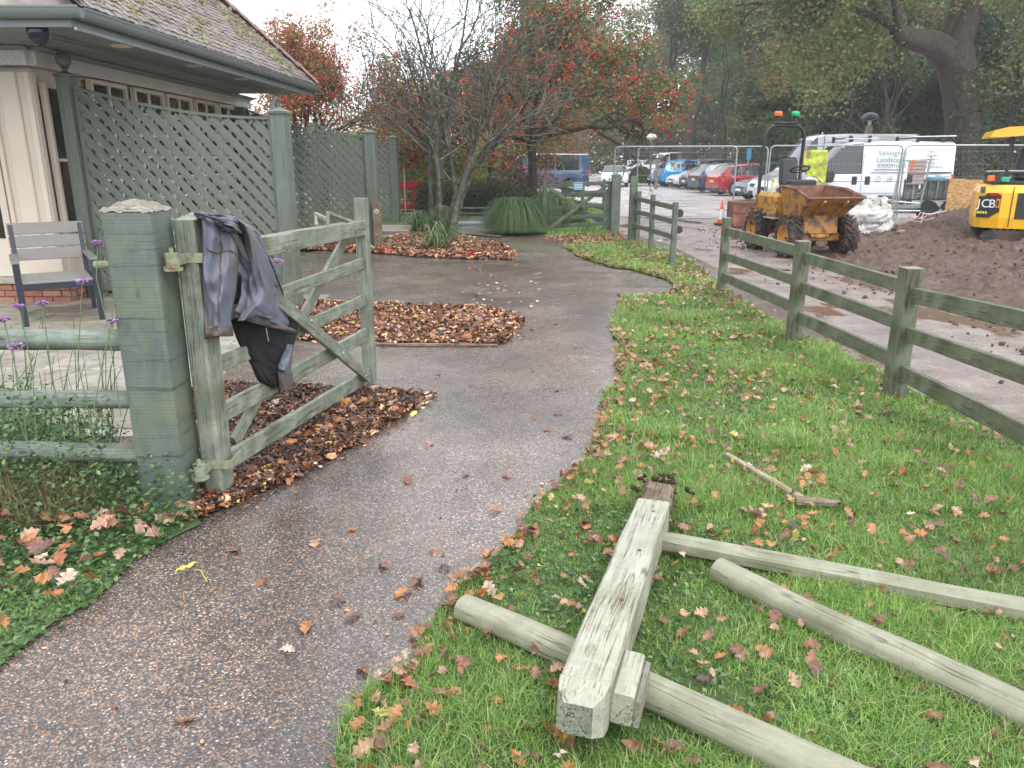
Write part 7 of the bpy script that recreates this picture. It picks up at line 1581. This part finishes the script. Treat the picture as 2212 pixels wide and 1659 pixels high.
RB = 2.28; hwr = .40; arc = [(-.98, -hwr, .62), (-.98, -hwr, 1.2), (-.94, -hwr + .01, RB - .22)] + [(-.93, -hwr + .02 + .20 * (1 - math.cos(a)), RB - .20 + .20 * math.sin(a)) for a in (PI / 8, PI / 4, 3 * PI / 8, PI / 2)]
arc += [(x, -y, z) for x, y, z in arc[::-1]]; MB().tube(arc, .034, 10).buildl('roll_bar', 'black_plastic', dm, smooth=True); MB().box((-.93, 0, RB + .045), (.10, .44, .05), bev=.02).buildl('beacon_bar', 'black_plastic', dm)
for y, mt_ in ((-.17, 'lamp_orange'), (.17, 'lamp_green')):
    MB().lathe([(.03, 0), (.03, .07), (.055, .11)], 12, M3((-.93, y, RB + .07))).buildl('beacon_base', 'black_plastic', dm); MB().lathe([(.07, 0), (.078, .015), (.078, .06), (.055, .082)], 16, M3((-.93, y, RB + .17))).buildl('beacon', mt_, dm, smooth=True)
for sy in (-1, 1): MB().tube([(-.30, sy * .44, 1.03), (-.30, sy * .44, 1.26), (-.20, sy * .44, 1.30), (-.10, sy * .44, 1.26)], .020, 6).buildl('grab_handle', 'handle_yellow', dm)
MB().tube([(-.75, .42, 1.03), (-.75, .42, 1.20), (-.60, .42, 1.20), (-.60, .42, 1.03)], .02, 6).buildl('grab_handle', 'dumper_yellow', dm)
dB('tag', (-.40, .45, .99), (.14, .01, .10), 'sticker_yellow', bev=.002); dB('side_decal', (-.62, .436, .93), (.20, .008, .07), 'print_white', bev=.002); dB('side_decal', (-.88, .436, .78), (.12, .008, .14), 'print_grey', bev=.002)
# lumps of mud on it
P = np.array([[rg.choice([-.72, wb / 2]) + rg.normal(0, .22), rg.choice([-1, 1]) * rg.uniform(.35, .60), rg.uniform(.28, .78)] for _ in range(420)]); V, F = inst_mesh(cv, cf, P, rotm(rg, 420, .6), rg.gamma(3, .006, 420) + .004); tag(putl('mud_lumps', mesh_np('mud_lumps', V, F, 'mud'), dm), kind='stuff')

# ---- mini digger at right edge
dg = thing('mini_digger', 'yellow mini digger with canopy and black logo panel at the right edge', 'digger', (10.84, 15.95, -.12), -.42)
def gB(nm, c, d, mat='digger_yellow', bev=.03, rz=0, rx=0, ry=0): return MB().box((0, 0, 0), d, bev=bev).buildl(nm, mat, dg, M3(c, rz, rx, ry))
# local: x right, y away; house
X0 = -1.36
ho = [(X0 + .02, -.35), (X0 + .12, -.62), (X0 + .42, -.78), (.9, -.78), (.9, .78), (X0 + .42, .78), (X0 + .12, .62), (X0 + .02, .35)]
def extr(nm, outline, z0, z1, mat, inset0=0.0, inset1=0.0, bev=0.0):
    n = len(outline); cx_ = sum(p[0] for p in outline) / n; vs = []
    lv = [(z0, inset0), (z0 + (z1 - z0) * .25, 0), (z0 + (z1 - z0) * .82, 0), (z1, inset1)]
    for z, s in lv: vs += [(cx_ + (x - cx_) * (1 - s), y * (1 - s), z) for x, y in outline]
    fs = [tuple(range(n - 1, -1, -1)), tuple(range(3 * n, 4 * n))] + [(r * n + i, r * n + (i + 1) % n, (r + 1) * n + (i + 1) % n, (r + 1) * n + i) for r in range(3) for i in range(n)]
    q = MB(); q.add(vs, fs); return q.buildl(nm, mat, dg)
extr('engine_house', ho, .46, 1.30, 'digger_yellow', .04, .10)
gB('panel_seam', (X0 + .60, -.788, .88), (.014, .012, .78), 'print_black', 0); gB('side_vent', (X0 + .86, -.786, .90), (.36, .014, .50), 'black_plastic', .02); gB('side_vent', (X0 + 1.30, -.786, .60), (.7, .014, .10), 'black_plastic', .02)
MB().lathe([(.04, -.01), (.045, .02), (.02, .03)], 12, M3((X0 + 1.26, -.80, .86), 0, PI / 2)).buildl('lock', 'galv', dg)
# black logo panel over the chamfered corner
P0, P1 = Vector((X0 + .12, -.62, 0)), Vector((X0 + .42, -.78, 0)); cu = (P1 - P0).normalized(); cn = Vector((cu.y, -cu.x, 0))
Mc = Matrix((cu, Vector((0, 0, 1)), cn)).transposed().to_4x4(); Mc.translation = P0 + Vector((0, 0, 0)) + cn * .008
def cpoly(pts, mat, nm, z=.0): q = MB(); q.add([(x, y, z) for x, y in pts] + [(x, y, z + .008) for x, y in pts], [tuple(range(len(pts)))[::-1], tuple(range(len(pts), 2 * len(pts)))] + [(i, (i + 1) % len(pts), (i + 1) % len(pts) + len(pts), i + len(pts)) for i in range(len(pts))]); return q.buildl(nm, mat, dg, Mc)
cpoly([(-.08, .66), (.16, .66), (.26, .74), (.33, .78), (.33, 1.10), (.26, 1.14), (.08, 1.14), (.02, 1.08), (-.08, 1.08)], 'black_plastic', 'logo_panel')
cpoly([(.10, 1.085), (.31, 1.085), (.31, 1.13), (.14, 1.13)], 'tail_lamp', 'tail_lamp', .009); cpoly([(-.07, 1.14), (.02, 1.14), (.02, 1.26), (-.07, 1.26)], 'trailer_grey', 'decal', .002)
for s, x, mt_ in (('J', -.085, 'print_white'), ('C', -.015, 'print_white'), ('B', .125, 'print_white')): putl('logo_letter', text_mesh('logo_letter', s, .23, mt_, .004), dg, Mc @ Matrix.Translation((x, .86, .012)) @ Matrix.Diagonal((.98, 1, 1, 1)))
cpoly([(.262, .86), (.325, .86), (.325, 1.03), (.262, 1.03)], 'print_orange', 'logo_frame', .009); cpoly([(.276, .885), (.311, .885), (.311, 1.005), (.276, 1.005)], 'black_plastic', 'logo_gap', .018)
q = MB(); [q.box((-.05 + i * .05, .76, .012), (.036, .045, .004)) for i in range(4)]; q.buildl('model_marks', 'handle_yellow', dg, Mc)
gB('deck', (-.20, 0, 1.34), (1.9, 1.3, .07), 'black_plastic', .02); gB('lamp', (X0 + .20, -.60, 1.42), (.12, .10, .12), 'lamp_orange', .02); gB('lamp', (X0 + .44, -.66, 1.40), (.14, .10, .10), 'lamp_green', .02)
gB('seat', (-.45, 0, 1.45), (.46, .5, .14), 'seat_black', .05); gB('seat_back', (-.62, 0, 1.72), (.14, .46, .55), 'seat_black', .06, ry=.12)
for x, y in ((X0 + .45, -.55), (X0 + .62, .55), (.72, -.55), (.72, .55)): gB('canopy_post', (x, y, 1.78), (.055, .055, .88), 'black_plastic', .01)
MB().tube([(X0 + .12, -.5, 1.55), (X0 + .45, -.55, 1.56), (X0 + .9, -.55, 1.56)], .02, 6).buildl('guard_rail', 'galv', dg)
for sy in (-1, 1): MB().tube([(-.2, sy * .33, 1.4), (-.12, sy * .33, 1.75)], .018, 6).buildl('control_lever', 'black_plastic', dg); MB().lathe([(.03, 0), (.035, .04), (.02, .08)], 8, M3((-.12, sy * .33, 1.74))).buildl('lever_knob', 'tape_red' if sy > 0 else 'black_plastic', dg)
cv_ = [(X0 + .05, 2.20), (X0 + .12, 2.33), (X0 + .35, 2.39), (.9, 2.43), (1.0, 2.36), (1.0, 2.30), (X0 + 1.2, 2.30), (X0 + .9, 2.24), (X0 + .25, 2.20)]
MB().prism(cv_, 1.42).buildl('canopy', 'digger_yellow', dg, smooth=False); gB('canopy_lining', (-.1, 0, 2.24), (1.7, 1.2, .04), 'black_plastic', .01)
gB('slew_ring', (-.15, 0, .42), (1.0, .9, .12), 'black_plastic', .02)
for sy in (-1, 1):
    q = MB(); ol = [(-1.12, .20), (-1.18, .28), (-1.12, .38), (-.98, .42), (.82, .42), (.95, .36), (1.0, .26), (.9, .08), (.75, .02), (-.95, .02), (-1.06, .06)]; q.prism(ol, .28, M3((0, sy * .60, 0))); tk = q.buildl('track', 'black_rubber', dg)
    q = MB()
    for k in range(17): q.box((-.98 + k * .115, sy * .60, .435), (.05, .29, .03))
    q.buildl('track_pads', 'black_rubber', dg)
MB().prism([(.9, .6), (1.5, 1.3), (2.1, 2.1), (2.2, 2.0), (1.65, 1.1), (1.1, .5)], .22).buildl('boom', 'digger_yellow', dg)

# ---- bulk bag
p = G(1876, 514); bg_ = thing('bulk_bag', 'crumpled white bulk bag slumped open beside the dumper', 'bag', (p.x, p.y + .35, 0)); K, R2 = 72, 36; vs = []
for i in range(R2 + 1):
    v = i / R2
    for j in range(K):
        a = 2 * PI * j / K; cx_, sy_ = math.cos(a), math.sin(a); sq = (abs(cx_) ** 3.2 + abs(sy_) ** 3.2) ** (-1 / 3.2); r = .50 * sq * (1 + .10 * math.sin(v * 3.0)) * (1 - .42 * max(0, v - .62) ** 1.1 * 2)
        nz_ = mnoise.noise(Vector((cx_ * 2.4, sy_ * 2.4, v * 4))) * .12 - abs(mnoise.noise(Vector((cx_ * 4, sy_ * 4, v * 7)))) * .14 + abs(mnoise.noise(Vector((cx_ * 9, sy_ * 9, v * 16)))) * .05
        z = .78 * v * (1 + .0) + (.16 * mnoise.noise(Vector((cx_ * 1.6 + 3, sy_ * 1.6, 1))) + .05 + .10 * math.exp(-((a - 2.4) ** 2) / .3)) * max(0, v - .5) * 2
        vs.append(((r + nz_) * cx_, (r + nz_) * sy_ * .9, z))
fs = [(i * K + j, i * K + (j + 1) % K, (i + 1) * K + (j + 1) % K, (i + 1) * K + j) for i in range(R2) for j in range(K)]
q = MB(); q.add(vs, fs); o = q.buildl('sack', 'bag_white', bg_, smooth=True, ang=50); md = o.modifiers.new('s', 'SOLIDIFY'); md.thickness = .012
q = MB(); n0 = 24; q.add([(0, 0, .60)] + [(.36 * math.cos(2 * PI * k / n0), .32 * math.sin(2 * PI * k / n0), .54 + .05 * mnoise.noise(Vector((k, 1, 2)))) for k in range(n0)], [(0, 1 + k, 1 + (k + 1) % n0) for k in range(n0)]); q.buildl('soil_fill', 'mud', bg_)
for k in range(3): a = .5 + k * 2.1; MB().tube([(.42 * math.cos(a), .38 * math.sin(a), .75), (.50 * math.cos(a + .2), .45 * math.sin(a + .2), .86), (.44 * math.cos(a + .5), .38 * math.sin(a + .5), .70)], .022, 5).buildl('loop', 'bag_white', bg_)
q = MB(); [q.box((-.16 + i * .05, 0, 0), (.035, .004, .05)) for i in range(7)]; q.buildl('faded_print', 'print_grey', bg_, M3((.03, -.515, .34)))
# ---- osb board, trailer, ladder rack
A, B = G(2052, 444), G(2128, 444); t = thing('osb_sheet', 'orange chipboard sheet standing behind the soil heap', 'board', atY(2090, 440, 21.2))
a = atY(2051, 388, 21.2); b_ = atY(2170, 390, 21.2); MB().box(((a.x + b_.x) / 2, 21.2, .62), (b_.x - a.x, .018, 1.06)).build('board', 'osb', t)
tl = thing('trailer', 'grey plant trailer with raised mesh ramp in front of the sign-written van', 'trailer', (11.4, 22.3, 0), -.02)
def tB(nm, c, d, mat='trailer_grey', bev=.008, rx=0, ry=0): return MB().box((0, 0, 0), d, bev=bev).buildl(nm, mat, tl, M3(c, 0, rx, ry))
xa = atY(1946, 400, 22).x - 11.4; xb = atY(2052, 400, 22).x - 11.4; xm = (xa + xb) / 2; wl = xb - xa
tB('bed', (xm, .3, .62), (wl, 1.5, .08)); tB('side_panel', (xm + wl * .16, -.45, .86), (wl * .60, .04, .46)); tB('side_panel', (xm - wl * .34, -.47, .86), (wl * .30, .04, .50))
for i in range(7): tB('panel_rib', (xa + .06 + i * wl / 6.3, -.50, .86), (.05, .04, .48), 'galv' if i in (1, 4) else 'trailer_grey')
tB('rub_rail', (xm, -.50, 1.12), (wl, .06, .06)); tB('chassis_rail', (xm - .3, -.4, .38), (wl + .5, .08, .10), 'galv'); tB('draw_bar', (xa - .35, -.2, .42), (.9, .08, .08), 'galv'); tB('light_board', (xm - .55, -.52, .42), (.8, .03, .10), 'galv')
for i in range(2): MB().lathe([(.10, -.08), (.26, -.09), (.29, -.05), (.29, .05), (.26, .09), (.10, .08)], 20).buildl('wheel', 'tyre', tl, Matrix.Translation((xm + .1 + i * .62, -.42, .29)) @ Matrix.Rotation(PI / 2, 4, 'X'))
for x_, y_ in ((1951, 338), (2013, 338)): a = atY(x_, y_, 21.8); MB().tube([(a.x - 11.4, -.5, a.z), (a.x - 11.4 - (.12 if x_ > 2000 else .10), -.5, .50)], .028, 6).buildl('ramp_frame', 'galv', tl)
a, b_ = atY(1951, 340, 21.8), atY(2013, 340, 21.8); MB().tube([(a.x - 11.4, -.5, a.z - .06), (b_.x - 11.4, -.5, b_.z - .04)], .024, 6).buildl('ramp_frame', 'galv', tl); MB().tube([(a.x - 11.48, -.5, .30), (b_.x - 11.5, -.5, .30)], .024, 6).buildl('ramp_frame', 'galv', tl); MB().tube([(a.x - 11.48, -.5, .55), (b_.x - 11.5, -.5, .50)], .024, 6).buildl('ramp_frame', 'galv', tl)
a = atY(1980, 372, 21.75); tB('mesh_ramp', (a.x - 11.4, -.56, a.z), (.48, .03, .66), 'mesh_panel'); tB('mesh_ramp_bar', (a.x - 11.4, -.585, a.z - .03), (.50, .02, .05), 'brown_wood'); 
for k in range(7): tB('mesh_slat', (a.x - 11.4, -.582, a.z - .30 + k * .095), (.46, .015, .018), 'grey_wood', .003)
tB('orange_rag', (xa + .12, -.55, 1.50), (.10, .06, .34), 'cone_orange', .02, ry=.15); tB('dark_straps', (xa + .1, -.56, 1.16), (.16, .06, .22), 'black_plastic', .02); tB('blue_bag', (xm + .35, -.1, 1.16), (.45, .3, .10), 'sign_blue', .03); tB('white_sack', (xm + .62, 0, 1.19), (.32, .3, .16), 'bag_white', .04); tB('timber_offcut', (xm + .85, -.2, 1.13), (.5, .12, .05), 'handle_wood')
# ---- steel box, cone, lamp posts
a, b_ = G(1583, 491), G(1632, 491); t = thing('steel_bin', 'rusty brown steel box left of the dumper', 'box', ((a.x + b_.x) / 2, a.y + .3, 0)); wq = b_.x - a.x + .25
MB().box((.1, 0, .32), (wq, .6, .62), bev=.01).buildl('box', 'rust_red', t); MB().box((.1, -.31, .62), (wq + .02, .03, .05)).buildl('rim', 'rust_skip', t); MB().box((.1, -.31, .36), (wq, .02, .02)).buildl('seam', 'rust_skip', t)
p = G(1557, 486); t = thing('traffic_cone', 'orange and white traffic cone left of the rusty box', 'cone', (p.x, p.y, 0)); MB().box((0, 0, .03), (.36, .36, .06), bev=.015).buildl('base', 'black_rubber', t)
def cone_seg(z0, z1, m_, nm): r_ = lambda z: .13 - .105 * z / .72; MB().lathe([(r_(z0), z0), (r_(z1), z1)], 16).buildl(nm, m_, t, smooth=True)
t.scale = (.85,) * 3; cone_seg(.06, .18, 'cone_orange', 'body'); cone_seg(.18, .48, 'cone_white', 'sleeve'); cone_seg(.48, .74, 'cone_orange', 'tip')
a = atY(1875, 293, 33); t = thing('mushroom_lamp', 'grey mushroom shaped lamp on a brown wooden post behind the white vans', 'lamp', (a.x, 33, 0)); zt = atY(1879, 272, 33).z
beam('post', (a.x, 33, 0), (a.x, 33, zt), .32, .32, 'brown_wood', t, up=(0, 1, 0), taper=.35); MB().lathe([(.06, 0), (.09, .20), (.12, .26)], 12, M3((a.x, 33, zt))).build('neck', 'galv', t, smooth=True)
MB().lathe([(.10, .20), (.28, .24), (.34, .30), (.32, .38), (.22, .47), (.08, .52), (.01, .53)], 20, M3((a.x, 33, zt))).build('shade', 'chair_frame', t, smooth=True)
a = atY(1408, 295, 55); t = thing('globe_lamp', 'small white domed lamp on a thin post behind the far cars', 'lamp', (a.x, 55, 0)); MB().tube([(0, 0, 0), (0, 0, a.z)], .07, 8).buildl('post', 'brown_wood', t); MB().lathe([(.10, 0), (.30, .04), (.36, .14), (.28, .30), (.05, .42)], 16, M3((0, 0, a.z - .2))).buildl('globe', 'cream', t, smooth=True)
a = atY(1894 - 488, 340, 60); p = atY(1419, 362, 47); t = thing('sign_post', 'dark wooden post standing before the minibus', 'post', (p.x, 47, 0)); beam('post', (p.x, 47, 0), (p.x, 47, atY(1419, 333, 47).z), .16, .16, 'brown_wood', t, up=(0, 1, 0)); MB().box((0, -.09, 1.85), (.12, .02, .22)).buildl('plate', 'print_white', t)
p = atY(1617, 335, 40); t = thing('small_sign', 'small pale blue sign on a pole above the charcoal hatchback', 'sign', (p.x, 40, 0)); p = atY(1617, 333, 40); MB().tube([(0, 0, 0), (0, 0, p.z + .2)], .04, 6).buildl('pole', 'galv', t); MB().box((0, -.06, p.z), (.22, .02, .56)).buildl('plate', 'sign_blue', t)
# ---- debris by the heap
t = thing('tarpaulin', 'crumpled grey and black tarpaulin between the bulk bag and the heap', 'tarpaulin', G(1955, 498)); c = G(1950, 496); vs = []
K = 22
for i in range(K + 1):
    for j in range(K + 1):
        u_, v_ = i / K * 2 - 1, j / K * 2 - 1; r = max(0, 1 - (u_ * u_ + v_ * v_) * .7); vs.append((c.x + u_ * .62 + .1 * mnoise.noise(Vector((u_ * 2, v_ * 2, 3))), c.y + v_ * .42, .03 + .30 * r * (.5 + abs(mnoise.noise(Vector((u_ * 3, v_ * 3, 1)))) * 1.1) + .03))
q = MB(); q.add(vs, [(i * (K + 1) + j, (i + 1) * (K + 1) + j, (i + 1) * (K + 1) + j + 1, i * (K + 1) + j + 1) for i in range(K) for j in range(K)]); q.build('sheet', 'tarp_grey', t, smooth=True, ang=30)
t = thing('yellow_straps', 'bundle of yellow webbing straps lying beside the bulk bag', 'straps', G(1935, 505)); 
for k in range(5):
    a = G(1925 + k * 3, 497 + k * 3.2); b_ = G(1962 + k * 2, 502 + k * 2.5); MB().tube([a + Vector((0, 0, .10)), a.lerp(b_, .5) + Vector((0, 0, .15)), b_ + Vector((0, 0, .10))], .022, 5).build('strap', 'strap_yellow', t)
def onheap(x, y): return float(np.maximum(mudh(np.array([x]), np.array([y])), 0)[0])
a, b_ = G(1940, 518), G(2000, 492); t = thing('plank', 'short brown plank lying on the foot of the soil heap', 'plank', a); beam('plank', (a.x, a.y, onheap(a.x, a.y) + .04), (b_.x, b_.y, onheap(b_.x, b_.y) + .08), .11, .025, 'handle_wood', t)
a, b_ = Vector((10.4, 17.6, 0)), Vector((11.1, 17.5, 0)); t = thing('plank', 'brown plank half buried near the top of the soil heap', 'plank', a); beam('plank', (a.x, a.y, onheap(a.x, a.y) + .03), (b_.x, b_.y, onheap(b_.x, b_.y) + .05), .2, .03, 'brown_wood', t)
t = thing('warning_tape', 'tangle of red and white warning tape on the soil heap', 'tape', G(1995, 497))
for k in range(7):
    a = G(rg.uniform(1935, 1985), rg.uniform(494, 510)); pts = []
    for i in range(7): x_ = a.x + i * rg.uniform(.09, .16); y_ = a.y + i * .05 + rg.normal(0, .05); pts.append((x_, y_, onheap(x_, y_) + .05 + rg.uniform(0, .07)))
    MB().tube(pts, .007, 4).build('strip', 'tape_red' if k % 2 else 'tape_white', t)
p = G(1699, 530); t = thing('paint_tub', 'small pale tub on the ground beside the dumper wheel', 'tub', (p.x, p.y + .4, 0)); MB().lathe([(.07, 0), (.085, .16), (.09, .17)], 14).buildl('tub', 'bag_white', t); MB().lathe([(.092, .16), (.092, .185), (.01, .19)], 14).buildl('lid', 'bag_white', t)

# ================================================================ AIR
n = N('haze_air'); n.n.remove(n.b); vp = n.new('ShaderNodeVolumePrincipled'); vp.inputs['Color'].default_value = (.92, .94, .97, 1); vp.inputs['Density'].default_value = .0011; vp.inputs['Anisotropy'].default_value = .2
n.link(vp.outputs[0], n.n['Material Output'].inputs['Volume'])
MB().box((10, 190, 18.5), (560, 480, 39)).build('haze', 'haze_air')['kind'] = 'stuff'
